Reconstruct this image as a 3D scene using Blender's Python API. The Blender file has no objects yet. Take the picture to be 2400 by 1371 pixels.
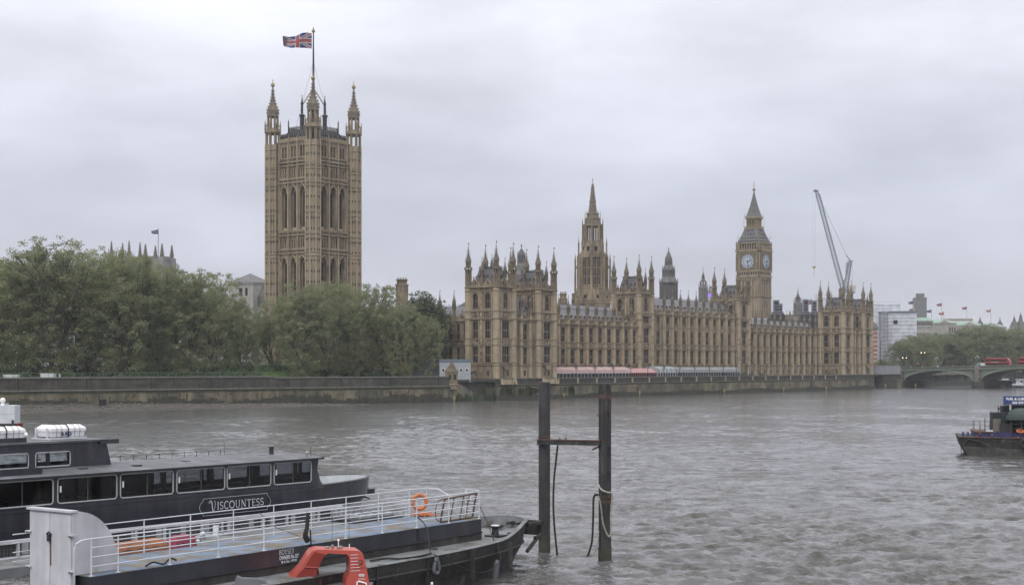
import bpy, math, random
import numpy as np
from mathutils import Matrix, Vector
R = math.radians; PI = math.pi; random.seed(7); rng = np.random.default_rng(5)
SC = bpy.context.scene; COL = SC.collection
# ------------------------------------------------------------------ camera
EYE = 9.9
cam = bpy.data.cameras.new('camera'); cam.lens = 50; cam.sensor_width = 36; cam.shift_y = 0.0719
cam.clip_start = 0.5; cam.clip_end = 12000
co = bpy.data.objects.new('camera', cam); COL.objects.link(co)
co.location = (0, 0, EYE); co.rotation_euler = (R(90), 0, 0); SC.camera = co
# ------------------------------------------------------------------ sky and sun
SC.view_settings.view_transform = 'Standard'; SC.view_settings.look = 'None'
SC.view_settings.exposure = 0.0; SC.view_settings.gamma = 1.0
SUN_EL, SUN_AZ = 48, 200     # azimuth clockwise from +Y
w = bpy.data.worlds.new('World'); SC.world = w; w.use_nodes = True
nt = w.node_tree; nt.nodes.clear(); N = nt.nodes.new; L = nt.links.new
out = N('ShaderNodeOutputWorld'); add = N('ShaderNodeAddShader')
b1 = N('ShaderNodeBackground'); b2 = N('ShaderNodeBackground')
sky = N('ShaderNodeTexSky'); sky.sky_type = 'NISHITA'; sky.sun_disc = False
sky.sun_elevation = R(SUN_EL); sky.sun_rotation = R(SUN_AZ)
L(sky.outputs[0], b1.inputs[0]); b1.inputs[1].default_value = 0.012
tc = N('ShaderNodeTexCoord'); sp = N('ShaderNodeSeparateXYZ'); L(tc.outputs['Generated'], sp.inputs[0])
cr = N('ShaderNodeValToRGB'); L(sp.outputs[2], cr.inputs[0])
el = cr.color_ramp.elements
el[0].position = 0.0; el[0].color = (.545, .555, .625, 1); el[1].position = 1.0; el[1].color = (1.8, 1.8, 1.85, 1)
for p, c in ((.05, (.55, .56, .65)), (.12, (.59, .60, .695)), (.19, (.76, .77, .85)), (.25, (.93, .94, 1.02)), (.45, (1.2, 1.2, 1.27))):
    e_ = el.new(p); e_.color = (*c, 1)
mp = N('ShaderNodeMapping'); L(tc.outputs['Generated'], mp.inputs[0]); mp.inputs['Scale'].default_value = (3.4, 3.4, 10.5)
mp.inputs['Rotation'].default_value = (0, R(6), 0); mp.inputs['Location'].default_value = (1.7, 0, .3)
n1 = N('ShaderNodeTexNoise'); L(mp.outputs[0], n1.inputs['Vector']); n1.inputs['Scale'].default_value = 1.6
n1.inputs['Detail'].default_value = 6; n1.inputs['Roughness'].default_value = .5; n1.inputs['Distortion'].default_value = .1
mr = N('ShaderNodeMapRange'); L(n1.outputs[0], mr.inputs[0])
mr.inputs[1].default_value = .3; mr.inputs[2].default_value = .72; mr.inputs[3].default_value = .83; mr.inputs[4].default_value = 1.17
vm = N('ShaderNodeVectorMath'); vm.operation = 'SCALE'; L(cr.outputs[0], vm.inputs[0]); L(mr.outputs[0], vm.inputs['Scale'])
L(vm.outputs[0], b2.inputs[0]); b2.inputs[1].default_value = 1.0
L(b1.outputs[0], add.inputs[0]); L(b2.outputs[0], add.inputs[1]); L(add.outputs[0], out.inputs[0])
sl = bpy.data.lights.new('sun', 'SUN'); sl.energy = 1.5; sl.angle = R(28); sl.color = (1, .96, .9)
so = bpy.data.objects.new('sun', sl); COL.objects.link(so)
sd = Vector((math.sin(R(SUN_AZ))*math.cos(R(SUN_EL)), math.cos(R(SUN_AZ))*math.cos(R(SUN_EL)), math.sin(R(SUN_EL))))
so.rotation_euler = sd.to_track_quat('Z', 'Y').to_euler(); so.location = (0, -60, 200)
# ------------------------------------------------------------------ materials
M = {}
def mat(name, col, rough=.8, var=.12, scale=.4, detail=6, streak=0, bump=0, bscale=3, metal=0, spec=.3, col2=None, c2=(.45, .6), s2=.25, s2z=1, lines=None, coord='Object', transl=0, emit=None):
    m = bpy.data.materials.new(name); m.use_nodes = True; t = m.node_tree; n = t.nodes.new; l = t.links.new
    p = t.nodes['Principled BSDF']; p.inputs['Roughness'].default_value = rough; p.inputs['Metallic'].default_value = metal
    p.inputs['Specular IOR Level'].default_value = spec
    if emit: p.inputs['Emission Color'].default_value = (*emit[0], 1); p.inputs['Emission Strength'].default_value = emit[1]
    tc = n('ShaderNodeTexCoord'); v = tc.outputs[coord]
    base = n('ShaderNodeRGB'); base.outputs[0].default_value = (*col, 1); cur = base.outputs[0]
    def noise(sc, vec, det=detail, rg=.55):
        q = n('ShaderNodeTexNoise'); l(vec, q.inputs['Vector']); q.inputs['Scale'].default_value = sc; q.inputs['Detail'].default_value = det; q.inputs['Roughness'].default_value = rg
        return q.outputs[0]
    def rng_(val, a, b, c, d):
        q = n('ShaderNodeMapRange'); l(val, q.inputs[0])
        for i, x in enumerate((a, b, c, d)): q.inputs[i+1].default_value = x
        return q.outputs[0]
    def scl(c, val):
        q = n('ShaderNodeVectorMath'); q.operation = 'SCALE'; l(c, q.inputs[0]); l(val, q.inputs['Scale']); return q.outputs[0]
    if col2:
        mp = n('ShaderNodeMapping'); l(v, mp.inputs[0]); mp.inputs['Scale'].default_value = (1, 1, s2z)
        f = rng_(noise(s2, mp.outputs[0]), c2[0], c2[1], 0, 1)
        mx = n('ShaderNodeMix'); mx.data_type = 'RGBA'; l(f, mx.inputs[0]); l(cur, mx.inputs[6]); mx.inputs[7].default_value = (*col2, 1); cur = mx.outputs[2]
    if var: cur = scl(cur, rng_(noise(scale, v), .3, .7, 1-var, 1+var))
    if streak:
        mp = n('ShaderNodeMapping'); l(v, mp.inputs[0]); mp.inputs['Scale'].default_value = (1.6, 1.6, .12)
        cur = scl(cur, rng_(noise(1.0, mp.outputs[0]), .42, .7, 1.06, 1-streak))
    if lines:
        q = n('ShaderNodeTexBrick'); l(v, q.inputs['Vector']) if len(lines) < 4 else None
        if len(lines) >= 4:
            mp = n('ShaderNodeMapping'); l(v, mp.inputs[0]); mp.inputs['Rotation'].default_value = lines[3]; l(mp.outputs[0], q.inputs['Vector'])
        q.inputs['Scale'].default_value = lines[0]; q.inputs['Mortar Size'].default_value = lines[1]
        q.inputs['Color1'].default_value = (1, 1, 1, 1); q.inputs['Color2'].default_value = (.86, .86, .86, 1); q.inputs['Mortar'].default_value = (lines[2],)*3+(1,)
        mx = n('ShaderNodeVectorMath'); mx.operation = 'MULTIPLY'; l(cur, mx.inputs[0]); l(q.outputs[0], mx.inputs[1]); cur = mx.outputs[0]
    l(cur, p.inputs['Base Color'])
    if bump:
        b = n('ShaderNodeBump'); b.inputs['Strength'].default_value = bump; b.inputs['Distance'].default_value = .1
        l(noise(bscale, v), b.inputs['Height']); l(b.outputs[0], p.inputs['Normal'])
    if transl:
        o = t.nodes['Material Output']; tr = n('ShaderNodeBsdfTranslucent'); l(cur, tr.inputs[0]); ms = n('ShaderNodeMixShader'); ms.inputs[0].default_value = transl
        l(p.outputs[0], ms.inputs[1]); l(tr.outputs[0], ms.inputs[2]); l(ms.outputs[0], o.inputs[0])
    M[name] = m; return m
mat('stone', (.235, .190, .130), .9, .30, .22, streak=.34, bump=.5, bscale=2.5, col2=(.135, .112, .082), c2=(.46, .66), s2=.4, s2z=.35)
mat('stone_weather', (.155, .135, .105), .9, .25, .8)
mat('stone_light', (.325, .268, .188), .9, .15, .5, streak=.25)
mat('stone_dark', (.13, .105, .073), .9, .3, .9, detail=8, streak=.3, bump=.6, bscale=4)
mat('stone_tower', (.25, .204, .143), .9, .22, .2, streak=.32, bump=.4, col2=(.16, .13, .092), c2=(.48, .7), s2=.35, s2z=.3)
mat('stone_grey', (.22, .215, .205), .9, .15, .4, streak=.25)
mat('stone_pale', (.38, .365, .34), .9, .12, .3, streak=.2, lines=(.5, .03, .8))
mat('slate', (.118, .118, .126), .55, .18, .5, lines=(.35, .02, .72), spec=.4)
mat('lead', (.118, .116, .114), .55, .2, .5, streak=.3)
mat('iron_roof', (.035, .036, .045), .5, .2, .6)
mat('dark_opening', (.018, .018, .02), .9, 0)
mat('window_glass', (.013, .014, .017), .3, .5, .35, spec=.22)
mat('gold', (.26, .21, .12), .4, .15, 2, metal=.5)
mat('gilded_panel', (.26, .22, .12), .6, .3, 2)
mat('clock_dial', (.40, .43, .45), .5, .05, 1)
mat('clock_ring', (.07, .10, .22), .5, .05, 1)
mat('black_metal', (.03, .03, .034), .5, .1, 2)
mat('crane_paint', (.19, .21, .25), .5, .1, 1)
mat('concrete_pale', (.42, .40, .36), .8, .1, 1)
mat('leaf_a', (.255, .275, .145), .75, .2, .25, transl=.42, spec=.1)
mat('leaf_b', (.20, .225, .122), .75, .2, .25, transl=.42, spec=.1)
mat('leaf_c', (.17, .19, .11), .75, .2, .25, transl=.42, spec=.1)
mat('leaf_far', (.15, .18, .10), .75, .3, .15, transl=.3, spec=.1)
mat('leaf_dark', (.06, .09, .06), .75, .3, .25, transl=.2, spec=.1)
mat('bark', (.075, .068, .055), .9, .3, 1.2)
mat('grass', (.075, .12, .04), .9, .3, .3, bump=.5)
mat('ground', (.07, .075, .055), .9, .2, .1)
mat('wall_stone', (.070, .067, .058), .9, .35, .35, detail=8, streak=.2, bump=.6, bscale=2, lines=(.45, .012, .8, (R(90), 0, 0)))
mat('wall_lower', (.165, .145, .098), .9, .4, .3, detail=9, streak=.25, bump=.6, bscale=2, col2=(.085, .08, .06), c2=(.42, .58), s2=.12, s2z=.6)
mat('wall_weed', (.045, .047, .035), .85, .35, .6, detail=9, bump=.7, bscale=3)
mat('wall_green', (.05, .062, .035), .9, .35, .5, detail=9, bump=.7, bscale=3)
mat('mud', (.06, .055, .047), .8, .4, .8, detail=9, bump=1, bscale=2)
mat('stone_rubble', (.13, .12, .105), .9, .35, 1.5)
mat('white_paint', (.52, .55, .58), .45, .05, 1, streak=.08)
mat('white_plastic', (.74, .74, .75), .4, .03, 1)
mat('frame_grey', (.36, .37, .38), .5, .1, 2)
mat('rust_white', (.43, .43, .46), .55, .12, 1.3, streak=.15, col2=(.33, .27, .2), c2=(.68, .78), s2=1.6, s2z=.3)
mat('navy', (.029, .030, .038), .24, .3, .6, detail=9, streak=.3, spec=.5, col2=(.05, .046, .044), c2=(.6, .72), s2=.9, s2z=.4)
mat('roof_dark', (.075, .078, .085), .55, .3, .5, detail=9, spec=.5, col2=(.13, .135, .15), c2=(.5, .66), s2=.7)
mat('deck_blue', (.135, .175, .24), .75, .25, .7, detail=9, col2=(.135, .12, .095), c2=(.46, .58), s2=.8)
mat('hull_black', (.044, .042, .040), .75, .4, .7, detail=9, streak=.3, bump=.5, bscale=4, col2=(.12, .108, .09), c2=(.6, .72), s2=.9)
mat('deck_grey', (.155, .165, .17), .7, .25, .7, detail=9, col2=(.09, .085, .075), c2=(.52, .64), s2=.8)
mat('rust', (.10, .062, .045), .85, .4, 3)
mat('orange', (.50, .15, .05), .5, .1, 2)
mat('orange_worn', (.30, .12, .055), .7, .3, 1.5, detail=8)
mat('magenta', (.24, .035, .065), .6, .2, 2)
mat('red_paint', (.40, .075, .055), .35, .06, 1, spec=.5)
mat('red_dark', (.20, .028, .02), .5, .1, 1)
mat('bus_red', (.27, .03, .027), .35, .1, 1, spec=.5)
mat('grey_fabric', (.14, .145, .155), .9, .2, 1)
mat('rubber', (.03, .03, .033), .6, .2, 2)
mat('fender_grey', (.10, .105, .12), .5, .15, 2)
mat('fender_blue', (.05, .08, .22), .5, .1, 2)
mat('rope_dark', (.025, .024, .023), .9, .2, 5)
mat('rope_pale', (.30, .28, .24), .9, .3, 6)
mat('pile_steel', (.045, .045, .046), .6, .35, .7, detail=9, streak=.5, bump=.4, bscale=5, col2=(.15, .135, .12), c2=(.57, .72), s2=2.2, s2z=.12)
mat('mesh_dark', (.05, .052, .055), .7, .2, 3)
mat('blue_paint', (.035, .04, .11), .6, .3, 1.5)
mat('sign_blue', (.035, .055, .15), .5, .05, 1)
mat('green_canopy', (.05, .065, .064), .7, .12, 1)
mat('black_green', (.022, .028, .03), .6, .2, 1)
mat('pink', (.36, .255, .25), .7, .1, .5)
mat('pink_dark', (.37, .17, .17), .7, .1, .5)
mat('teal_pale', (.27, .33, .335), .6, .1, .5)
mat('teal_dark', (.10, .22, .22), .6, .1, 1)
mat('canvas_grey', (.20, .21, .205), .7, .12, .5)
mat('cabin_grey', (.30, .32, .34), .6, .05, .5)
mat('cabin_band', (.11, .14, .17), .6, .05, 1)
mat('dark_cladding', (.055, .057, .06), .7, .2, .5)
mat('bridge_green', (.115, .14, .11), .6, .15, .5)
mat('bridge_pale', (.175, .20, .16), .6, .12, .5)
mat('bridge_soffit', (.16, .17, .155), .7, .12, .5)
mat('granite', (.15, .145, .125), .9, .2, .4, streak=.3)
mat('wrap', (.50, .52, .56), .6, .22, .35, detail=9, bump=1, bscale=.6)
mat('wrap_grey', (.22, .23, .25), .7, .15, .5)  # plain dark grey of the hoist shaft and the landing
mat('scaffold', (.28, .29, .31), .6, .1, 1)
mat('copper_green', (.22, .32, .25), .7, .1, .2)
mat('brick_red', (.30, .09, .06), .9, .15, 1)
mat('flag_blue', (.03, .045, .16), .8, 0)
mat('flag_red', (.26, .055, .055), .8, 0)
mat('flag_white', (.36, .36, .38), .8, 0)
mat('purple_screen', (.15, .05, .5), .5, 0, emit=((.18, .08, .85), .8))
mat('stone_clean', (.42, .37, .28), .9, .1, .6)
mat('yellow', (.36, .27, .09), .6, .1, 2)
mat('car_dark', (.05, .05, .06), .3, .1, 1, spec=.6)
mat('lamp_green', (.12, .16, .10), .5, .1, 2)
mat('lamp_glass', (.30, .31, .31), .3, 0, spec=.6)
mat('lamp_lit', (.8, .7, .5), .5, 0, emit=((1, .8, .5), 2.5))
mat('tail_lit', (.6, .1, .05), .5, 0, emit=((1, .2, .08), 2.0))
mat('hedge', (.05, .085, .035), .9, .35, .8, detail=8, bump=1, bscale=3)
# clear window glass for the cabins one looks through
def glass(name, tint, fac):
    m = bpy.data.materials.new(name); m.use_nodes = True; t = m.node_tree; t.nodes.clear()
    o = t.nodes.new('ShaderNodeOutputMaterial'); a = t.nodes.new('ShaderNodeBsdfTransparent'); a.inputs[0].default_value = (*tint, 1)
    g = t.nodes.new('ShaderNodeBsdfGlossy'); g.inputs['Roughness'].default_value = .03; g.inputs[0].default_value = (.9, .9, .9, 1)
    x = t.nodes.new('ShaderNodeMixShader'); f = t.nodes.new('ShaderNodeFresnel'); f.inputs[0].default_value = 1.45
    mu = t.nodes.new('ShaderNodeMath'); mu.operation = 'MULTIPLY'; mu.inputs[1].default_value = fac; t.links.new(f.outputs[0], mu.inputs[0])
    t.links.new(mu.outputs[0], x.inputs[0]); t.links.new(a.outputs[0], x.inputs[1]); t.links.new(g.outputs[0], x.inputs[2]); t.links.new(x.outputs[0], o.inputs[0]); M[name] = m
glass('clear_glass', (.72, .76, .78), 1.0); glass('tinted_glass', (.42, .44, .46), 1.0)
# ------------------------------------------------------------------ mesh builder
class MB:
    def __init__(s, fr=None): s.v = []; s.f = []; s.m = []; s.fr = fr; s.mats = []; s.flip = False
    def mi(s, name):
        if name not in s.mats: s.mats.append(name)
        return s.mats.index(name)
    def P(s, x, y, z):
        if s.fr:
            ox, oy, dx, dy, nx, ny = s.fr; return (ox+dx*x+nx*y, oy+dy*x+ny*y, z)
        return (x, y, z)
    def add(s, pts, faces, mt):
        b = len(s.v); s.v += [s.P(*p) for p in pts]; k = s.mi(mt)
        rev = s.fr and (s.fr[2]*s.fr[5]-s.fr[3]*s.fr[4]) < 0
        for f in faces:
            f = [b+i for i in f]; s.f.append(f[::-1] if rev else f); s.m.append(k)
    def box(s, x0, x1, y0, y1, z0, z1, mt):
        s.add([(x0, y0, z0), (x1, y0, z0), (x1, y1, z0), (x0, y1, z0), (x0, y0, z1), (x1, y0, z1), (x1, y1, z1), (x0, y1, z1)],
              [(0, 3, 2, 1), (4, 5, 6, 7), (0, 1, 5, 4), (1, 2, 6, 5), (2, 3, 7, 6), (3, 0, 4, 7)], mt)
    def prism(s, poly, z0, z1, mt, top=None):   # poly CCW in xy ; top = optional scaled poly
        n = len(poly); tp = top or poly
        s.add([(x, y, z0) for x, y in poly]+[(x, y, z1) for x, y in tp],
              [tuple(range(n))[::-1], tuple(range(n, 2*n))]+[(i, (i+1) % n, n+(i+1) % n, n+i) for i in range(n)], mt)
    def vprism(s, poly, y0, y1, mt):            # poly in xz, extruded along y
        n = len(poly)
        s.add([(x, y0, z) for x, z in poly]+[(x, y1, z) for x, z in poly],
              [tuple(range(n)), tuple(range(n, 2*n))[::-1]]+[((i+1) % n, i, n+i, n+(i+1) % n) for i in range(n)], mt)
    def xprism(s, poly, x0, x1, mt):            # poly in yz, extruded along x
        n = len(poly)
        s.add([(x0, y, z) for y, z in poly]+[(x1, y, z) for y, z in poly],
              [tuple(range(n))[::-1], tuple(range(n, 2*n))]+[(i, (i+1) % n, n+(i+1) % n, n+i) for i in range(n)], mt)
    def lathe(s, prof, n, mt, cx=0, cy=0, rot=0, cap=True):
        pts = []; fc = []
        for r, z in prof:
            for i in range(n):
                a = rot+2*PI*i/n; pts.append((cx+r*math.cos(a), cy+r*math.sin(a), z))
        for k in range(len(prof)-1):
            for i in range(n):
                j = (i+1) % n; fc.append((k*n+i, k*n+j, (k+1)*n+j, (k+1)*n+i))
        if cap: fc += [tuple(range(n))[::-1], tuple(range((len(prof)-1)*n, len(prof)*n))]
        s.add(pts, fc, mt)
    def tube(s, pts, r, mt, n=6, r2=None):
        P_ = [Vector(p) for p in pts]; ring = []; m_ = len(P_)
        for i, p in enumerate(P_):
            d = (P_[min(i+1, m_-1)]-P_[max(i-1, 0)]).normalized()
            up = Vector((0, 0, 1)) if abs(d.z) < .9 else Vector((1, 0, 0))
            a = d.cross(up).normalized(); b = d.cross(a).normalized()
            rr = r if r2 is None else r+(r2-r)*i/(m_-1)
            ring += [tuple(p+(a*math.cos(2*PI*k/n)+b*math.sin(2*PI*k/n))*rr) for k in range(n)]
        fc = [(i*n+k, i*n+(k+1) % n, (i+1)*n+(k+1) % n, (i+1)*n+k) for i in range(m_-1) for k in range(n)]
        fc += [tuple(range(n))[::-1], tuple(range((m_-1)*n, m_*n))]
        s.add(ring, fc, mt)
    def ball(s, c, r, mt, n=8, sz=1):
        prof = [(max(r*math.sin(PI*k/n), .001), c[2]-r*sz*math.cos(PI*k/n)) for k in range(n+1)]
        s.lathe(prof, 2*n, mt, c[0], c[1])
    def torus(s, c, R_, r, mt, ax='y', n=20, k=8, arc=None):
        pts = []; fc = []
        for i in range(n):
            a = 2*PI*i/n
            for j in range(k):
                b = 2*PI*j/k; q = R_+r*math.cos(b); u, v, w_ = q*math.cos(a), q*math.sin(a), r*math.sin(b)
                pts.append((c[0]+u, c[1]+w_, c[2]+v) if ax == 'y' else ((c[0]+u, c[1]+v, c[2]+w_) if ax == 'z' else (c[0]+w_, c[1]+u, c[2]+v)))
        for i in range(n):
            for j in range(k): fc.append((i*k+j, i*k+(j+1) % k, ((i+1) % n)*k+(j+1) % k, ((i+1) % n)*k+j))
        s.add(pts, fc, mt)
    def build(s, name, parent=None, smooth=False, origin=None):
        me = bpy.data.meshes.new(name); vs = s.v
        if origin: vs = [(a-origin[0], b-origin[1], c-origin[2]) for a, b, c in vs]
        me.from_pydata(vs, [], s.f)
        for k in s.mats: me.materials.append(M[k])
        me.polygons.foreach_set('material_index', s.m)
        if smooth: me.polygons.foreach_set('use_smooth', [True]*len(s.f))
        me.update(); o = bpy.data.objects.new(name, me); COL.objects.link(o); o.parent = parent
        if origin: o.location = origin
        return o
def inst(name, src, parent, loc, rz=0, sc=None):
    o = bpy.data.objects.new(name, src.data if hasattr(src, 'data') else src); COL.objects.link(o); o.parent = parent
    o.location = loc; o.rotation_euler = (0, 0, rz)
    if sc: o.scale = sc
    return o
def thing(name, label, cat, loc=(0, 0, 0), rz=0, group=None):
    o = bpy.data.objects.new(name, None); COL.objects.link(o); o.empty_display_size = .5
    o.location = loc; o.rotation_euler = (0, 0, rz); o['label'] = label; o['category'] = cat
    if group: o['group'] = group
    return o
def tag(o, label, cat, group=None):
    o['label'] = label; o['category'] = cat
    if group: o['group'] = group
    return o
def copytree(o, parent=None):
    c = o.copy(); COL.objects.link(c); c.parent = parent
    for ch in [x for x in bpy.data.objects if x.parent == o and x != c]: copytree(ch, c)
    return c
# palace frame: x = towards the river, y = downstream along the river front
PH = R(37.6); NX, NY = math.sin(PH), math.cos(PH); EX, EY = math.cos(PH), -math.sin(PH)
C1 = (-4.6, 414.28); PROT = -PH
def pw(a, t, z=0): return (C1[0]+a*EX+t*NX, C1[1]+a*EY+t*NY, z)
def inpalace(o): o.location = pw(*o.location); o.rotation_euler = (0, 0, PROT); return o
# ------------------------------------------------------------------ ground, water
def struct(o): o['kind'] = 'structure'; return o
GZ = 5.4
WALLP = [(-420, 50), (-113-200*.757, 314-200*.653), (-16.7, 397), pw(.9, -.6)[:2], pw(.9, 267)[:2], pw(-6, 268)[:2], pw(-6, 300)[:2], (262, 790), (420, 1010), (900, 1300)]
g = MB(); poly = WALLP+[(6000, 2500), (6000, 9000), (-6000, 9000), (-6000, 50)]
g.add([(x, y, GZ) for x, y in poly], [tuple(range(len(poly)))], 'ground'); struct(g.build('ground'))
def water():
    nr, na = 1500, 700
    rr = 36*np.exp(np.linspace(0, math.log(1900/36), nr)); aa = np.radians(np.linspace(-27, 27, na))
    Rr, Aa = np.meshgrid(rr, aa, indexing='ij'); X = Rr*np.sin(Aa); Y = Rr*np.cos(Aa)
    step = Rr*(math.log(1900/36)/nr); Z = np.zeros_like(X); g_ = np.random.default_rng(11)
    # slow patches that make the chop uneven
    pat = np.zeros_like(X)
    for i in range(14):
        lam = g_.uniform(18, 90); th = g_.uniform(0, 2*PI); pat += np.sin((X*math.cos(th)+Y*math.sin(th))*2*PI/lam+g_.uniform(0, 6.28))
    pat = np.clip(1+.2*pat, .35, 2)
    for i in range(190):
        lam = math.exp(g_.uniform(math.log(.4), math.log(5))); th = R(84)+g_.normal(0, .36)
        amp = .0060*lam**.5*(1 if lam < 2.0 else .42)*g_.uniform(.5, 1.4)
        fade = np.clip((lam/step-1.6)/3, 0, 1)
        ph = (X*math.cos(th)+Y*math.sin(th))*2*PI/lam+g_.uniform(0, 6.28)
        s_ = 1.3-2.6*np.abs(np.sin(ph/2))**1.1 if lam < 3 else np.sin(ph); Z += amp*fade*(s_+.35*np.sin(2*ph+1.2))
    Z *= pat*.95
    co_ = np.stack([X, Y, Z], -1).reshape(-1, 3)
    idx = np.arange(nr*na).reshape(nr, na); q = np.stack([idx[:-1, :-1], idx[:-1, 1:], idx[1:, 1:], idx[1:, :-1]], -1).reshape(-1, 4)[:, ::-1]
    ex = np.array([(-7000, -3000, -.5), (7000, -3000, -.5), (7000, 9000, -.5), (-7000, 9000, -.5)])
    nv = len(co_); co_ = np.concatenate([co_, ex]); q = np.concatenate([q, np.array([[nv, nv+1, nv+2, nv+3]])])
    me = bpy.data.meshes.new('river_water'); me.vertices.add(len(co_)); me.vertices.foreach_set('co', co_.astype(np.float32).ravel())
    me.loops.add(q.size); me.loops.foreach_set('vertex_index', q.ravel().astype(np.int32)); me.polygons.add(len(q))
    me.polygons.foreach_set('loop_start', np.arange(0, q.size, 4, dtype=np.int32)); me.polygons.foreach_set('loop_total', np.full(len(q), 4, np.int32))
    me.polygons.foreach_set('use_smooth', np.ones(len(q), bool)); me.update(calc_edges=True)
    m = bpy.data.materials.new('river_water'); m.use_nodes = True; t = m.node_tree; p = t.nodes['Principled BSDF']; n = t.nodes.new; l = t.links.new
    p.inputs['Base Color'].default_value = (.066, .066, .062, 1); p.inputs['Roughness'].default_value = .1; p.inputs['IOR'].default_value = 1.38
    p.inputs['Specular IOR Level'].default_value = .5
    tc = n('ShaderNodeTexCoord'); mp = n('ShaderNodeMapping'); l(tc.outputs['Object'], mp.inputs[0]); mp.inputs['Scale'].default_value = (.7, 1.1, 1)
    a = n('ShaderNodeTexNoise'); l(mp.outputs[0], a.inputs['Vector']); a.inputs['Scale'].default_value = 2.6; a.inputs['Detail'].default_value = 3; a.inputs['Roughness'].default_value = .6
    b = n('ShaderNodeTexNoise'); l(mp.outputs[0], b.inputs['Vector']); b.inputs['Scale'].default_value = .22; b.inputs['Detail'].default_value = 6; b.inputs['Roughness'].default_value = .6
    b1 = n('ShaderNodeBump'); b1.inputs['Distance'].default_value = .2; b1.inputs['Strength'].default_value = .6; l(a.outputs[0], b1.inputs['Height'])
    b2 = n('ShaderNodeBump'); b2.inputs['Distance'].default_value = .7; b2.inputs['Strength'].default_value = .6; l(b.outputs[0], b2.inputs['Height']); l(b2.outputs[0], b1.inputs['Normal'])
    c = n('ShaderNodeTexNoise'); l(mp.outputs[0], c.inputs['Vector']); c.inputs['Scale'].default_value = .3; c.inputs['Detail'].default_value = 5; c.inputs['Roughness'].default_value = .8; c.inputs['Distortion'].default_value = .2
    def mr_(a_, b_, lo, hi):
        q = n('ShaderNodeMapRange'); l(c.outputs[0], q.inputs[0])
        for i, x in enumerate((a_, b_, lo, hi)): q.inputs[i+1].default_value = x
        return q.outputs[0]
    l(mr_(.38, .62, .15, .7), b1.inputs['Strength']); l(mr_(.36, .64, .03, .14), p.inputs['Roughness'])
    mx = n('ShaderNodeMix'); mx.data_type = 'RGBA'; l(mr_(.38, .62, 0, 1), mx.inputs[0]); mx.inputs[6].default_value = (.115, .115, .122, 1); mx.inputs[7].default_value = (.045, .044, .036, 1); l(mx.outputs[2], p.inputs['Base Color'])  # silvery sky sheen and dark wave troughs painted into the base colour
    l(b1.outputs[0], p.inputs['Normal']); me.materials.append(m)
    o = bpy.data.objects.new('river_water', me); COL.objects.link(o); struct(o)
water()
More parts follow.
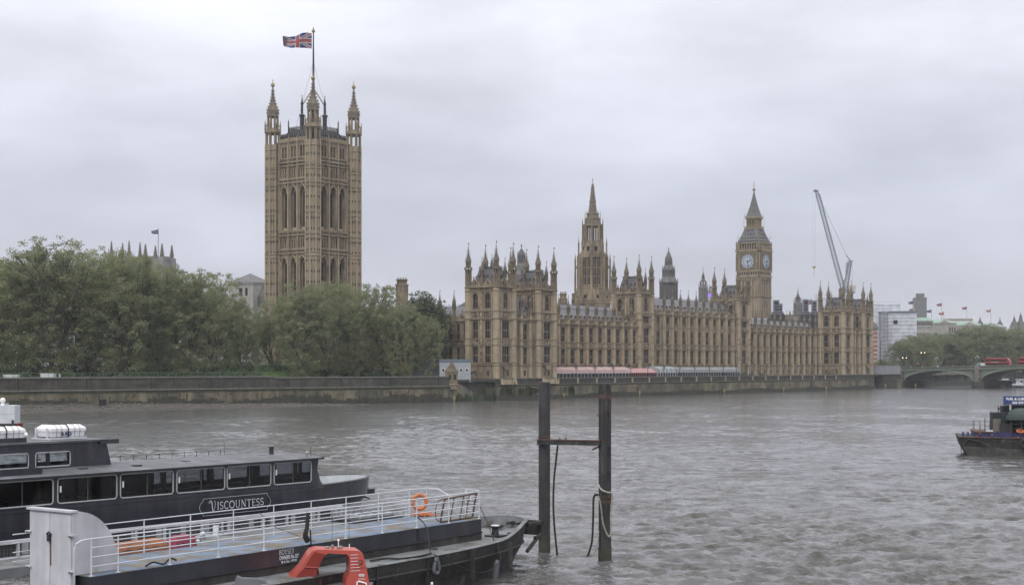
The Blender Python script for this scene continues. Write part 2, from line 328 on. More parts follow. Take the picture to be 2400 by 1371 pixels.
# ------------------------------------------------------------------ trees
def tree_mesh(seed, H, Rc, nleaf, lm, low=.12, ls=.55, clump=1.5, dens=1.0, open_=0):
    r = random.Random(seed); g = np.random.default_rng(seed); tb = MB(); tips = []
    def limb(p, d, ln, rad, lev):
        pts = [tuple(p)]; n_ = 4; q = Vector(p); dd = Vector(d).normalized()
        for i in range(n_):
            dd = (dd+Vector((r.gauss(0, .16), r.gauss(0, .16), r.gauss(.03, .1)))).normalized(); q = q+dd*(ln/n_); pts.append(tuple(q))
            if lev >= 2: tips.append(tuple(q))
        tb.tube(pts, rad, 'bark', 5 if lev else 8, rad*.55)
        if lev < 4 and rad > .03:
            for k in range(3 if lev else 6):
                a = r.uniform(0, 6.28); sp = r.uniform(.45, .95) if lev else r.uniform(.35, .8)
                nd = (dd+Vector((math.cos(a)*sp, math.sin(a)*sp, r.uniform(-.05, .35) if lev else r.uniform(.1, .5)))).normalized()
                b = Vector(pts[-1]) if k < 2 else Vector(pts[r.choice((2, 3))])
                limb(b, nd, ln*r.uniform(.6, .85), rad*.58, lev+1)
    limb((0, 0, 0), (r.gauss(0, .04), r.gauss(0, .04), 1), H*.26, H*.017+.1, 0)
    T_ = np.array(tips); sxy = Rc/(np.percentile(np.hypot(T_[:, 0], T_[:, 1]), 92)); sz = H*.93/T_[:, 2].max()
    vs = np.array(tb.v); vs[:, 2] *= sz; k_ = np.clip(vs[:, 2]/(H*.3), .25, 1); vs[:, 0] *= 1+(sxy-1)*k_; vs[:, 1] *= 1+(sxy-1)*k_; tb.v = [tuple(x) for x in vs]
    trunk = tb
    # clump centres: branch tips + filling points over an uneven crown
    C = T_*np.array([sxy, sxy, sz]); m_ = int(230*dens); 
    th = g.uniform(0, 2*PI, m_*3); u = g.uniform(-1, 1, m_*3); rad = g.uniform(.55, 1, m_*3)**.6
    lob = 1+.16*np.sin(3*th+seed)+.12*np.sin(5*th+2*seed+3*u)
    F_ = np.stack([Rc*rad*lob*np.sqrt(1-u*u*.9)*np.cos(th), Rc*rad*lob*np.sqrt(1-u*u*.9)*np.sin(th), H*(.5+low/2)+u*H*(.5-low/2)*rad*.98], -1)
    F_ = F_[g.random(len(F_)) > .18*open_]
    C = np.concatenate([C[g.random(len(C)) < .5], F_]); C = C[(C[:, 2] > H*low*.7) & (C[:, 2] < H)]
    cs = g.uniform(.5, 1.3, len(C))*clump; wgt = cs**2/np.sum(cs**2); pick = g.choice(len(C), nleaf, p=wgt)
    d = g.normal(size=(nleaf, 3)); d /= np.linalg.norm(d, axis=1)[:, None]; rr = g.random(nleaf)**.5
    P_ = C[pick]+d*(rr*cs[pick])[:, None]*np.array([1, 1, .62])
    a = g.normal(size=(nleaf, 3)); a /= np.linalg.norm(a, axis=1)[:, None]; b = np.cross(a, g.normal(size=(nleaf, 3))); b /= np.linalg.norm(b, axis=1)[:, None]
    s_ = (ls*g.uniform(.5, 1.2, nleaf))[:, None]
    V = np.stack([P_-a*s_*.5, P_+b*s_*.32, P_+a*s_*.5, P_-b*s_*.32], 1).reshape(-1, 3)
    me = bpy.data.meshes.new('crown'); me.vertices.add(len(V)); me.vertices.foreach_set('co', V.astype(np.float32).ravel())
    q = np.arange(nleaf*4, dtype=np.int32); me.loops.add(len(q)); me.loops.foreach_set('vertex_index', q); me.polygons.add(nleaf)
    me.polygons.foreach_set('loop_start', q[::4].copy()); me.polygons.foreach_set('loop_total', np.full(nleaf, 4, np.int32))
    for k in lm: me.materials.append(M[k])
    ci = g.integers(0, len(lm), len(C))[pick].astype(np.int32); me.polygons.foreach_set('material_index', ci); me.update(calc_edges=True)
    return me, trunk
class Tree:
    def __init__(s, *a, **k):
        s.H = a[1]; s.crown, tb = tree_mesh(*a, **k); o = tb.build('trunk'); s.trunk = o.data; bpy.data.objects.remove(o)
    def put(s, x, y, ztop, label, group, rz=0, wid=1., z0=GZ, name='plane_tree', cat='tree'):
        t = thing(name, label, cat, (x, y, z0), rz, group); k = (ztop-z0)/s.H*1.045
        for nm, me in (('trunk', s.trunk), ('crown', s.crown)): inst(nm, me, t, (0, 0, 0), 0, (k*wid, k*wid, k))
        return t
TV = [Tree(3, 30, 11, 50000, ('leaf_a', 'leaf_b', 'leaf_b'), low=.02, ls=.42, clump=1.3),
      Tree(8, 30, 10.5, 46000, ('leaf_a', 'leaf_b', 'leaf_c'), low=.02, ls=.42, clump=1.2, open_=1.5),
      Tree(15, 30, 12, 52000, ('leaf_b', 'leaf_b', 'leaf_a'), low=.0, ls=.42, clump=1.35),
      Tree(21, 30, 11, 38000, ('leaf_a', 'leaf_a', 'leaf_b'), low=.05, ls=.4, clump=1.05, open_=2.6)]
FV = [Tree(31, 24, 12, 34000, ('leaf_far', 'leaf_far', 'leaf_b'), low=.04, ls=.6, clump=1.9), Tree(37, 24, 12, 34000, ('leaf_far', 'leaf_b'), low=.04, ls=.6, clump=2.1)]
def atpx(px, Y): return (px-1200)/3333*Y
def ztop(y, Y): return EYE+(858-y)*Y/3333
# (px, depth, top y in photo, variant, width factor, what singles it out)
trees = [(-40, 352, 612, 2, 1.0, 'plane tree cut off by the left edge, behind the white van'),
 (28, 368, 606, 0, .85, 'lower plane tree between the left edge and the tallest plane tree'),
 (120, 352, 556, 1, .95, 'tallest plane tree, its ragged top standing above the white box trailer'),
 (205, 366, 576, 3, .92, 'plane tree with a forked open top just left of the church pinnacles'),
 (290, 358, 594, 0, .9, 'plane tree covering the left church tower up to its pinnacles'),
 (372, 372, 626, 2, .82, 'plane tree with big dark limbs below the distant flag'),
 (440, 366, 626, 1, .8, 'plane tree just right of the church pinnacles'),
 (503, 384, 634, 3, .75, 'plane tree with thin top left of the white stone tower'),
 (568, 392, 712, 0, .62, 'lower plane tree in front of the white stone tower'),
 (640, 404, 702, 2, .68, 'low plane tree below the left corner of the tall square tower'),
 (708, 392, 662, 1, .8, 'plane tree in front of the middle of the tall square tower'),
 (775, 404, 660, 0, .78, 'plane tree covering the right foot of the tall square tower'),
 (838, 410, 668, 2, .7, 'dense plane tree just right of the tall square tower'),
 (898, 414, 664, 3, .62, 'sparse plane tree showing sky through its top, left of the chimney tower'),
 (945, 405, 712, 0, .7, 'plane tree under the octagonal chimney tower'),
 (1000, 408, 742, 2, .62, 'plane tree at the right end of the row, beside the grey cabin')]
for px, Y, yt, v, wd, lb in trees:
    TV[v].put(atpx(px, Y), Y, ztop(yt, Y), lb, 'plane trees along the garden embankment', rz=random.uniform(0, 6.28), wid=wd*1.04)
# second row that closes the wall of foliage
for i, (px, Y, yt, v) in enumerate([(-10, 398, 640, 1), (75, 410, 622, 2), (165, 402, 612, 0), (252, 410, 640, 2), (330, 420, 652, 1), (410, 420, 668, 0), (480, 428, 680, 2), (545, 436, 740, 1), (735, 436, 700, 0), (870, 440, 725, 2)]):
    TV[v].put(atpx(px, Y), Y, ztop(yt, Y), ('leftmost', 'second from left', 'third from left', 'fourth from left', 'fifth from left', 'sixth from left', 'seventh from left', 'eighth from left', 'ninth from left', 'rightmost')[i]+' plane tree of the half hidden back row in the garden', 'back row of garden plane trees', rz=random.uniform(0, 6.28), wid=1.05)
PT = Tree(44, 24, 3.2, 9000, ('leaf_dark', 'leaf_c'), low=.1, ls=.5, clump=.8)
for px, Y, yt, lb in ((984, 418, 684, 'tall narrow dark green poplar right of the chimney tower'), (1018, 420, 700, 'shorter narrow poplar beside the slate roof, right of the other poplar')):
    PT.put(atpx(px, Y), Y, ztop(yt, Y), lb, None or 'two narrow poplars', rz=px, wid=1.3, name='poplar_tree')
# trees beyond the bridge
far = [(2118, 745, 800, 0, .75, 'leftmost tree beyond the bridge, in front of the wrapped building'), (2160, 765, 786, 1, .85, 'round tree beyond the bridge under the grey tower block'),
 (2205, 790, 784, 0, .85, 'tree beyond the bridge, above the white car'), (2250, 790, 790, 1, .85, 'tree beyond the bridge above the stone pier lamp'),
 (2300, 800, 764, 0, .95, 'broad tree beyond the left bus with the highest crown'), (2350, 820, 772, 1, .95, 'tree beyond and right of the left bus'), (2400, 830, 770, 0, .95, 'tree behind the bus cut by the right edge'),
 (2445, 850, 776, 1, .95, 'tree just outside the right edge beyond the bridge')]
for px, Y, yt, v, wd, lb in far:
    FV[v].put(atpx(px, Y), Y, ztop(yt, Y), lb, 'trees beyond the bridge', rz=px*.7, wid=wd*1.25, name='embankment_tree')
FV[1].put(atpx(2070, 720), 720, ztop(842, 720), 'small low tree between the palace and the bridge', 'trees beyond the bridge', wid=1.0, name='embankment_tree')
# hedges and lawn behind the garden wall
GD = Vector((.757, .653)); GN = Vector((-.653, .757)); G0 = Vector((-16.7, 397))
GR = math.atan2(.653, .757)
def gp(s_, d, z=GZ): v = G0-GD*s_+GN*d; return (v.x, v.y, z)
def foliage_box(name, lm, x0, x1, y0, y1, z0, z1, n, ls, seed):
    g = np.random.default_rng(seed); P_ = np.stack([g.uniform(x0, x1, n), g.uniform(y0, y1, n), z0+(z1-z0)*g.random(n)**.8*(.8+.25*np.sin(np.linspace(0, 40, n)))], -1)
    P_[:, 2] = z0+(P_[:, 2]-z0)*(.82+.22*np.sin(P_[:, 0]*.9+seed)*np.cos(P_[:, 0]*.37))
    a = g.normal(size=(n, 3)); a /= np.linalg.norm(a, axis=1)[:, None]; b = np.cross(a, g.normal(size=(n, 3))); b /= np.linalg.norm(b, axis=1)[:, None]
    s_ = ls*g.uniform(.5, 1.2, n)[:, None]; V = np.stack([P_-a*s_*.5, P_+b*s_*.35, P_+a*s_*.5, P_-b*s_*.35], 1).reshape(-1, 3)
    me = bpy.data.meshes.new(name); me.from_pydata(V.tolist(), [], np.arange(4*n).reshape(-1, 4).tolist())
    for k in lm: me.materials.append(M[k])
    me.polygons.foreach_set('material_index', g.integers(0, len(lm), n).astype(np.int32)); me.update()
    o = bpy.data.objects.new(name, me); COL.objects.link(o); return o
for s0, s1, d, zt, lb in ((52, 92, 16, 9.4, 'long dark green hedge behind the garden wall, left of the lawn'), (92, 150, 22, 8.6, 'dark hedge at the far left behind the railings and vans'), (4, 14, 20, 8.6, 'small bushes beside the grey cabin under the last plane tree'), (28, 50, 15, 7.4, 'low hedge in front of the sloping lawn')):
    o = foliage_box('hedge', ('hedge', 'leaf_dark'), -(s1-s0)/2, (s1-s0)/2, -2.0, 2.0, 0, zt-GZ, int(200*(s1-s0)), .5, int(s0)); o.location = gp((s0+s1)/2, d); o.rotation_euler = (0, 0, GR); tag(o, lb, 'hedge', 'garden hedges')
lw = MB(); lw.vprism([(-16, 0), (16, 0), (16, 4.2), (-16, 4.2)], -.2, 0, 'grass')
lw = MB(); lw.xprism([(0, 0), (10, 4.8), (10, 0)], -17, 17, 'grass'); o = lw.build('lawn'); o.location = gp(42, 26); o.rotation_euler = (0, 0, GR); o['kind'] = 'structure'
o = foliage_box('hedge', ('hedge', 'leaf_dark'), -95, 95, -2.5, 2.5, 0, 5.5, 26000, .7, 77); o.location = gp(95, 34); o.rotation_euler = (0, 0, GR); tag(o, 'tall dark belt of shrubs closing the view under the garden trees', 'hedge', 'garden hedges')
# ------------------------------------------------------------------ gothic vocabulary (all in the palace frame)
def facade(mb, L_, z0, z1, holes, mt='stone', th=.6, u0=0):
    zs = sorted({z0, z1, *[h[2] for h in holes], *[h[3] for h in holes]})
    for a, b in zip(zs, zs[1:]):
        cut = sorted([(h[0], h[1]) for h in holes if h[2] <= a+1e-6 and h[3] >= b-1e-6]); u = u0
        for c, d in cut:
            if c > u: mb.box(u, c, -th, 0, a, b, mt)
            u = d
        if u < L_: mb.box(u, L_, -th, 0, a, b, mt)
def band(mb, u0, u1, z, h, pr, mt='stone'): mb.box(u0-.02, u1+.02, -.1, pr, z, z+h, mt)
def carved(mb, u0, u1, z0, z1, n, r, lo=.05, hi=.16):
    mb.box(u0, u1, -.1, .013, z0, z1, 'stone_dark')
    for _ in range(n):
        w_ = r.uniform(.14, .4); h_ = r.uniform(.12, .3)*(z1-z0); u = r.uniform(u0, u1-w_); z = r.uniform(z0, z1-h_); mb.box(u, u+w_, -.1, r.uniform(lo, hi), z, z+h_, 'stone_light' if r.random() < .55 else 'stone')
WINS = []; WM = {}
def winmesh(w_, h_, nl, tr, arch, rec=.4):
    key = (round(w_, 2), round(h_, 2), nl, tr, arch, rec)
    if key in WM: return WM[key]
    b = MB(); b.box(-w_/2-.02, w_/2+.02, -rec-.06, -rec, -.02, h_+.02, 'window_glass')
    q = w_/nl
    for i in range(1, nl): b.box(-w_/2+q*i-.05, -w_/2+q*i+.05, -rec, -rec+.09, 0, h_, 'stone')
    for k in tr: b.box(-w_/2, w_/2, -rec+.01, -rec+.12, h_*k-.07, h_*k+.07, 'stone')
    b.box(-w_/2-.1, w_/2+.1, -rec, .10, -.2, -.01, 'stone_light')
    if rec > 1:
        for sg in (-1, 1): b.box(min(sg*w_/2, sg*(w_/2-.42)), max(sg*w_/2, sg*(w_/2-.42)), -rec, -rec+.35, 0, h_, 'stone')
        b.box(-w_/2, w_/2, -rec, -rec+.3, h_-1.5, h_-.9, 'stone'); b.box(-w_/2, w_/2, -rec, -rec+.4, 0, .8, 'stone_light')
    hd = .16*h_ if arch else .32
    if arch:
        n_ = 6
        for sg in (-1, 1):
            P_ = [(sg*w_/2, h_), (sg*w_/2, h_-hd*1.6)]+[(sg*(w_/2)*math.cos(R(90)*i/n_), h_-hd*1.6+hd*1.6*math.sin(R(90)*i/n_)**.85) for i in range(1, n_+1)]
            if sg > 0: P_ = P_[::-1]
            b.vprism(P_, -rec+.01, -.02, 'stone')
    else:
        for i in range(nl):   # cusped heads
            c = -w_/2+q*(i+.5)
            b.vprism([(c-q/2, h_), (c-q/2, h_-hd), (c-q*.2, h_-hd*.35), (c+q*.2, h_-hd*.35), (c+q/2, h_-hd), (c+q/2, h_)][::-1], -rec+.02, -rec+.1, 'stone')
        for k in tr:
            for i in range(nl):
                c = -w_/2+q*(i+.5); zz = h_*k-.1
                b.vprism([(c-q/2, zz), (c-q/2, zz-.35), (c-q*.2, zz-.1), (c+q*.2, zz-.1), (c+q/2, zz-.35), (c+q/2, zz)][::-1], -rec+.02, -rec+.1, 'stone')
    WM[key] = b; return b
def window(parent, fr, u, z, w_, h_, nl=3, tr=(.48,), arch=False, rec=.4, reg=True):
    b = winmesh(w_, h_, nl, tr, arch, rec); ox, oy, dx, dy, nx, ny = fr
    rec_ = (parent, b, (ox+dx*u, oy+dy*u, z), math.atan2(ny, nx)-PI/2)
    if reg: WINS.append(rec_)
    else: place_window(*rec_)
    return (u-w_/2, u+w_/2, z, z+h_)
def place_window(parent, b, loc, rz):
    if not hasattr(b, 'mesh'): o = b.build('window'); b.mesh = o.data; bpy.data.objects.remove(o)
    inst('window', b.mesh, parent, loc, rz)
# --- turret and pinnacle meshes, origin at cornice level
def crocket_spire(b, r, z, h, mt, n=8, gold=True, seedr=1, levels=5):
    b.lathe([(r*1.0, z), (r*1.12, z+.06*h), (r*.98, z+.14*h), (r*.66, z+.26*h), (r*.42, z+.40*h), (r*.26, z+.56*h), (r*.17, z+.75*h), (r*.11, z+.96*h), (r*.01, z+h)], n, mt, rot=PI/8)
    for k in range(levels):
        f = .1+.8*k/levels; rr = r*(1.1-.95*min(1, f*1.15)**.6)+.04
        for i in range(n):
            a = PI/8+2*PI*i/n; s_ = .09*r+.02; b.box(math.cos(a)*(rr+s_)-s_, math.cos(a)*(rr+s_)+s_, math.sin(a)*(rr+s_)-s_, math.sin(a)*(rr+s_)+s_, z+f*h-s_, z+f*h+s_*1.2, mt)
    b.lathe([(.05*r, z+.9*h), (.3*r, z+.93*h), (.3*r, z+.97*h), (.05*r, z+h)], 6, mt)
    if gold:
        b.box(-.045, .045, -.045, .045, z+h-.1, z+h*1.38, 'gold'); b.box(-.03, .35*r+.1, -.03, .03, z+h*1.2, z+h*1.32, 'gold'); b.ball((0, 0, z+h*1.08), .12, 'gold', 4)
def make_turret(mt='stone', sh=30):
    b = MB(); b.lathe([(1.0, -sh), (1.0, 0)], 8, 'stone_light', rot=PI/8); b.lathe([(1.0, 0), (1.0, 1.6), (.92, 2.2)], 8, mt, rot=PI/8)
    for z, r in ((-22.9, 1.14), (-22.1, 1.14), (-17, 1.14), (-15.1, 1.14), (-9.2, 1.2), (-7.0, 1.16), (-1.1, 1.14), (0, 1.24), (1.6, 1.08), (5.3, 1.2)): b.lathe([(r-.1, z-.16), (r, z), (r, z+.16), (r-.1, z+.2)], 8, mt, rot=PI/8)
    for i in range(8):
        a = PI/8+2*PI*i/8
        for z0, z1, rr, s_ in ((2.2, 5.3, .84, .13), (5.9, 7.7, .66, .11)): b.box(math.cos(a)*rr-s_, math.cos(a)*rr+s_, math.sin(a)*rr-s_, math.sin(a)*rr+s_, z0, z1, mt)
        a = 2*PI*i/8
        for k in range(6): z = -21+4.4*k; b.box(math.cos(a)*.95-.05, math.cos(a)*.95+.05, math.sin(a)*.95-.05, math.sin(a)*.95+.05, z, z+3, 'stone_light')
        b.box(math.cos(a)*1.08-.09, math.cos(a)*1.08+.09, math.sin(a)*1.08-.09, math.sin(a)*1.08+.09, 5.4, 6.1, mt)
    b.lathe([(.5, 2.2), (.5, 5.3)], 6, 'dark_opening'); b.lathe([(.3, 5.4), (.3, 7.7)], 6, mt)
    b.lathe([(.86, 7.55), (.98, 7.7), (.98, 7.95), (.9, 8)], 8, mt, rot=PI/8); crocket_spire(b, .80, 8, 4.0, 'stone_weather')
    return b
def make_pinnacle(mt, r, h0, h1, gold=True):      # small octagonal shaft with spirelet
    b = MB(); b.lathe([(r, -.4), (r, h0)], 8, mt, rot=PI/8)
    for z in (0, h0*.45, h0): b.lathe([(r, z-.1), (r*1.25, z), (r*1.25, z+.14), (r, z+.2)], 8, mt, rot=PI/8)
    for i in range(8):
        a = 2*PI*i/8; b.box(math.cos(a)*r-.05, math.cos(a)*r+.05, math.sin(a)*r-.05, math.sin(a)*r+.05, h0*.5, h0*.95, 'dark_opening')
    crocket_spire(b, r*1.0, h0+.15, h1, 'stone_weather', gold=gold, levels=4); return b
def datamesh(b, nm='part'):
    o = b.build(nm); d = o.data; bpy.data.objects.remove(o); return d
TUR = datamesh(make_turret(), 'turret'); PIN = datamesh(make_pinnacle('stone', .5, 4.2, 2.6), 'pinnacle'); PINS = datamesh(make_pinnacle('stone', .42, 3.0, 2.2, False), 'small_pinnacle')
def parapet(b, L_, z, r, step=1.15, h=1.25):
    b.box(0, L_, -.42, -.05, z, z+h*.55, 'stone'); u = .2; k = 0
    while u < L_-.5:
        big = k % 4 == 2
        b.box(u, u+.62, -.4, -.02, z+h*.5, z+h, 'stone')
        if big:
            b.vprism([(u-.35, z+h*.6), (u+.95, z+h*.6), (u+.95, z+h*1.15), (u+.3, z+h*1.9), (u-.35, z+h*1.15)], -.45, .1, 'stone'); b.box(u+.17, u+.43, -.3, -.1, z+h*1.8, z+h*2.5, 'stone_dark')
            b.box(u+.1, u+.5, .08, .13, z+h*.6, z+h*1.3, 'dark_opening')
        u += step; k += 1
palace = thing('palace', 'long gothic stone palace along the river with pinnacled square pavilions and slate roofs', 'palace', pw(0, 0, 0), PROT)
rr_ = random.Random(4)
def tower(x1, y0, W=8.1, D=10.5, dz=0.0, zb=5.2, east3=True, N_=True):
    b = MB(); zc = 33+dz; S = (x1, y0-.35, -1, 0, 0, -1); E_ = (x1+.35, y0, 0, 1, 1, 0); Nn = (x1, y0+W+.35, -1, 0, 0, 1); Wf = (x1-D-.35, y0, 0, 1, -1, 0)
    low = dz > 0
    L1, L2, L3 = (10.95, 15.7), (18.1, 23.1), (26.9+dz, 31.3+dz)
    tw = b.build('corner_tower', palace)     # placeholder mesh replaced below
    cols = {'S': [(D*.27, 2.0), (D*.72, 2.0)], 'E': [(W/2, 3.3)], 'N': [(D*.27, 2.0), (D*.72, 2.0)]}
    for nm, fr, L_ in (('S', S, D), ('E', E_, W), ('N', Nn, D), ('W', Wf, W)):
        b.fr = fr; holes = []
        vis = nm in 'SE'
        if nm != 'W':
            for u, w_ in cols[nm]:
                if not (low and nm == 'S') or True:
                    for a, c in (L1, L2): holes.append(window(tw, fr, u, a, w_, c-a, 4 if nm == 'E' else 3, reg=vis)) if vis else None
                if vis: holes.append(window(tw, fr, u, L3[0], 2.0, L3[1]-L3[0], 3, arch=True))
                if low and nm == 'E': holes.append(window(tw, fr, u, 24.9, w_, 2.6, 4, ()))
                if vis and not low:
                    for q in ((-.9, .9) if nm == 'E' else (0,)): holes.append((u+q-.35, u+q+.35, 7.0, 8.5)); b.box(u+q-.35, u+q+.35, -.5, -.45, 7.0, 8.5, 'window_glass')
        facade(b, L_, zb, zc+.2, holes)
        for z, h_, pr in ((6.3, .25, .3), (10.05, .22, .22), (10.7, .16, .16), (15.95, .2, .2), (17.8, .2, .2), (23.6, .4, .38), (31.75+dz, .22, .2), (32.9+dz, .42, .45))+(((25.85, .22, .22),) if not low else ((27.4, .4, .4),)): band(b, -.3, L_+.3, z, h_, pr)
        if vis:
            carved(b, 1.1, L_-1.1, 16.2, 17.75, 46, rr_); carved(b, 1.1, L_-1.1, 24.1, 25.8 if not low else 24.8, 40, rr_); carved(b, 1.1, L_-1.1, 32.05+dz, 32.85+dz, 34, rr_)
            us = [1.15, L_-1.35, L_/2-.1] if nm == 'S' else [1.15, 1.75, L_-1.95, L_-1.35]
            for u in us: b.box(u, u+.2, -.1, .16, 10.9, 31.7+dz, 'stone_light')
            for u, w_ in cols[nm]:
                for s_ in (-1, 1): b.box(u+s_*(w_/2+.28)-.07, u+s_*(w_/2+.28)+.07, -.1, .12, 10.9, 23.5, 'stone_light')
                b.box(u-w_/2-.45, u+w_/2+.45, -.1, .28, L3[0]-.85, L3[0]-.25, 'stone_light')      # balcony under the arched light
                for q in range(6): b.box(u-w_/2-.3+q*(w_+.6)/6, u-w_/2-.15+q*(w_+.6)/6, .1, .34, L3[0]-.8, L3[0]-.05, 'stone_dark')
            if nm == 'S':   # niche with figures between the two windows
                for z in np.arange(11.2, 31+dz, 1.9): b.box(L_/2-.28, L_/2+.28, -.1, .22, z, z+1.1, 'stone_dark' if int(z) % 2 else 'stone_light')
            if not low and nm == 'E': b.vprism([(W/2-1.9, 10.0), (W/2+1.9, 10.0), (W/2+.9, 8.9), (W/2-.9, 8.9)][::-1], -.1, .5, 'stone')
        parapet(b, L_, zc+.3, rr_)
    b.fr = None; b.box(x1-D, x1, y0, y0+W, zc-.5, zc+.1, 'lead')
    n2 = b.build('corner_tower', palace); tw.data = n2.data; bpy.data.objects.remove(n2)
    rb = MB(); i0, i1, z0, z1 = .9, 2.3, zc+.1, zc+5.6
    q0 = [(x1-D+i0, y0+i0), (x1-i0, y0+i0), (x1-i0, y0+W-i0), (x1-D+i0, y0+W-i0)]; q1 = [(x1-D+i1, y0+i1), (x1-i1, y0+i1), (x1-i1, y0+W-i1), (x1-D+i1, y0+W-i1)]
    rb.prism(q0, z0, z1, 'slate', q1); rb.box(x1-D+i1-.1, x1-i1+.1, y0+i1-.1, y0+W-i1+.1, z1, z1+.18, 'iron_roof')
    for (ax, ay), (bx_, by_) in zip(q1, q1[1:]+q1[:1]):
        n_ = int(math.hypot(bx_-ax, by_-ay)/.4)
        for i in range(n_): x, y = ax+(bx_-ax)*i/n_, ay+(by_-ay)*i/n_; rb.box(x-.05, x+.05, y-.05, y+.05, z1, z1+.8, 'iron_roof')
        rb.tube([(ax, ay, z1+.5), (bx_, by_, z1+.5)], .05, 'iron_roof', 4)
    for k in range(4):
        for (x, y) in ((x1-D+3+k*1.6, y0+1.55), (x1-1.45, y0+2.0+k*1.3)): rb.box(x-.2, x+.2, y-.2, y+.25, zc+3.0, zc+3.7, 'iron_roof')
    rb.build('roof', tw)
    for x in (x1, x1-D):
        for y in (y0, y0+W): inst('turret', TUR, tw, (x, y, zc), 0)
    for x, y in ((x1-D/2, y0-.1), (x1+.1, y0+W/2)): inst('pinnacle', PIN, tw, (x, y, zc+1), 0)
    return tw
# river-front ranges
def rang(name, x, bays, y0, y1, zc=23.4, three=False, ww=2.15, zb=5.2, ground=True, roof=True, rw=12, rh=4.8, hip=(0, 0), pin=True):
    fr = (x, y0, 0, 1, 1, 0); b = MB(fr); t = MB().build(name, palace); L_ = y1-y0; holes = []
    cs = sorted(bays); seg = [y0]+cs+[y1]
    for a, c in zip(seg, seg[1:]):
        if c-a < 3.2: continue
        u = (a+c)/2-y0; w_ = min(ww, (c-a)-2.2)
        for z, h_ in ((10.75, 4.75), (17.8, 4.7)): holes.append(window(t, fr, u, z, w_, h_, 3))
        if three: holes.append(window(t, fr, u, 25.1, w_, 2.35, 3, (), arch=False)); 
        if ground: holes.append((u-.45, u+.45, 6.9, 8.5)); b.box(u-.45, u+.45, -.5, -.45, 6.9, 8.5, 'window_glass'); b.box(u-.6, u+.6, -.1, .12, 8.5, 8.7, 'stone_light')
        for s_ in (-1, 1):
            for q in (.22, .6, .95): uu = u+s_*(w_/2+q); b.box(uu-.06, uu+.06, -.1, .11, 10.9, zc-.2, 'stone_light')
        for _ in range(rr_.choice((0, 0, 1, 2, 4))): uu = u+rr_.choice((-1, 1))*rr_.uniform(1.3, 1.7); zz_ = rr_.uniform(11, zc-2); b.box(uu-.2, uu+.25, -.1, .018, zz_, zz_+rr_.uniform(.5, 1.8), 'stone_clean')
        carved(b, u-(c-a)/2+.7, u+(c-a)/2-.7, 15.95, 17.5, 20, rr_)
        if three:
            carved(b, u-(c-a)/2+.7, u+(c-a)/2-.7, 24.0, 25.0, 9, rr_)
        b.vprism([(u-.7, zc+1.0), (u+.7, zc+1.0), (u+.7, zc+1.7), (u, zc+2.5), (u-.7, zc+1.7)], -.45, .12, 'stone'); b.box(u-.15, u+.15, -.35, -.05, zc+2.4, zc+3.2, 'stone_dark')
        for k in range(3): b.box(u-.45+k*.4, u-.35+k*.4, .1, .16, zc+.9, zc+1.6, 'dark_opening')
        for s_ in (-1, 1):     # little beasts on the parapet
            uu = u+s_*(c-a)*.27; b.box(uu-.22, uu+.22, -.35, 0, zc+1.3, zc+1.9, 'stone_dark'); b.box(uu+.1, uu+.25, -.3, -.1, zc+1.8, zc+2.2, 'stone_dark')
    facade(b, L_, zb, zc+.2, holes)
    for z, h_, pr in ((6.2, .22, .2), (10.0, .2, .2), (10.55, .15, .15), (15.7, .2, .22), (17.5, .2, .22), (22.9 if not three else 23.5, .18, .15), (zc, .38, .45))+(((24.9, .12, .1),) if three else ()): band(b, 0, L_, z, h_, pr)
    b.box(0, L_, -.45, -.05, zc+.3, zc+1.1, 'stone'); u = .2
    while u < L_-.7: b.box(u, u+.6, -.42, -.03, zc+1.0, zc+1.45, 'stone'); u += 1.15
    for c in cs:
        u = c-y0; b.prism([(u-.45, -.1), (u+.45, -.1), (u+.36, .6), (u+.14, .75), (u-.14, .75), (u-.36, .6)][::-1], zb, zc+1.6, 'stone_light')
        for z in (6.2, 10.0, 15.7, 17.5, 22.9 if not three else 23.5, zc): b.box(u-.52, u+.52, 0, .9, z+.01, z+.25, 'stone')
        for z in np.arange(11.4, zc-1, 2.35): b.box(u-.16, u+.16, .7, .84, z, z+.9, 'stone_light')
    b.fr = None
    n2 = b.build(name, palace); t.data = n2.data; bpy.data.objects.remove(n2)
    if pin:
        for c in cs: inst('pinnacle', PIN if True else PINS, t, (x+.25, c, zc+1.6), 0)
    if roof:
        rb = MB(); z0 = zc+.4
        q0 = [(x-rw, y0), (x-.6, y0), (x-.6, y1), (x-rw, y1)]; xm = x-rw/2-.3
        rb.add([(x-rw, y0, z0), (x-.6, y0, z0), (x-.6, y1, z0), (x-rw, y1, z0), (xm, y0+hip[0], z0+rh), (xm, y1-hip[1], z0+rh)], [(0, 3, 2, 1), (1, 2, 5, 4), (3, 0, 4, 5), (0, 1, 4), (2, 3, 5)], 'slate')
        y = y0+1.2
        while y < y1-1:
            f = .45; rb.box(x-.6-(x-.6-xm)*f-.3, x-.6-(x-.6-xm)*f+.35, y-.25, y+.25, z0+rh*f-.1, z0+rh*f+.55, 'iron_roof'); y += 2.7
        y = y0+hip[0]
        while y < y1-hip[1]: rb.box(xm-.04, xm+.04, y-.04, y+.04, z0+rh-.02, z0+rh+.55, 'iron_roof'); y += .5
        rb.build('roof', t)
    return t
XW = -11.0
tower(0, 0); tower(0, 20.5)
rang('link_range', -.3, [12.0, 16.6], 9.0, 19.8, zc=25.9-2.3, ww=1.8, rw=10, rh=7, hip=(0, 0))
tower(XW, 94.4, dz=2.3); tower(XW, 165.7, W=8.1, dz=2.3)
rang('river_wing', XW, [30+5.36*k for k in range(0, 12)], 29, 93.6, rw=11, rh=4.8, hip=(0, 6))
rang('river_centre_range', XW, [105.0+5.65*k for k in range(1, 11)], 103.2, 165.0, zc=28.1, three=True, rw=13, rh=6)
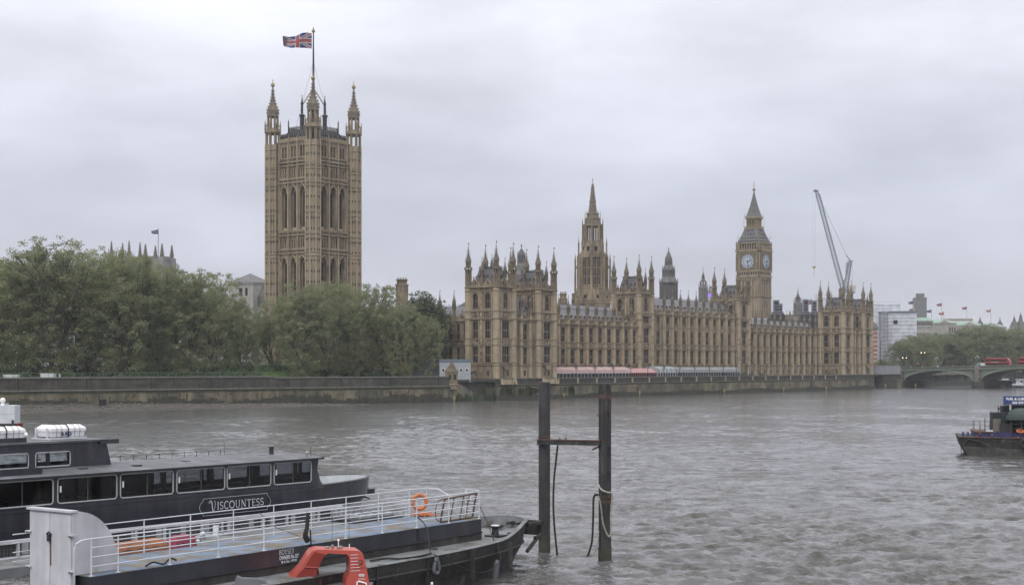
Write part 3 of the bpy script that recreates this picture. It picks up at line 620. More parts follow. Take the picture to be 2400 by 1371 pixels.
rang('river_wing', XW, [179.6+5.38*k for k in range(0, 11)], 174.6, 237, rw=11, rh=4.8)
tower(0, 237.4); tower(0, 257.9)
rang('link_range', -.3, [249.4, 254.0], 246.4, 257.2, zc=23.6, ww=1.8, rw=10, rh=7)
# south front running back towards the great tower
def south_front():
    fr = (-11.2, 1.2, -1, 0, 0, -1); b = MB(fr); t = MB().build('south_front', palace); L_ = 70; holes = []; zc = 23.2
    cs = [5.6+5.6*k for k in range(12)]
    for k, c in enumerate(cs):
        for q in (-1.35, 1.35):
            for z, h_ in ((10.75, 4.75), (17.8, 4.7)): holes.append(window(t, fr, c-2.8+q, z, 1.3, h_, 2, reg=k < 3))
        carved(b, c-5, c-.7, 15.95, 17.5, 18, rr_)
    facade(b, L_, 5, zc+.2, holes)
    for z, h_, pr in ((10.0, .2, .2), (15.7, .2, .22), (17.5, .2, .22), (zc, .38, .45)): band(b, 0, L_, z, h_, pr)
    parapet(b, L_, zc+.3, rr_)
    for c in cs: b.prism([(c-.55, -.1), (c+.55, -.1), (c+.4, .62), (c+.15, .8), (c-.15, .8), (c-.4, .62)][::-1], 5, zc+1.6, 'stone')
    b.fr = None; n2 = b.build('south_front', palace); t.data = n2.data; bpy.data.objects.remove(n2)
    for c in cs: inst('pinnacle', PIN, t, (-11.2-c, .95, zc+1.6), 0)
    rb = MB(); z0 = zc+.3; rb.add([(-81, 2, z0), (-11, 2, z0), (-11, 14, z0), (-81, 14, z0), (-81, 8, z0+4.6), (-11, 8, z0+4.6)], [(0, 3, 2, 1), (0, 1, 5, 4), (2, 3, 4, 5), (1, 2, 5), (3, 0, 4)], 'slate')
    x = -80
    while x < -11: rb.box(x-.04, x+.04, 7.96, 8.04, z0+4.5, z0+5.2, 'iron_roof'); x += .5
    rb.build('roof', t)
south_front()
# inner ranges and roofs that show above the river wings
def inner(x0, x1, y0, y1, ze, zr, hipn=4, wall='stone'):
    b = MB(); b.box(x0, x1, y0, y1, 5, ze, wall); b.box(x0-.2, x1+.2, y0-.2, y1+.2, ze-.3, ze, wall)
    t = b.build('inner_range', palace); r = MB(); xm = (x0+x1)/2
    r.add([(x0-.3, y0, ze), (x1+.3, y0, ze), (x1+.3, y1, ze), (x0-.3, y1, ze), (xm, y0+hipn, zr), (xm, y1-hipn, zr)], [(0, 3, 2, 1), (1, 2, 5, 4), (3, 0, 4, 5), (0, 1, 4), (2, 3, 5)], 'slate')
    y = y0+hipn
    while y < y1-hipn: r.box(xm-.05, xm+.05, y-.05, y+.05, zr-.02, zr+.5, 'iron_roof'); y += .6
    r.build('roof', t); return t
inner(-46, -30, 30, 120, 26, 31.8); inner(-48, -34, 122, 230, 25.5, 31.0); inner(-75, -62, 25, 110, 24, 29.5); inner(-34, -20, 176, 236, 23.5, 27.3)
b = MB(); b.box(-80, -22, 16, 234, 5, 20, 'stone_dark'); b.build('courtyard_block', palace)
# windows: the hundred nearest as parts, the rest as one piece
cam0 = Vector((0, 0))
def wd(r): x, y, _ = pw(*r[2][:2]); return math.hypot(x, y)
WINS.sort(key=wd)
for r in WINS[:100]: place_window(*r)
mg = MB()
for par, b, loc, rz in WINS[100:]:
    c, s_ = math.cos(rz), math.sin(rz); mg.fr = (loc[0], loc[1], c, s_, -s_, c); nb = len(mg.v)
    mg.v += [(loc[0]+c*x-s_*y, loc[1]+s_*x+c*y, loc[2]+z) for x, y, z in b.v]
    for f, k in zip(b.f, b.m): mg.f.append([nb+i for i in f]); mg.m.append(mg.mi(b.mats[k]))
o = mg.build('window', palace); o['kind'] = 'stuff'
# ------------------------------------------------------------------ the great square tower
VT = thing('square_tower', 'great square gothic tower with four corner turrets and a flagpole, standing behind the garden trees', 'tower', pw(-91, 15.4, GZ), PROT)
def great_tower():
    TR = 9.6; FZ = 9.3; r = random.Random(9); Z = lambda z: z-GZ
    b = MB(); body = MB().build('shaft', VT)
    faces = [(( -TR, -FZ, 1, 0, 0, -1)), ((FZ, -TR, 0, 1, 1, 0)), ((TR, FZ, -1, 0, 0, 1)), ((-FZ, TR, 0, -1, -1, 0))]
    for fi, fr in enumerate(faces):
        b.fr = fr; L_ = 2*TR; c0 = [L_/2-4.35, L_/2, L_/2+4.35]; holes = []
        for c in c0:
            for z0, h_, sp_ in ((31.0, 15.0, 1), (55.4, 14.2, 1)):
                holes.append(window(body, fr, c, Z(z0), 2.6, h_, 2, (.35, .62) if z0 < 40 else (.5,), True, rec=1.35, reg=False))
                zt = Z(z0+h_)
                for s_ in (-1, 1):   # pointed hood over each opening
                    b.tube([(c+s_*1.7, .1, zt-2.6), (c+s_*1.5, .15, zt-1.2), (c+s_*.9, .2, zt), (c+s_*.3, .2, zt+.7), (c, .2, zt+(1.6 if z0 > 40 else .8))], .2, 'stone_light', 5)
                    b.box(c+s_*2.15-.22, c+s_*2.15+.22, -.1, .35, Z(z0)-1, zt+1.5, 'stone_tower')
                b.box(c-1.5, c+1.5, -.1, .3, Z(z0)-1.0, Z(z0)-.35, 'stone_light')
                if z0 > 40: b.box(c-.14, c+.14, .05, .35, zt+1.4, zt+2.6, 'stone_light')
                for q in range(5): b.box(c-1.3+q*.55, c-1.05+q*.55, .1, .33, Z(z0)-.95, Z(z0)-.2, 'stone_dark')
            for z0, z1 in ((49.3, 52.3), (72.8, 75.7)):
                for q in range(4): u = c-1.62+q*1.08; holes.append((u-.3, u+.3, Z(z0), Z(z1))); b.box(u-.3, u+.3, -.75, -.7, Z(z0), Z(z1), 'dark_opening')
            carved(b, c-1.7, c+1.7, Z(46.9), Z(48.0), 16, r, .08, .25)
            holes.append((c-1.1, c-.25, Z(79.6), Z(83.2))); holes.append((c+.25, c+1.1, Z(79.6), Z(83.2))); b.box(c-1.1, c+1.1, -.75, -.7, Z(79.6), Z(83.2), 'dark_opening')
            b.box(c-1.1, c+1.1, -.4, -.2, Z(81.2), Z(81.4), 'stone_tower')
            b.vprism([(c-1.3, Z(84.2)), (c+1.3, Z(84.2)), (c+.4, Z(84.9)), (c, Z(86.0)), (c-.4, Z(84.9))], -.5, .15, 'stone_tower')
            b.box(c-.12, c+.12, -.3, -.05, Z(85.8), Z(86.9), 'stone_dark')
        holes = [h for h in holes if h]
        facade(b, L_-1, Z(5.4), Z(85), holes, 'stone_tower', 1.5, u0=1)
        for c in (c0[0]-2.18, c0[0]+2.18, c0[2]-2.18, c0[2]+2.18):
            b.box(c-.2, c+.2, -.1, .4, Z(5.4), Z(85.6), 'stone_light'); b.lathe([(.28, Z(85.6)), (.25, Z(86.2)), (.01, Z(87.6))], 6, 'stone_tower', c, .1)
        for z, h_, pr in ((47.3, .5, .45), (48.5, .5, .5), (53.3, .45, .5), (54.6, .4, .45), (70.8, .5, .5), (72.0, .4, .45), (76.6, .4, .45), (77.7, .5, .55), (79.0, .3, .3), (84.6, .45, .4)): band(b, 2, L_-2, Z(z), h_, pr, 'stone_tower')
        for z0, z1, n_ in ((53.75, 54.6, 50), (71.3, 72, 50), (76.95, 77.7, 40), (78.2, 79, 40)): carved(b, 2.4, L_-2.4, Z(z0), Z(z1), n_, r, .1, .3)
        for u in np.arange(2.6, L_-2.4, .62): b.box(u-.06, u+.06, -.1, .12, Z(83.3), Z(84.6), 'stone_light')
        u = 2.6
        while u < L_-2.8: b.box(u, u+.45, -.4, .02, Z(85), Z(86.1), 'stone_light'); u += .9
        for u in np.arange(2.7, L_-2.4, .7):
            b.box(u-.09, u+.09, -.1, .14, Z(52.5), Z(53.3), 'stone_dark'); b.box(u-.09, u+.09, -.1, .14, Z(75.9), Z(76.6), 'stone_dark'); b.box(u-.12, u+.12, -.1, .16, Z(70.0), Z(70.8), 'stone_dark')
    b.fr = None; b.box(-8.5, 8.5, -8.5, 8.5, Z(84.2), Z(84.6), 'lead'); b.box(-7.7, 7.7, -7.7, 7.7, 0, Z(84.1), 'dark_opening')
    n2 = b.build('shaft', VT); body.data = n2.data; bpy.data.objects.remove(n2)
    t = MB(); RT = 2.55; mt = 'stone_tower'
    t.lathe([(RT+.25, 0), (RT+.25, Z(30)), (RT, Z(30.5)), (RT, Z(86.6))], 8, mt, rot=PI/8)
    for z in (47.3, 48.6, 53.2, 54.7, 62, 70.8, 72.1, 76.7, 77.8, 84.6): t.lathe([(RT, Z(z)-.2), (RT+.28, Z(z)), (RT+.28, Z(z)+.3), (RT, Z(z)+.45)], 8, mt, rot=PI/8)
    for i in range(8):
        a = PI/8+2*PI*i/8; ca, sa = math.cos(a), math.sin(a)
        def post(rr, s_, z0, z1, m_=mt, ca=ca, sa=sa): t.box(ca*rr-s_, ca*rr+s_, sa*rr-s_, sa*rr+s_, Z(z0), Z(z1), m_)
        post(RT-.02, .24, 6, 86.6, 'stone_light'); post(RT-.3, .3, 86.6, 91); post(1.72, .24, 92.2, 96.4)
        t.lathe([(.22, Z(90.8)), (.2, Z(93.2)), (.26, Z(93.3)), (.01, Z(95.2))], 5, mt, ca*2.75, sa*2.75)
        t.tube([(ca*2.6, sa*2.6, Z(92.6)), (ca*1.9, sa*1.9, Z(94.4))], .12, mt, 4)
        a2 = 2*PI*i/8; c2, s2 = math.cos(a2)*2.36, math.sin(a2)*2.36
        for z in np.arange(31, 84, 3.6):
            for q in (-.5, .5):
                x, y = c2-q*math.sin(a2), s2+q*math.cos(a2); t.box(x-.13, x+.13, y-.13, y+.13, Z(z), Z(z)+.7, 'dark_opening'); 
            t.box(c2*1.005-.1, c2*1.005+.1, s2*1.005-.1, s2*1.005+.1, Z(z)+.7, Z(z)+3.2, 'stone_light')
        for q in range(3):
            am = a2+(q-1)*.22; t.box(math.cos(am)*2.55-.06, math.cos(am)*2.55+.06, math.sin(am)*2.55-.06, math.sin(am)*2.55+.06, Z(91.3), Z(92.4), mt)
    t.lathe([(RT-.1, Z(90.4)), (RT+.35, Z(90.9)), (RT+.35, Z(91.3)), (RT, Z(91.6)), (1.9, Z(92.4))], 8, mt, rot=PI/8)
    t.lathe([(1.7, Z(96.2)), (2.1, Z(96.5)), (2.1, Z(97.1)), (1.9, Z(97.3)), (2.05, Z(98.6)), (1.75, Z(99.3)), (1.25, Z(100.4)), (.85, Z(101.8)), (.5, Z(103.6)), (.32, Z(106.2)), (.2, Z(107))], 8, 'stone_weather', rot=PI/8)
    for k in range(8):
        z = Z(97.6+k*1.1); rr = (2.15, 2.1, 1.7, 1.25, .95, .72, .55, .45)[k]
        for i in range(8): a = PI/8+2*PI*i/8; x, y = math.cos(a)*rr, math.sin(a)*rr; t.box(x-.14, x+.14, y-.14, y+.14, z, z+.36, mt)
    t.ball((0, 0, Z(107.5)), .72, 'gilded_panel', 6, .95); t.lathe([(.55, Z(107.9)), (.5, Z(108.1)), (.1, Z(108.5))], 8, 'gold'); t.box(-.06, .06, -.06, .06, Z(108.2), Z(109.6), 'gold'); t.box(-.25, .25, -.05, .05, Z(109), Z(109.12), 'gold')
    TD = datamesh(t, 'corner_turret')
    for x in (-TR, TR):
        for y in (-TR, TR): inst('corner_turret', TD, VT, (x, y, 0), 0, (1, 1, .972))
    # iron roof, cresting and the four inner pinnacles
    rf = MB(); rf.prism([(-8.3, -8.3), (8.3, -8.3), (8.3, 8.3), (-8.3, 8.3)], Z(84.6), Z(87.3), 'iron_roof', [(-7.9, -7.9), (7.9, -7.9), (7.9, 7.9), (-7.9, 7.9)])
    rf.prism([(-7.0, -7.0), (7.0, -7.0), (7.0, 7.0), (-7.0, 7.0)], Z(87.3), Z(89.3), 'iron_roof', [(-5.8, -5.8), (5.8, -5.8), (5.8, 5.8), (-5.8, 5.8)])
    for s_, z, n_, h_ in ((7.9, 87.3, 44, .7), (5.9, 89.3, 34, 1.2)):
        for i in range(n_):
            q = -s_+2*s_*i/n_
            for x, y in ((q, -s_), (s_, q), (-q, s_), (-s_, -q)): rf.box(x-.06, x+.06, y-.06, y+.06, Z(z), Z(z)+h_, 'gold' if i % 3 == 0 else 'iron_roof')
        rf.box(-s_-.05, s_+.05, -s_-.05, -s_+.05, Z(z)+h_*.5, Z(z)+h_*.5+.1, 'iron_roof'); rf.box(s_-.05, s_+.05, -s_, s_, Z(z)+h_*.5, Z(z)+h_*.5+.1, 'iron_roof')
        rf.box(-s_-.05, s_+.05, s_-.05, s_+.05, Z(z)+h_*.5, Z(z)+h_*.5+.1, 'iron_roof'); rf.box(-s_-.05, -s_+.05, -s_, s_, Z(z)+h_*.5, Z(z)+h_*.5+.1, 'iron_roof')
    for x in (-5.9, 5.9):
        for y in (-5.9, 5.9): rf.lathe([(.25, Z(87.5)), (.2, Z(92.3)), (.02, Z(93.3))], 6, 'iron_roof', x, y); rf.box(x-.4, x+.4, y-.05, y+.05, Z(92.1), Z(92.25), 'gold')
    for q in (-3.9, 3.9):
        for x, y in ((q, -7.5), (7.5, q), (-7.5, q), (q, 7.5)): rf.lathe([(.16, Z(86.4)), (.12, Z(89.6)), (.01, Z(90.6))], 5, 'iron_roof', x, y)
    for x in (-2.7, 2.7):
        for y in (-2.7, 2.7):
            rf.lathe([(.75, Z(88.4)), (.75, Z(94.2)), (1.0, Z(94.4)), (1.0, Z(94.8)), (.42, Z(95.2)), (.4, Z(98.4)), (.55, Z(98.6)), (.3, Z(99.4)), (.05, Z(101.2))], 8, 'iron_roof', x, y)
            rf.lathe([(.78, Z(94.85)), (.5, Z(95.15))], 8, 'gold', x, y); rf.ball((x, y, Z(101.3)), .25, 'gold', 4)
            rf.tube([(x, y, Z(98)), (x*.1, y*.1, Z(103.5))], .2, 'gilded_panel', 5)
    rf.build('roof', VT)
    p = MB(); p.lathe([(.5, Z(88)), (.42, Z(104)), (.3, Z(114)), (.2, Z(122.6))], 10, 'black_metal'); p.ball((0, 0, Z(123.3)), .62, 'gilded_panel', 6); p.lathe([(.3, Z(123.8)), (.25, Z(124)), (.02, Z(124.9))], 6, 'gold')
    p.lathe([(.5, Z(104)), (.6, Z(104.3)), (.5, Z(104.6))], 8, 'iron_roof')
    for x, y in ((-5.5, -5.5), (5.5, 5.5), (5.5, -5.5), (-5.5, 5.5)): p.tube([(0, 0, Z(113)), (x*.8, y*.8, Z(89))], .045, 'black_metal', 4)
    p.build('flagpole', VT)
great_tower()
# ------------------------------------------------------------------ flags
def union(u, v):            # u,v in 0..1, proportion 2:1
    x, y = (u-.5)*2, v-.5
    if abs(x) < .1 or abs(y) < .1: return 'flag_red'
    if abs(x) < .167 or abs(y) < .167: return 'flag_white'
    d1, d2 = (y-x*.5)*.894, (y+x*.5)*.894; d = d1 if abs(d1) < abs(d2) else d2
    if abs(d) < .034: return 'flag_red'
    if abs(d) < .10: return 'flag_white'
    return 'flag_blue'
def flag(name, L_, H, loc, label, fn=union, n=(60, 30), dirx=-1, amp=.06, droop=.18, ang=0, group=None, cat='flag', th=.03):
    b = MB(); nu, nv = n; P_ = {}
    for s_ in (0, 1):
        for i in range(nu+1):
            for j in range(nv+1):
                u, v = i/nu, j/nv; x = dirx*L_*u*(1-.04*math.sin(6*u)); y = (amp*L_*math.sin(u*9+v*2)*u**.6+.035*L_*math.sin(u*21+3*v)*u)+(s_-.5)*th
                z = (v-.5)*H*(1-.38*u**2)-droop*L_*u*(1-u)*.5+.02*L_*math.sin(7*u)+.05*H*math.sin(5*u+1)*v
                P_[s_, i, j] = (x, y, z)
    idx = {k: q for q, k in enumerate(P_)}; b.v = list(P_.values())
    for i in range(nu):
        for j in range(nv):
            m_ = b.mi(fn((i+.5)/nu, (j+.5)/nv))
            b.f.append([idx[0, i, j], idx[0, i+1, j], idx[0, i+1, j+1], idx[0, i, j+1]]); b.m.append(m_)
            b.f.append([idx[1, i, j], idx[1, i, j+1], idx[1, i+1, j+1], idx[1, i+1, j]]); b.m.append(m_)
    o = b.build(name, smooth=True); o.location = loc; o.rotation_euler = (0, 0, ang); tag(o, label, cat, group); return o
vx, vy, _ = pw(-91, 15.4)
flag('union_flag', 9.6, 5.0, (vx-.5, vy-.3, 119.8), 'large red, white and blue flag flying from the pole on the great square tower', n=(96, 48), droop=-.04, amp=.085)
# ------------------------------------------------------------------ clock tower
CT = thing('clock_tower', 'tall gothic clock tower with white dials, gilded belfry and pointed iron roof', 'tower', (122.5, 720, GZ), PROT)
def clock_tower():
    Z = lambda z: z-GZ; h = 6.2; r = random.Random(2); b = MB(); cf = []
    faces = [(-h, -h, 1, 0, 0, -1), (h, -h, 0, 1, 1, 0), (h, h, -1, 0, 0, 1), (-h, h, 0, -1, -1, 0)]; L_ = 2*h
    for fi, fr in enumerate(faces):
        b.fr = fr; b.box(.2, L_-.2, -1, 0, 0, Z(55), 'stone_tower')
        for u in (0, 1.25, L_-1.25-.9+.9-.0, ): pass
        for u0, u1 in ((0, 1.9), (L_-1.9, L_)): b.box(u0, u1, -.5, .35, 0, Z(55), 'stone_tower')
        for k in range(5):
            u = 2.6+(L_-5.2)*k/4; b.box(u-.14, u+.14, -.1, .28, Z(10), Z(53.5), 'stone_light')
        for k in range(4):
            u = 2.6+(L_-5.2)*(k+.5)/4
            for z0 in (11, 22.5, 34, 46.0):
                b.box(u-.24, u+.24, -.1, .02, Z(z0), Z(z0+(9 if z0 < 40 else 7)), 'dark_opening' if k in (1, 2) else 'stone_dark')
                b.box(u-.3, u+.3, -.1, .1, Z(z0+4), Z(z0+4.4), 'stone_tower')
        for z, hh, pr in ((20.8, .4, .55), (32.4, .4, .55), (44.6, .5, .6)): b.box(-.3, L_+.3, -.1, pr, Z(z), Z(z)+hh, 'stone_tower')
        for z0 in (21.3, 32.9, 45.1): carved(b, .3, L_-.3, Z(z0), Z(z0)+.7, 14, r, .36, .5)
        # corbelled arcade, clock stage
        for k in range(12): u = .2+k*1.03; b.vprism([(u, Z(53.2)), (u+.5, Z(53.2)), (u+.5, Z(54.9)), (u, Z(54.9))], -.1, .55, 'stone_tower')
        b.box(-.6, L_+.6, -.8, .6, Z(54.8), Z(55.4), 'stone_light')
        b.box(-.2, L_+.2, -.8, .2, Z(55.4), Z(57.6), 'stone_tower')
        for k in range(8): u = 1.35+k*1.29; b.box(u, u+.75, .1, .225, Z(55.7), Z(57.1), 'dark_opening'); b.box(u+.8, u+1.15, .1, .42, Z(55.5), Z(57.4), 'stone_light')
        b.box(-.5, L_+.5, -.8, .55, Z(57.3), Z(57.75), 'stone_light')
        b.box(-.35, L_+.35, -1, .32, Z(57.75), Z(68.2), 'stone_tower')
        for u0, u1 in ((-.5, 1.25), (L_-1.25, L_+.5)): b.box(u0, u1, -.5, .55, Z(57.75), Z(67), 'stone_tower'); b.box(u0+.35, u1-.35, .5, .66, Z(58.3), Z(66.4), 'stone_dark')
        b.box(1.5, L_-1.5, .25, .5, Z(57.95), Z(66.95), 'gilded_panel'); b.box(1.75, L_-1.75, .3, .56, Z(58.2), Z(66.7), 'stone_dark')
        for q in range(26):
            u, z = r.uniform(2, L_-2.3), Z(r.uniform(58.4, 66.3)); b.box(u, u+.25, .5, .61, z, z+.25, 'gold')
        b.box(1.2, L_-1.2, .3, .62, Z(66.95), Z(67.3), 'gold')
        b.box(-.95, L_+.95, -.8, .95, Z(67.6), Z(68.1), 'stone_light')
        for k in range(16): u = 1.4+k*.62; b.box(u, u+.2, .3, .6, Z(68.1), Z(68.9), 'gold' if k % 3 == 0 else 'stone_light')
        # belfry openings
        b.box(0, L_, -1.2, -.35, Z(68.1), Z(72.2), 'dark_opening')
        for k in range(8): u = 1.1+k*1.37; b.box(u, u+.42, -.5, .1, Z(68.1), Z(71.6), 'stone_light')
        for u0, u1 in ((0, 1.3), (L_-1.3, L_)): b.box(u0, u1, -.9, .25, Z(68.1), Z(72.2), 'stone_tower')
        b.box(-.1, L_+.1, -.8, .35, Z(71.5), Z(72.3), 'stone_tower')
        for u in (1.2, L_-1.2): b.lathe([(.22, Z(67.6)), (.2, Z(69.6)), (.35, Z(69.7)), (.02, Z(70.4))], 6, 'gold', u, .75)
    b.fr = None; b.box(-5.1, 5.1, -5.1, 5.1, 0, Z(72), 'dark_opening')
    for x in (-6.5, 6.5):
        for y in (-6.5, 6.5):
            b.lathe([(.32, Z(67.9)), (.26, Z(71.4)), (.4, Z(71.5)), (.02, Z(73.3))], 8, 'stone_tower', x, y)
            b.lathe([(.12, Z(72)), (.09, Z(75.6))], 5, 'gold', x*.9, y*.9); b.box(x*.9-.5, x*.9+.5, y*.9-.05, y*.9+.05, Z(74.6), Z(74.75), 'gold'); b.ball((x*.9, y*.9, Z(75.7)), .2, 'gold', 4)
    b.build('shaft', CT)
    # roofs
    rf = MB()
    def sq(prof, mt):
        for (a, z0), (c, z1) in zip(prof, prof[1:]): rf.prism([(-a, -a), (a, -a), (a, a), (-a, a)], Z(z0), Z(z1), mt, [(-c, -c), (c, -c), (c, c), (-c, c)])
    sq([(6.0, 72.2), (5.85, 73.0)], 'iron_roof'); sq([(5.75, 73.0), (4.95, 74.9), (4.15, 77.2), (3.5, 79.3)], 'lead')
    sq([(3.75, 79.3), (3.75, 79.8)], 'gilded_panel'); sq([(2.5, 79.8), (2.5, 84.3)], 'dark_opening'); sq([(3.0, 84.1), (3.35, 84.7), (3.3, 85.1)], 'gilded_panel')
    sq([(3.1, 85.1), (2.35, 87.4), (1.62, 90.2), (1.0, 93.2), (.5, 96.0), (.3, 97.5)], 'lead')
    for sgn in (0, 1, 2, 3):
        c, s_ = math.cos(sgn*PI/2), math.sin(sgn*PI/2)
        rf.fr = (0, 0, c, s_, s_, -c)
        for k in range(7): u = -2.6+k*.87; rf.box(u-.13, u+.13, 2.5, 2.85, Z(79.8), Z(84.2), 'gilded_panel')
        rf.box(-2.8, 2.8, 2.55, 2.9, Z(80.6), Z(80.9), 'gold')
        for k in range(14): u = -3.7+k*.57; rf.box(u-.06, u+.06, 3.6, 3.72, Z(79.8), Z(80.5), 'gold')
        for zz, n_, off in ((73.9, 6, 5.15), (75.9, 4, 4.45), (77.9, 3, 3.82)):
            for k in range(n_): u = (k-(n_-1)/2)*1.55; rf.vprism([(u-.35, Z(zz)), (u+.35, Z(zz)), (u+.35, Z(zz+.7)), (u, Z(zz+1.25)), (u-.35, Z(zz+.7))], off-.2, off+.28, 'lead'); rf.box(u-.2, u+.2, off+.1, off+.33, Z(zz+.1), Z(zz+.65), 'iron_roof')
        for zz, n_, off in ((87.2, 3, 2.4), (89.9, 2, 1.68), (92.4, 1, 1.15)):
            for k in range(n_): u = (k-(n_-1)/2)*1.4; rf.box(u-.2, u+.2, off-.1, off+.2, Z(zz), Z(zz+.45), 'gold')
        for k in range(9): f = k/8; a = 5.85-(5.85-3.5)*f; z = 73.0+6.3*f-(math.sin(f*PI)*.5); rf.box(-a-.12, -a+.12, a-.12, a+.12, Z(z), Z(z)+.35, 'gilded_panel')
        for k in range(10): f = k/9; a = 3.15*(1-f)**1.25+.3*f; rf.box(-a-.1, -a+.1, a-.1, a+.1, Z(85.2+12*f), Z(85.2+12*f)+.3, 'gilded_panel')
        rf.lathe([(.1, Z(79.8)), (.07, Z(85))], 5, 'gold', -3.7, 3.7); rf.lathe([(.2, Z(85)), (.02, Z(87.4))], 5, 'gold', -3.4, 3.4)
    rf.fr = None
    rf.lathe([(.3, Z(97.4)), (.35, Z(98.6)), (.8, Z(99)), (.8, Z(99.5)), (.3, Z(99.9)), (.1, Z(100.4)), (.07, Z(103.6))], 8, 'gold'); rf.box(-.85, .85, -.06, .06, Z(101.2), Z(101.4), 'gold'); rf.ball((0, 0, Z(102.6)), .25, 'gold', 4)
    rf.build('roof', CT)
    # dials
    for fi, fr in enumerate(faces):
        d = MB((fr[0]+fr[2]*h+fr[4]*.58, fr[1]+fr[3]*h+fr[5]*.58, *fr[2:])); zc = Z(62.45)
        def disc(r0, r1, y0, y1, mt, n_=36, zz=0):
            P_ = [(math.cos(2*PI*i/n_), math.sin(2*PI*i/n_)) for i in range(n_)]
            if r0 == 0: d.vprism([(r1*a, zc+r1*c) for a, c in P_], y0, y1, mt); return
            for i in range(n_): j = (i+1) % n_; d.vprism([(r0*P_[i][0], zc+r0*P_[i][1]), (r1*P_[i][0], zc+r1*P_[i][1]), (r1*P_[j][0], zc+r1*P_[j][1]), (r0*P_[j][0], zc+r0*P_[j][1])], y0, y1, mt)
        disc(0, 3.75, 0, .03, 'gilded_panel'); disc(0, 3.5, .03, .06, 'clock_dial'); disc(3.3, 3.5, .06, .1, 'clock_ring'); disc(2.05, 2.2, .06, .1, 'clock_ring')
        for i in range(12):
            a = 2*PI*i/12; ca, sa = math.cos(a), math.sin(a); w_ = .2
            d.vprism([(ca*2.2-sa*w_, zc+sa*2.2+ca*w_), (ca*2.2+sa*w_, zc+sa*2.2-ca*w_), (ca*3.3+sa*w_, zc+sa*3.3-ca*w_), (ca*3.3-sa*w_, zc+sa*3.3+ca*w_)][::-1], .06, .1, 'clock_ring')
        o = d.build('clock_face', CT); mir = 1
        hd = MB(d.fr)
        for ang, ln, w_ in ((R(74), 2.1, .3), (R(168), 3.1, .2)):
            sx, cz = math.sin(ang), math.cos(ang)
            # u runs left-to-right for a viewer outside the south and east faces
            hd.vprism([(-sx*.7-cz*w_, zc-cz*.7+sx*w_), (-sx*.7+cz*w_, zc-cz*.7-sx*w_), (sx*ln*.8+cz*w_, zc+cz*ln*.8-sx*w_), (sx*ln, zc+cz*ln), (sx*ln*.8-cz*w_, zc+cz*ln*.8+sx*w_)][::-1], .12, .2 if w_ > .25 else .26, 'clock_ring')
        hd.ball((0, .15, zc), .28, 'clock_ring', 6); hd.build('clock_hands', o)
clock_tower()
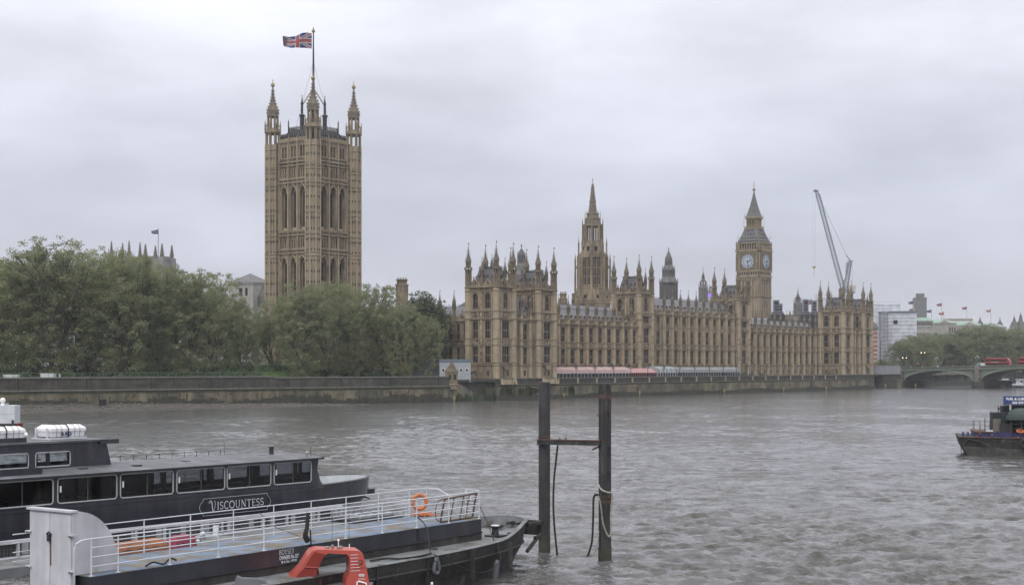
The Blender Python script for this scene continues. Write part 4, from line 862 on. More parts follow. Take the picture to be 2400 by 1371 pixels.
# ------------------------------------------------------------------ central spire
CS = thing('spire_tower', 'slender octagonal stone tower with a crocketed spire rising behind the palace roofs', 'tower', (31.24, 550.96, GZ), PROT+R(8))
def central():
    Z = lambda z: z-GZ; b = MB(); mt = 'stone'; w_ = MB()
    b.lathe([(6.9, 0), (6.9, Z(35.5)), (6.4, Z(38.5)), (6.0, Z(40))], 8, mt, rot=PI/8)
    b.lathe([(5.3, Z(40)), (5.3, Z(52))], 8, mt, rot=PI/8)
    b.lathe([(5.5, Z(51.3)), (5.9, Z(51.7)), (5.9, Z(52.9)), (5.4, Z(53))], 8, mt, rot=PI/8)
    b.lathe([(5.0, Z(52.8)), (4.0, Z(55.5)), (3.55, Z(57.6)), (3.55, Z(58.2))], 8, mt, rot=PI/8)
    b.lathe([(3.5, Z(63.6)), (3.8, Z(64)), (3.8, Z(64.8)), (3.0, Z(65)), (2.9, Z(66.8)), (2.4, Z(67)), (2.3, Z(68.6)), (1.6, Z(68.9)), (1.05, Z(74)), (.7, Z(77)), (.45, Z(79.8))], 8, 'stone_weather', rot=PI/8)
    for z, r_ in ((34, 7.1), (39.7, 6.3), (64, 3.9), (66.8, 3.1), (68.7, 2.5), (73.5, 1.35)): b.lathe([(r_-.2, Z(z)-.2), (r_, Z(z)), (r_, Z(z)+.3), (r_-.2, Z(z)+.4)], 8, mt, rot=PI/8)
    for i in range(8):
        a = PI/8+2*PI*i/8; ca, sa = math.cos(a), math.sin(a); a2 = 2*PI*i/8; c2, s2 = math.cos(a2), math.sin(a2)
        def post(rr, s_, z0, z1, m_=mt): b.box(ca*rr-s_, ca*rr+s_, sa*rr-s_, sa*rr+s_, Z(z0), Z(z1), m_)
        post(5.5, .45, 38, 52.5); post(3.3, .35, 58, 64); b.lathe([(.5, Z(35)), (.42, Z(44)), (.32, Z(50)), (.45, Z(50.2)), (.02, Z(53.6))], 6, mt, ca*6.75, sa*6.75); b.tube([(ca*6.7, sa*6.7, Z(47.5)), (ca*5.4, sa*5.4, Z(49.5))], .25, mt, 4)
        b.lathe([(.36, Z(52.6)), (.3, Z(56.6)), (.4, Z(56.8)), (.02, Z(59.6))], 6, mt, ca*5.4, sa*5.4); b.box(ca*5.4-.03, ca*5.4+.03, sa*5.4-.03, sa*5.4+.03, Z(59.4), Z(60.6), 'gold')
        b.lathe([(.25, Z(57.8)), (.22, Z(65.6)), (.02, Z(67.2))], 6, mt, ca*3.95, sa*3.95)
        b.lathe([(.16, Z(64.8)), (.12, Z(68.6)), (.02, Z(70.2))], 5, mt, ca*2.95, sa*2.95)
        for k in range(16):
            z = 69.3+k*.66; rr = 1.62-(z-68.9)*.108; q = .12; b.box(ca*rr-q, ca*rr+q, sa*rr-q, sa*rr+q, Z(z), Z(z)+.28, mt)
        for q in (-1, 1):      # tall paired lights
            x, y = c2*4.94-q*.85*s2, s2*4.94+q*.85*c2
            b.prism([(x+c2*dx-s2*dy, y+s2*dx+c2*dy) for dx, dy in ((-.1, -.5), (.02, -.5), (.02, .5), (-.1, .5))], Z(41), Z(51), 'window_glass')
            b.prism([(x+c2*dx-s2*dy, y+s2*dx+c2*dy) for dx, dy in ((-.1, -.07), (.12, -.07), (.12, .07), (-.1, .07))], Z(41), Z(51), 'stone_light')
            for z in (41, 44.3, 47.6): b.prism([(x+c2*dx-s2*dy, y+s2*dx+c2*dy) for dx, dy in ((-.1, -.5), (.1, -.5), (.1, .5), (-.1, .5))], Z(z), Z(z)+.22, 'stone_light')
        for q in (-1, 0, 1): x, y = c2*4.98-q*1.55*s2, s2*4.98+q*1.55*c2; b.box(x-.16, x+.16, y-.16, y+.16, Z(40), Z(51.6), mt)
        x, y = c2*6.2, s2*6.2; b.prism([(x+c2*dx-s2*dy, y+s2*dx+c2*dy) for dx, dy in ((-.1, -.5), (.1, -.5), (.1, .5), (-.1, .5))], Z(34.6), Z(37.2), 'dark_opening')
        x, y = c2*4.1, s2*4.1; b.prism([(x+c2*dx-s2*dy, y+s2*dx+c2*dy) for dx, dy in ((-.3, -.4), (.15, -.4), (.15, .4), (-.3, .4))], Z(54.2), Z(56), 'dark_opening')
        b.box(c2*3.1-.13, c2*3.1+.13, s2*3.1-.13, s2*3.1+.13, Z(58), Z(63.8), mt)
        for k in range(3): am = a2+(k-1)*.25; b.box(math.cos(am)*5.6-.1, math.cos(am)*5.6+.1, math.sin(am)*5.6-.1, math.sin(am)*5.6+.1, Z(52.9), Z(53.6), mt)
    b.build('tower', CS)
    f = MB(); f.ball((0, 0, Z(80.2)), .5, 'gilded_panel', 5); f.box(-.08, .08, -.08, .08, Z(80.5), Z(82.6), 'gold'); f.box(-.35, .35, -.05, .05, Z(81.7), Z(81.9), 'gold'); f.build('finial', CS)
central()
# ------------------------------------------------------------------ smaller towers above the roofs
def hpos(px, a): # depth of a point on the palace frame seen at px (worked out once)
    k = (px-1200)/3333.; X, Y, _ = pw(a, 0); t = (k*Y-X)/(NX-k*NY); return pw(a, t)
def lantern(name, label, px, a, prof, mt, n=8, posts=(), pins=(), gold=True, extra=None, group=None):
    x, y, _ = hpos(px, a); o = thing(name, label, 'tower', (x, y, GZ), PROT+.2, group); s_ = y/3333.; b = MB()
    pr = [(w_*s_/2*1.04, EYE+(858-py)*s_-GZ) for w_, py in prof]; b.lathe(pr, n, mt, rot=PI/n)
    for w_, y0, y1, cnt, pw_ in posts:
        for i in range(cnt):
            an = PI/n+2*PI*i/cnt; rr = w_*s_/2; q = pw_*s_/2; b.box(math.cos(an)*rr-q, math.cos(an)*rr+q, math.sin(an)*rr-q, math.sin(an)*rr+q, EYE+(858-y0)*s_-GZ, EYE+(858-y1)*s_-GZ, mt)
    for w_, y0, y1, cnt, pw_ in pins:
        for i in range(cnt):
            an = PI/n+2*PI*i/cnt; rr = w_*s_/2; b.lathe([(pw_*s_/2, EYE+(858-y0)*s_-GZ), (pw_*s_/2.4, EYE+(858-(y0*.3+y1*.7))*s_-GZ), (.02, EYE+(858-y1)*s_-GZ)], 5, mt, math.cos(an)*rr, math.sin(an)*rr)
    b.build('lantern', o)
    if gold: f = MB(); zt = EYE+(858-prof[-1][1])*s_-GZ; f.box(-.06, .06, -.06, .06, zt-.2, zt+1.5, 'gold'); f.ball((0, 0, zt+.1), .18, 'gold', 4); f.build('finial', o)
    if extra: extra(o, s_)
    return o
lantern('lead_lantern', 'grey lead lantern with a domed skirt, rising between the pinnacles of the nearest pavilion', 1222, -52, [(46, 720), (46, 645), (32, 634), (24, 622), (19, 618), (15, 617.5), (15, 598)], 'lead', posts=[(17, 618, 598, 8, 2)], gold=False)
lantern('lead_cupola', 'pointed lead cap on the lantern between the pavilion pinnacles', 1222, -52, [(19, 599), (18, 597), (12, 590), (5, 584), (2, 583), (2, 578), (4, 577), (1, 572)], 'lead', pins=[(18, 600, 589, 8, 1.4)], gold=False)
lantern('lead_flue', 'small dark lead flue turret just left of the corner pinnacle of the nearest pavilion', 1153, -50, [(8, 650), (8, 618), (5, 612), (1, 604)], 'lead')
def dark_in(w_, y0, y1):
    def f(o, s_): q = MB(); q.lathe([(w_*s_/2, EYE+(858-y0)*s_-GZ), (w_*s_/2, EYE+(858-y1)*s_-GZ)], 8, 'dark_opening'); q.build('opening', o)
    return f
def scaf(o, s_):
    q = MB(); zz = lambda py: EYE+(858-py)*s_-GZ
    for wd_, y0, y1, nz in ((42, 712, 664, 7), (29, 658, 634, 4), (17, 622, 612, 2)):
        r_ = wd_*s_/2
        P_ = [(math.cos(PI/8+2*PI*i/8)*r_, math.sin(PI/8+2*PI*i/8)*r_) for i in range(8)]
        for i in range(8):
            a_, c_ = P_[i], P_[(i+1) % 8]
            for k in range(4): x, y = a_[0]+(c_[0]-a_[0])*k/4, a_[1]+(c_[1]-a_[1])*k/4; q.box(x-.09, x+.09, y-.09, y+.09, zz(y0), zz(y1), 'lead')
            for k in range(nz+1): z = zz(y0)+(zz(y1)-zz(y0))*k/nz; q.tube([(*a_, z), (*c_, z)], .1, 'lead', 4)
    q.build('louvre_frame', o)
lantern('louvred_tower', 'grey louvred ventilation tower with stepped lead roofs behind the river range', 1567, -60, [(42, 760), (42, 712), (38, 710), (30, 664), (30, 663), (42, 663), (40, 660), (30, 651), (27, 645), (24, 634), (24, 633), (28, 633), (24, 627), (17, 622), (14, 612), (16, 610), (13, 603), (8, 595), (3, 589), (1, 580)], 'lead', pins=[(43, 664, 650, 8, 1.6), (29, 635, 621, 8, 1.4), (16, 613, 601, 8, 1.2)], gold=False, extra=scaf)
lantern('turret_tower', 'grey stone stair tower with open lantern beside the distant telecom tower', 1648, -75, [(21, 740), (21, 674), (17, 672), (12, 668), (4, 667), (4, 660), (12, 659), (9, 655), (4, 654), (4, 648), (6, 647), (4, 642), (1, 638), (.8, 630)], 'lead', posts=[(14, 672, 659, 8, 1.6), (6, 655, 647, 6, 1)], pins=[(20, 674, 664, 4, 1.4)])
lantern('turret_tower', 'narrow grey stair tower with pointed top between the dark chimney stacks', 1870, -60, [(20, 740), (20, 712), (16, 709), (10, 706), (4, 705), (4, 697), (10, 696), (7, 693), (5, 690), (3, 687), (1, 680)], 'lead', posts=[(13, 709, 697, 6, 1.6)], pins=[(19, 712, 700, 4, 1.4)])
lantern('small_turret', 'small stone turret right of the clock tower, low over the slate roof', 1851.5, -35, [(6, 750), (6, 738), (4, 734), (1, 728)], 'stone', gold=False)
def stack(name, label, px, a, w_, y0, y1, mt='stone', n=8, group=None):
    x, y, _ = hpos(px, a); s_ = y/3333.; b = MB(); r_ = w_*s_/2*1.05; zz = lambda py: EYE+(858-py)*s_; h = y0-y1
    b.lathe([(r_*1.0, GZ), (r_*1.0, zz(y1+h*.35)), (r_*1.12, zz(y1+h*.33)), (r_*1.12, zz(y1+h*.26)), (r_*.85, zz(y1+h*.25)), (r_*.85, zz(y1+h*.06)), (r_, zz(y1+h*.05)), (r_, zz(y1))], n, mt, x, y, rot=.3)
    for i in range(n):
        an = .3+2*PI*(i+.5)/n; b.box(x+math.cos(an)*r_*.95-.12, x+math.cos(an)*r_*.95+.12, y+math.sin(an)*r_*.95-.12, y+math.sin(an)*r_*.95+.12, zz(y1+h*.65), zz(y1+h*.4), 'stone_dark')
    for i in range(4): b.box(x+(i-1.5)*r_*.4-.15, x+(i-1.5)*r_*.4+.15, y-.2, y+.2, zz(y1), zz(y1)+.7, 'stone_dark')
    o = b.build(name, origin=(x, y, GZ)); tag(o, label, 'chimney', group)
stack('chimney_tower', 'broad octagonal stone chimney tower behind the trees right of the square tower', 942, -70, 28, 700, 655, 'stone')
stack('chimney_tower', 'short stone chimney tower just right of the nearest pavilion', 1320, -40, 18, 730, 688, 'stone')
stack('chimney_tower', 'slim stone chimney in the corner left of the spire tower', 1343.5, -40, 7, 720, 692, 'stone')
for px, a, w_, y1, lb in ((1819, -42, 12, 704, 'taller dark chimney stack next to the clock tower'), (1828, -42, 9, 712, 'lower dark chimney stack next to the taller one beside the clock tower'), (1888, -42, 11, 702, 'dark chimney stack left of the small red flag'), (1908, -42, 10, 705, 'dark chimney stack right of the small red flag')):
    x, y, _ = hpos(px, a); s_ = y/3333.; b = MB(); r_ = w_*s_/2; zz = lambda py: EYE+(858-py)*s_
    b.prism([(x-r_*2.2, y-r_*2.2), (x+r_*2.2, y-r_*2.2), (x+r_*2.2, y+r_*2.2), (x-r_*2.2, y+r_*2.2)], GZ, zz(738), 'iron_roof'); b.prism([(x-r_*2.2, y-r_*2.2), (x+r_*2.2, y-r_*2.2), (x+r_*2.2, y+r_*2.2), (x-r_*2.2, y+r_*2.2)], zz(738), zz(729), 'iron_roof', [(x-r_, y-r_), (x+r_, y-r_), (x+r_, y+r_), (x-r_, y+r_)])
    b.box(x-r_*.85, x+r_*.85, y-r_*.85, y+r_*.85, zz(731), zz(y1+2), 'black_metal')
    for z in (729, 722, 716, y1+2, y1): b.box(x-r_, x+r_, y-r_, y+r_, zz(z)-.15, zz(z)+.15, 'crane_paint')
    for sx in (-1, 1):
        for sy in (-1, 1): b.box(x+sx*r_-.12, x+sx*r_+.12, y+sy*r_-.12, y+sy*r_+.12, zz(729), zz(y1), 'crane_paint')
    tag(b.build('chimney_stack', origin=(x, y, GZ)), lb, 'chimney', 'dark metal chimney stacks')
# far telecom tower with its screen band
x, y = atpx(1664, 2600), 2600.; s_ = y/3333; b = MB(); zz = lambda py: EYE+(858-py)*s_
TT = thing('telecom_tower', 'far cylindrical tower with a glowing purple screen ring, seen over the palace roof', 'tower', (x, y, 0))
b.lathe([(7*s_, 0), (7*s_, zz(696)), (7.5*s_, zz(696))], 20, 'lead'); b.lathe([(6.8*s_, zz(684)), (6.8*s_, zz(680)), (3*s_, zz(680)), (3*s_, zz(672)), (1*s_, zz(671)), (.7*s_, zz(667))], 16, 'lead'); 
for q in range(6): b.lathe([(7.3*s_, zz(696+q*5)), (7.3*s_, zz(698.5+q*5))], 20, 'concrete_pale')
b.build('column', TT); b = MB(); b.lathe([(7.4*s_, zz(696)), (7.4*s_, zz(690)), (7.2*s_, zz(689))], 24, 'purple_screen'); b.lathe([(5.5*s_, zz(689)), (5.5*s_, zz(684))], 16, 'lead'); b.build('screen_ring', TT)
# ------------------------------------------------------------------ abbey towers, church tower left of the great tower
def pinn(b, x, y, z0, z1, r_, mt):
    b.lathe([(r_, z0-4), (r_, z0), (r_*1.3, z0), (r_*1.2, z0+.5), (r_*.9, z0+.6), (r_*.1, z1)], 8, mt, x, y)
    for k in range(9):
        f = k/9; rr = r_*.9*(1-f)+.1; z = z0+.6+(z1-z0-.6)*f
        for i in range(4): a = PI/4+i*PI/2; b.box(x+math.cos(a)*rr-.18, x+math.cos(a)*rr+.18, y+math.sin(a)*rr-.18, y+math.sin(a)*rr+.18, z, z+.4, mt)
def abbey(label, xs, Y, ytop, ypar, loc):
    # xs: four pinnacle px (front-left, back-left, front-right ...) ; square tower turned to the viewer
    s_ = Y/3333.; zz = lambda py: EYE+(858-py)*s_; b = MB(); cx = atpx((xs[0]+xs[3])/2, Y); hw = (xs[3]-xs[0])*s_/2/1.28
    t = thing('church_tower', label, 'tower', (cx, Y, GZ), R(-17)); Zp = zz(ypar)-GZ
    b.box(-hw, hw, -hw, hw, 0, Zp, 'stone_grey')
    for z in (Zp-1.2, Zp-7): b.box(-hw-.3, hw+.3, -hw-.3, hw+.3, z, z+.5, 'stone_grey')
    q = -hw
    while q < hw:
        for x, y in ((q, -hw), (hw, q), (q, hw), (-hw, q)): b.box(x-.35, x+.35, y-.35, y+.35, Zp, Zp+1.1, 'stone_grey')
        q += 1.6
    for x in (-hw*.4, hw*.4): b.box(x-1.2, x+1.2, -hw-.06, -hw+.1, Zp-22, Zp-10, 'dark_opening')
    b.build('tower_walls', t); p = MB()
    for x in (-hw, hw):
        for y in (-hw, hw): pinn(p, x, y, Zp+1.5, zz(ytop)-GZ, 1.0, 'stone_dark'); p.box(x-1.7, x+1.7, y-1.7, y+1.7, 0, Zp+.3, 'stone_grey')
    p.build('pinnacle', t)
    return t
abbey('left pinnacled grey church tower, only its spikes above the trees', (265, 0, 0, 325), 830, 566, 606, 0)
abbey('right pinnacled grey church tower with a flagpole above the trees', (344, 0, 0, 400), 810, 573, 606, 0)
x = atpx(371, 812); b = MB(); b.tube([(x, 812, 60), (x, 812, ztop(536, 812))], .16, 'black_metal', 6); tag(b.build('flagpole', origin=(x, 812, 60)), 'thin flagpole on the right church tower', 'flagpole')
def dark_flag(u, v): return 'yellow' if (int(u*5) in (1, 3) and int(v*3) == 1) else 'flag_blue'
flag('church_flag', 3.6, 2.4, (x-.2, 812, ztop(544, 812)), 'dark blue and gold flag flying from the pole on the church tower', dark_flag, (10, 6), th=.1)
WT = thing('stone_church', 'white stone block tower with a low pyramid roof, left of the great square tower', 'church', (atpx(587, 560), 560, GZ), R(-28)); s_ = 560/3333.; zz = lambda py: EYE+(858-py)*s_-GZ
b = MB(); b.box(-6, 6, -6, 6, 0, zz(668), 'stone_pale'); b.box(-6.2, 6.2, -6.2, 6.2, zz(669), zz(664), 'stone_grey')
b.box(-.8, .8, -6.05, -5.9, zz(695), zz(677), 'dark_opening'); b.box(2.2, 3.4, -6.05, -5.9, zz(695), zz(677), 'dark_opening'); b.build('walls', WT)
b = MB(); b.prism([(-6.3, -6.3), (6.3, -6.3), (6.3, 6.3), (-6.3, 6.3)], zz(664), zz(641), 'lead', [(-.1, -.1), (.1, -.1), (.1, .1), (-.1, .1)]); b.build('roof', WT)
b = MB(); b.xprism([(-3, zz(720)), (3.5, zz(720)), (3.5, zz(696)), (.2, zz(672)), (-3, zz(696))], 4.5, 26, 'lead'); b.box(4.6, 26, -2.8, 3.3, 0, zz(719), 'stone_pale'); b.build('nave', WT)
# ------------------------------------------------------------------ river walls
# terrace wall in the palace frame, garden wall in its own frame
def wall_frame_box(b, fr_pts, d0, d1, z0, z1, mt):
    (x0, y0), (x1, y1) = fr_pts; d = Vector((x1-x0, y1-y0)); L_ = d.length; d /= L_; n = Vector((d.y, -d.x)); b.fr = (x0, y0, d.x, d.y, n.x, n.y); b.box(0, L_, d0, d1, z0, z1, mt)
TW = thing('terrace_wall', 'long river wall under the palace terrace with weed along its foot', 'wall', pw(1, 0, 0), PROT)
b = MB(); y1 = 267
b.box(-1.2, 0, -1.5, y1, 2.9, 6.1, 'wall_stone'); b.box(-1.3, .22, -1.5, y1, 6.1, 6.35, 'granite'); b.box(-1.3, .30, -1.5, y1, 4.35, 4.55, 'granite'); b.box(-1.3, .12, -1.52, y1+.02, 4.1, 4.35, 'wall_green'); b.box(-1.2, .02, -1.5, y1, 1.0, 4.1, 'wall_green')
b.build('parapet', TW); b = MB(); b.box(-1.2, .25, -1.6, y1+.1, -2, 3.9, 'wall_lower'); 
r = random.Random(5)
b.build('wall_base', TW); b = MB(); y = -1.6
while y < y1:
    w_ = r.uniform(1.0, 2.6); b.box(-1, .32+r.uniform(0, .12), y, y+w_+.05, -1, 1.25+.25*math.sin(y*.13)+r.uniform(-.15, .3), 'wall_weed'); y += w_
for y0_, w_, z0_ in ((3, 16, .8), (12, 10, 1.4), (-1, 5, 0), (30, 7, .9), (34, 3, .2)):
    for k in range(int(w_*2)): yy = y0_+r.uniform(0, w_); b.box(-.5, .36, yy, yy+r.uniform(.4, 1.3), z0_+r.uniform(0, 1), 3.7+r.uniform(-.6, .2), 'wall_green')
b.build('weed_band', TW)
b = MB(); y = 29.4
while y < 237: b.box(-1.35, .34, y-.28, y+.28, 4.56, 6.12, 'stone_light'); b.box(-1.38, .36, y-.32, y+.32, 6.36, 6.5, 'granite'); y += 10.45
b.build('wall_pier', TW)
b = MB()
for y in (1.0, 7.4, 21.5, 27.8): b.prism([(.2, y-.45), (1.0, y-.3), (1.0, y+.3), (.2, y+.45)], 4.56, 6.3, 'stone_light', [(.2, y-.4), (.5, y-.2), (.5, y+.2), (.2, y+.4)])
for y in (4.2, 24.7): b.prism([(.2, y-2.4), (.9, y-1.9), (.9, y+1.9), (.2, y+2.4)], 4.56, 6.0, 'stone_light')
b.build('pavilion_plinth', TW)
GW = thing('garden_wall', 'long dark stone embankment wall below the garden trees, stained and weedy at the water', 'wall', (0, 0, 0))
b = MB(); segs = [((-265, 183), (-113, 314), 7.2, 7.15), ((-113, 314), (-60, 359.7), 7.1, 6.9), ((-60, 359.7), (-16.7, 397), 6.85, 6.7)]
def segbox(d0, d1, z0, z1, mt, nm, cap=False):
    b = MB()
    for p, q, za, zb_ in segs: wall_frame_box(b, (p, q), d0, d1, z0 if z0 is not None else za+.0, (z1 if z1 is not None else za), mt)
    b.build(nm, GW)
segbox(-1.2, 0, 3.6, None, 'wall_stone', 'parapet'); 
b = MB()
for p, q, za, zb_ in segs: wall_frame_box(b, (p, q), -1.35, .2, za, za+.28, 'granite'); wall_frame_box(b, (p, q), -1.3, .35, 4.2, 4.5, 'granite'); wall_frame_box(b, (p, q), -1.3, .45, 3.75, 3.95, 'wall_green'); b.box(0, .1, 0, .1, 0, .1, 'granite')
b.build('coping', GW); segbox(-1.5, .3, -2, 3.75, 'wall_lower', 'wall_base')
b = MB(); r = random.Random(6)
for p, q, za, zb_ in segs[1:]:
    wall_frame_box(b, (p, q), -1, .3, -2, -1.9, 'wall_weed'); L_ = math.hypot(q[0]-p[0], q[1]-p[1]); u = 0
    while u < L_: w_ = r.uniform(.8, 2.2); b.box(u, u+w_+.03, -.6, .38+r.uniform(0, .1), -1, 1.75+.5*math.sin(u*.19)+.3*math.sin(u*.53)+r.uniform(-.3, .45), 'wall_weed'); u += w_
    for k in range(30): u = r.uniform(0, L_); zt = r.uniform(2.9, 3.5); b.box(u, u+r.uniform(.12, .35), 0, .35, zt-r.uniform(.4, 2.0), zt, 'wall_weed')
    for u in np.arange(4, L_, 16): b.box(u-.5, u+.5, -.6, .16, 3.9, za+.05, 'wall_stone'); b.box(u-.1, u+.1, .1, .22, 4.4, za, 'dark_opening')
    b.fr = None
b.build('weed_band', GW)
# return, stair and stone sentry hut where the two walls meet
st = thing('river_stair', 'mossy stone steps running down to the water beside the little stone hut', 'stairs', (-16.7, 397, 0))
b = MB(); cx, cy, _ = pw(.95, -1.5); d = Vector((cx+16.7, cy-397)); L_ = d.length; d /= L_; n = Vector((d.y, -d.x)); b.fr = (0, 0, d.x, d.y, n.x, n.y)
b.box(0, L_, -2.6, -1.2, -2, 5.9, 'wall_stone'); b.box(0, L_, -2.7, -1.1, 5.9, 6.15, 'granite')
for k in range(16): b.box(3+k*.75, 3+(k+1)*.75+.02, -1.2, .5-k*.02, -2, 4.6-k*.28, 'wall_lower' if k % 3 else 'granite')
b.box(0, 3, -1.2, .5, -2, 4.9, 'wall_lower')
for k in range(26): u = random.uniform(.5, L_-3); b.box(u, u+random.uniform(.5, 1.6), -.9, .56, random.uniform(-1, .6), random.uniform(1, 2.4), 'wall_green')
b.box(L_-4.5, L_-1.5, -1.3, .2, -2, 3.6, 'wall_green')
b.build('steps', st)
HT = thing('stone_hut', 'little stone sentry hut with a pointed tiled roof at the end of the garden wall', 'hut', (-16.9, 397.5, 5.0), PROT)
b = MB(); b.box(-1.25, 1.25, -1.25, 1.25, -1.6, 3.3, 'stone'); b.box(-1.4, 1.4, -1.4, 1.4, -.3, 0, 'stone_light'); b.box(-1.35, 1.35, -1.35, 1.35, 3.1, 3.35, 'stone_light')
b.box(.2, .8, -1.3, -1.2, 1.2, 2.5, 'dark_opening'); b.box(1.2, 1.3, -.4, .4, 1.1, 2.6, 'dark_opening'); b.build('walls', HT)
b = MB(); b.lathe([(2.1, 3.35), (1.5, 4.0), (.9, 4.9), (.35, 6.0), (.12, 6.3), (.2, 6.5), (.02, 6.9)], 4, 'stone_dark', rot=PI/4); b.build('roof', HT)
# yellow marker posts at the foot of the walls
for px, Yb, lb in ((773, 376, 'yellow cross marker at the foot of the garden wall'), (1065, 395, 'yellow cross marker below the little stone hut'), (1322, None, 'yellow marker under the terrace left of the right pile'), (1499, None, 'yellow marker at the foot of the terrace wall below the small striped marquee'), (1697, None, 'yellow marker at the wall foot below the grey marquee'), (1836, None, 'yellow marker at the wall foot under the far wing'), (1936, None, 'yellow marker at the wall foot near the far pavilion'), (2075, 640, 'yellow marker on the dark stairs right of the palace'), (2145, 650, 'yellow marker at the bridge foot')):
    if Yb: X, Y = atpx(px, Yb), Yb
    else: X, Y, _ = hpos(px, 1.7)
    b = MB(); b.box(-.06, .06, -.06, .06, -1, 2.4, 'yellow'); 
    for z, a in ((2.0, .7), (1.5, -.7), (1.5, .7), (2.0, -.7)): b.tube([(-.35, 0, z-.15*(1 if a > 0 else -1)), (.35, 0, z+.15*(1 if a > 0 else -1))], .05, 'yellow', 4)
    o = b.build('river_marker'); o.location = (X, Y-.5, -.6); tag(o, lb, 'marker', 'yellow river markers')
# ------------------------------------------------------------------ terrace: marquees, lamps
def marquee(label, y0, y1, x0, x1, zf, zt, roofm, wallm, bays, stripe=None, round_=True, panes=True):
    t = thing('marquee', label, 'marquee', pw(0, 0, 0), PROT); b = MB(); n = 7
    prof = [(x0+(x1-x0)*(.5-.5*math.cos(PI*i/n)), zf+(zt-zf)*math.sin(PI*i/n)**.75) for i in range(n+1)] if round_ else [(x0, zf), ((x0+x1)/2, zt), (x1, zf)]
    st_ = (y1-y0)/bays
    for k in range(bays*(3 if stripe else 1)):
        q = st_/(3 if stripe else 1); ya, yb = y0+k*q, y0+(k+1)*q; m_ = roofm if not stripe or k % 2 else stripe
        sag = .04
        mid = (ya+yb)/2; rings = [(ya, 0), (mid, sag if not stripe else 0), (yb, 0)]
        pts = [(x, yy, z-sg) for yy, sg in rings for x, z in prof]; m2 = len(prof)
        b.add(pts, [(r_*m2+i, r_*m2+i+1, (r_+1)*m2+i+1, (r_+1)*m2+i) for r_ in range(2) for i in range(m2-1)], m_)
        if not stripe: b.tube([(x, ya, z+.02) for x, z in prof], .05, roofm, 4)
    for ye in (y0, y1): b.add([(x, ye, z) for x, z in prof], [tuple(range(len(prof)))], roofm+'_dark' if roofm+'_dark' in M else roofm)
    b.build('canopy', t); w_ = MB(); xf = x1-.12
    w_.box(x0+.3, x0+.5, y0+.3, y1-.3, GZ, zf, 'dark_cladding')
    if panes: w_.box(xf-.1, xf-.04, y0+.1, y1-.1, GZ, zf, 'window_glass')
    y = y0
    while y <= y1+.01: w_.box(xf-.12, xf+.06, y-.07, y+.07, GZ, zf+.05, wallm); y += st_/2.5
    w_.box(xf-.1, xf+.08, y0, y1, zf-.16, zf+.06, wallm); w_.box(xf-.1, xf+.03, y0, y1, GZ, GZ+.5, 'dark_cladding'); w_.build('wall_frame', t)
    return t
marquee('long pink vaulted marquee on the palace terrace beside the nearest pavilion', 29.9, 74.5, -8.2, -1.6, 7.7, 9.7, 'pink', 'teal_pale', 9)
marquee('short red and white striped awning on the terrace, right of the long pink marquee', 75, 91.5, -6.5, -1.6, 7.7, 9.2, 'pink', 'pink_dark', 5, stripe='pink_dark', round_=False, panes=False)
marquee('white and teal striped tent between the striped awning and the grey marquee', 91.8, 104.2, -7.5, -1.6, 7.8, 9.9, 'teal_pale', 'white_paint', 3, stripe='canvas_grey')
marquee('long grey marquee with teal edge at the far end of the terrace', 104.6, 150, -7.6, -1.6, 7.8, 9.6, 'canvas_grey', 'teal_pale', 10)
def lamp_mesh():
    b = MB(); b.lathe([(.22, 0), (.2, .25), (.1, .4), (.08, 2.3), (.14, 2.4), (.06, 2.5)], 8, 'black_metal'); g_ = MB(); g_.prism([(-.22, -.22), (.22, -.22), (.22, .22), (-.22, .22)], 2.5, 3.3, 'lamp_glass', [(-.36, -.36), (.36, -.36), (.36, .36), (-.36, .36)])
    c = MB(); c.prism([(-.42, -.42), (.42, -.42), (.42, .42), (-.42, .42)], 3.3, 3.7, 'black_metal', [(-.12, -.12), (.12, -.12), (.12, .12), (-.12, .12)]); c.lathe([(.12, 3.7), (.05, 4.0)], 6, 'black_metal')
    for sx in (-1, 1):
        for sy in (-1, 1): c.tube([(sx*.23, sy*.23, 2.5), (sx*.37, sy*.37, 3.3)], .04, 'black_metal', 4)
    return datamesh(b), datamesh(g_), datamesh(c)
LM = lamp_mesh(); LN = ['before the left third of the long pink marquee', 'before the middle of the long pink marquee', 'before the right part of the long pink marquee', 'before the left end of the striped awning', 'before the right end of the striped awning', 'before the white and teal tent', 'at the left end of the grey marquee', 'left of the middle of the grey marquee', 'right of the middle of the grey marquee', 'near the right end of the grey marquee', 'just past the grey marquee', 'before the round topiary of the far wing', 'before the start of the far wing']
LY = [39.9, 50.4, 60.9, 71.4, 81.9, 92.3, 102.7, 113.1, 123.3, 133.4, 143.6, 153.7, 163.8]+[174.2+10.45*k for k in range(6)]
for k, y in enumerate(LY):
    t = thing('terrace_lamp', 'black lantern lamp on the terrace wall, '+(LN[k] if k < len(LN) else 'number of the bare far row: '+('first', 'second', 'third', 'fourth', 'fifth', 'last')[k-13]+' lamp beyond the last marquee going towards the far pavilion'), 'lamp', pw(.45, y, 6.45), PROT, 'lamps along the terrace wall')
    if k >= 13: t['label'] = ('first', 'second', 'third', 'fourth', 'fifth', 'last')[k-13]+' black lamp on the bare far terrace, counting away from the clipped shrubs'
    for nm, m_ in zip(('post', 'lantern_glass', 'lantern_cap'), LM): inst(nm, m_, t, (0, 0, 0))
for i, (px, s_, lb) in enumerate(((1742, 1.5, 'round clipped shrub on the terrace at the foot of the second middle tower'), (1760, .8, 'small clipped shrub right of the round one on the terrace'), (1784, .9, 'small shrub on the terrace of the far wing'))):
    x, y, _ = hpos(px, -3.5); o = foliage_box('topiary', ('hedge', 'leaf_dark'), -s_, s_, -s_, s_, 0, s_*1.9, 900, .3, i); o.location = (x, y, GZ); tag(o, lb, 'shrub', 'terrace shrubs')
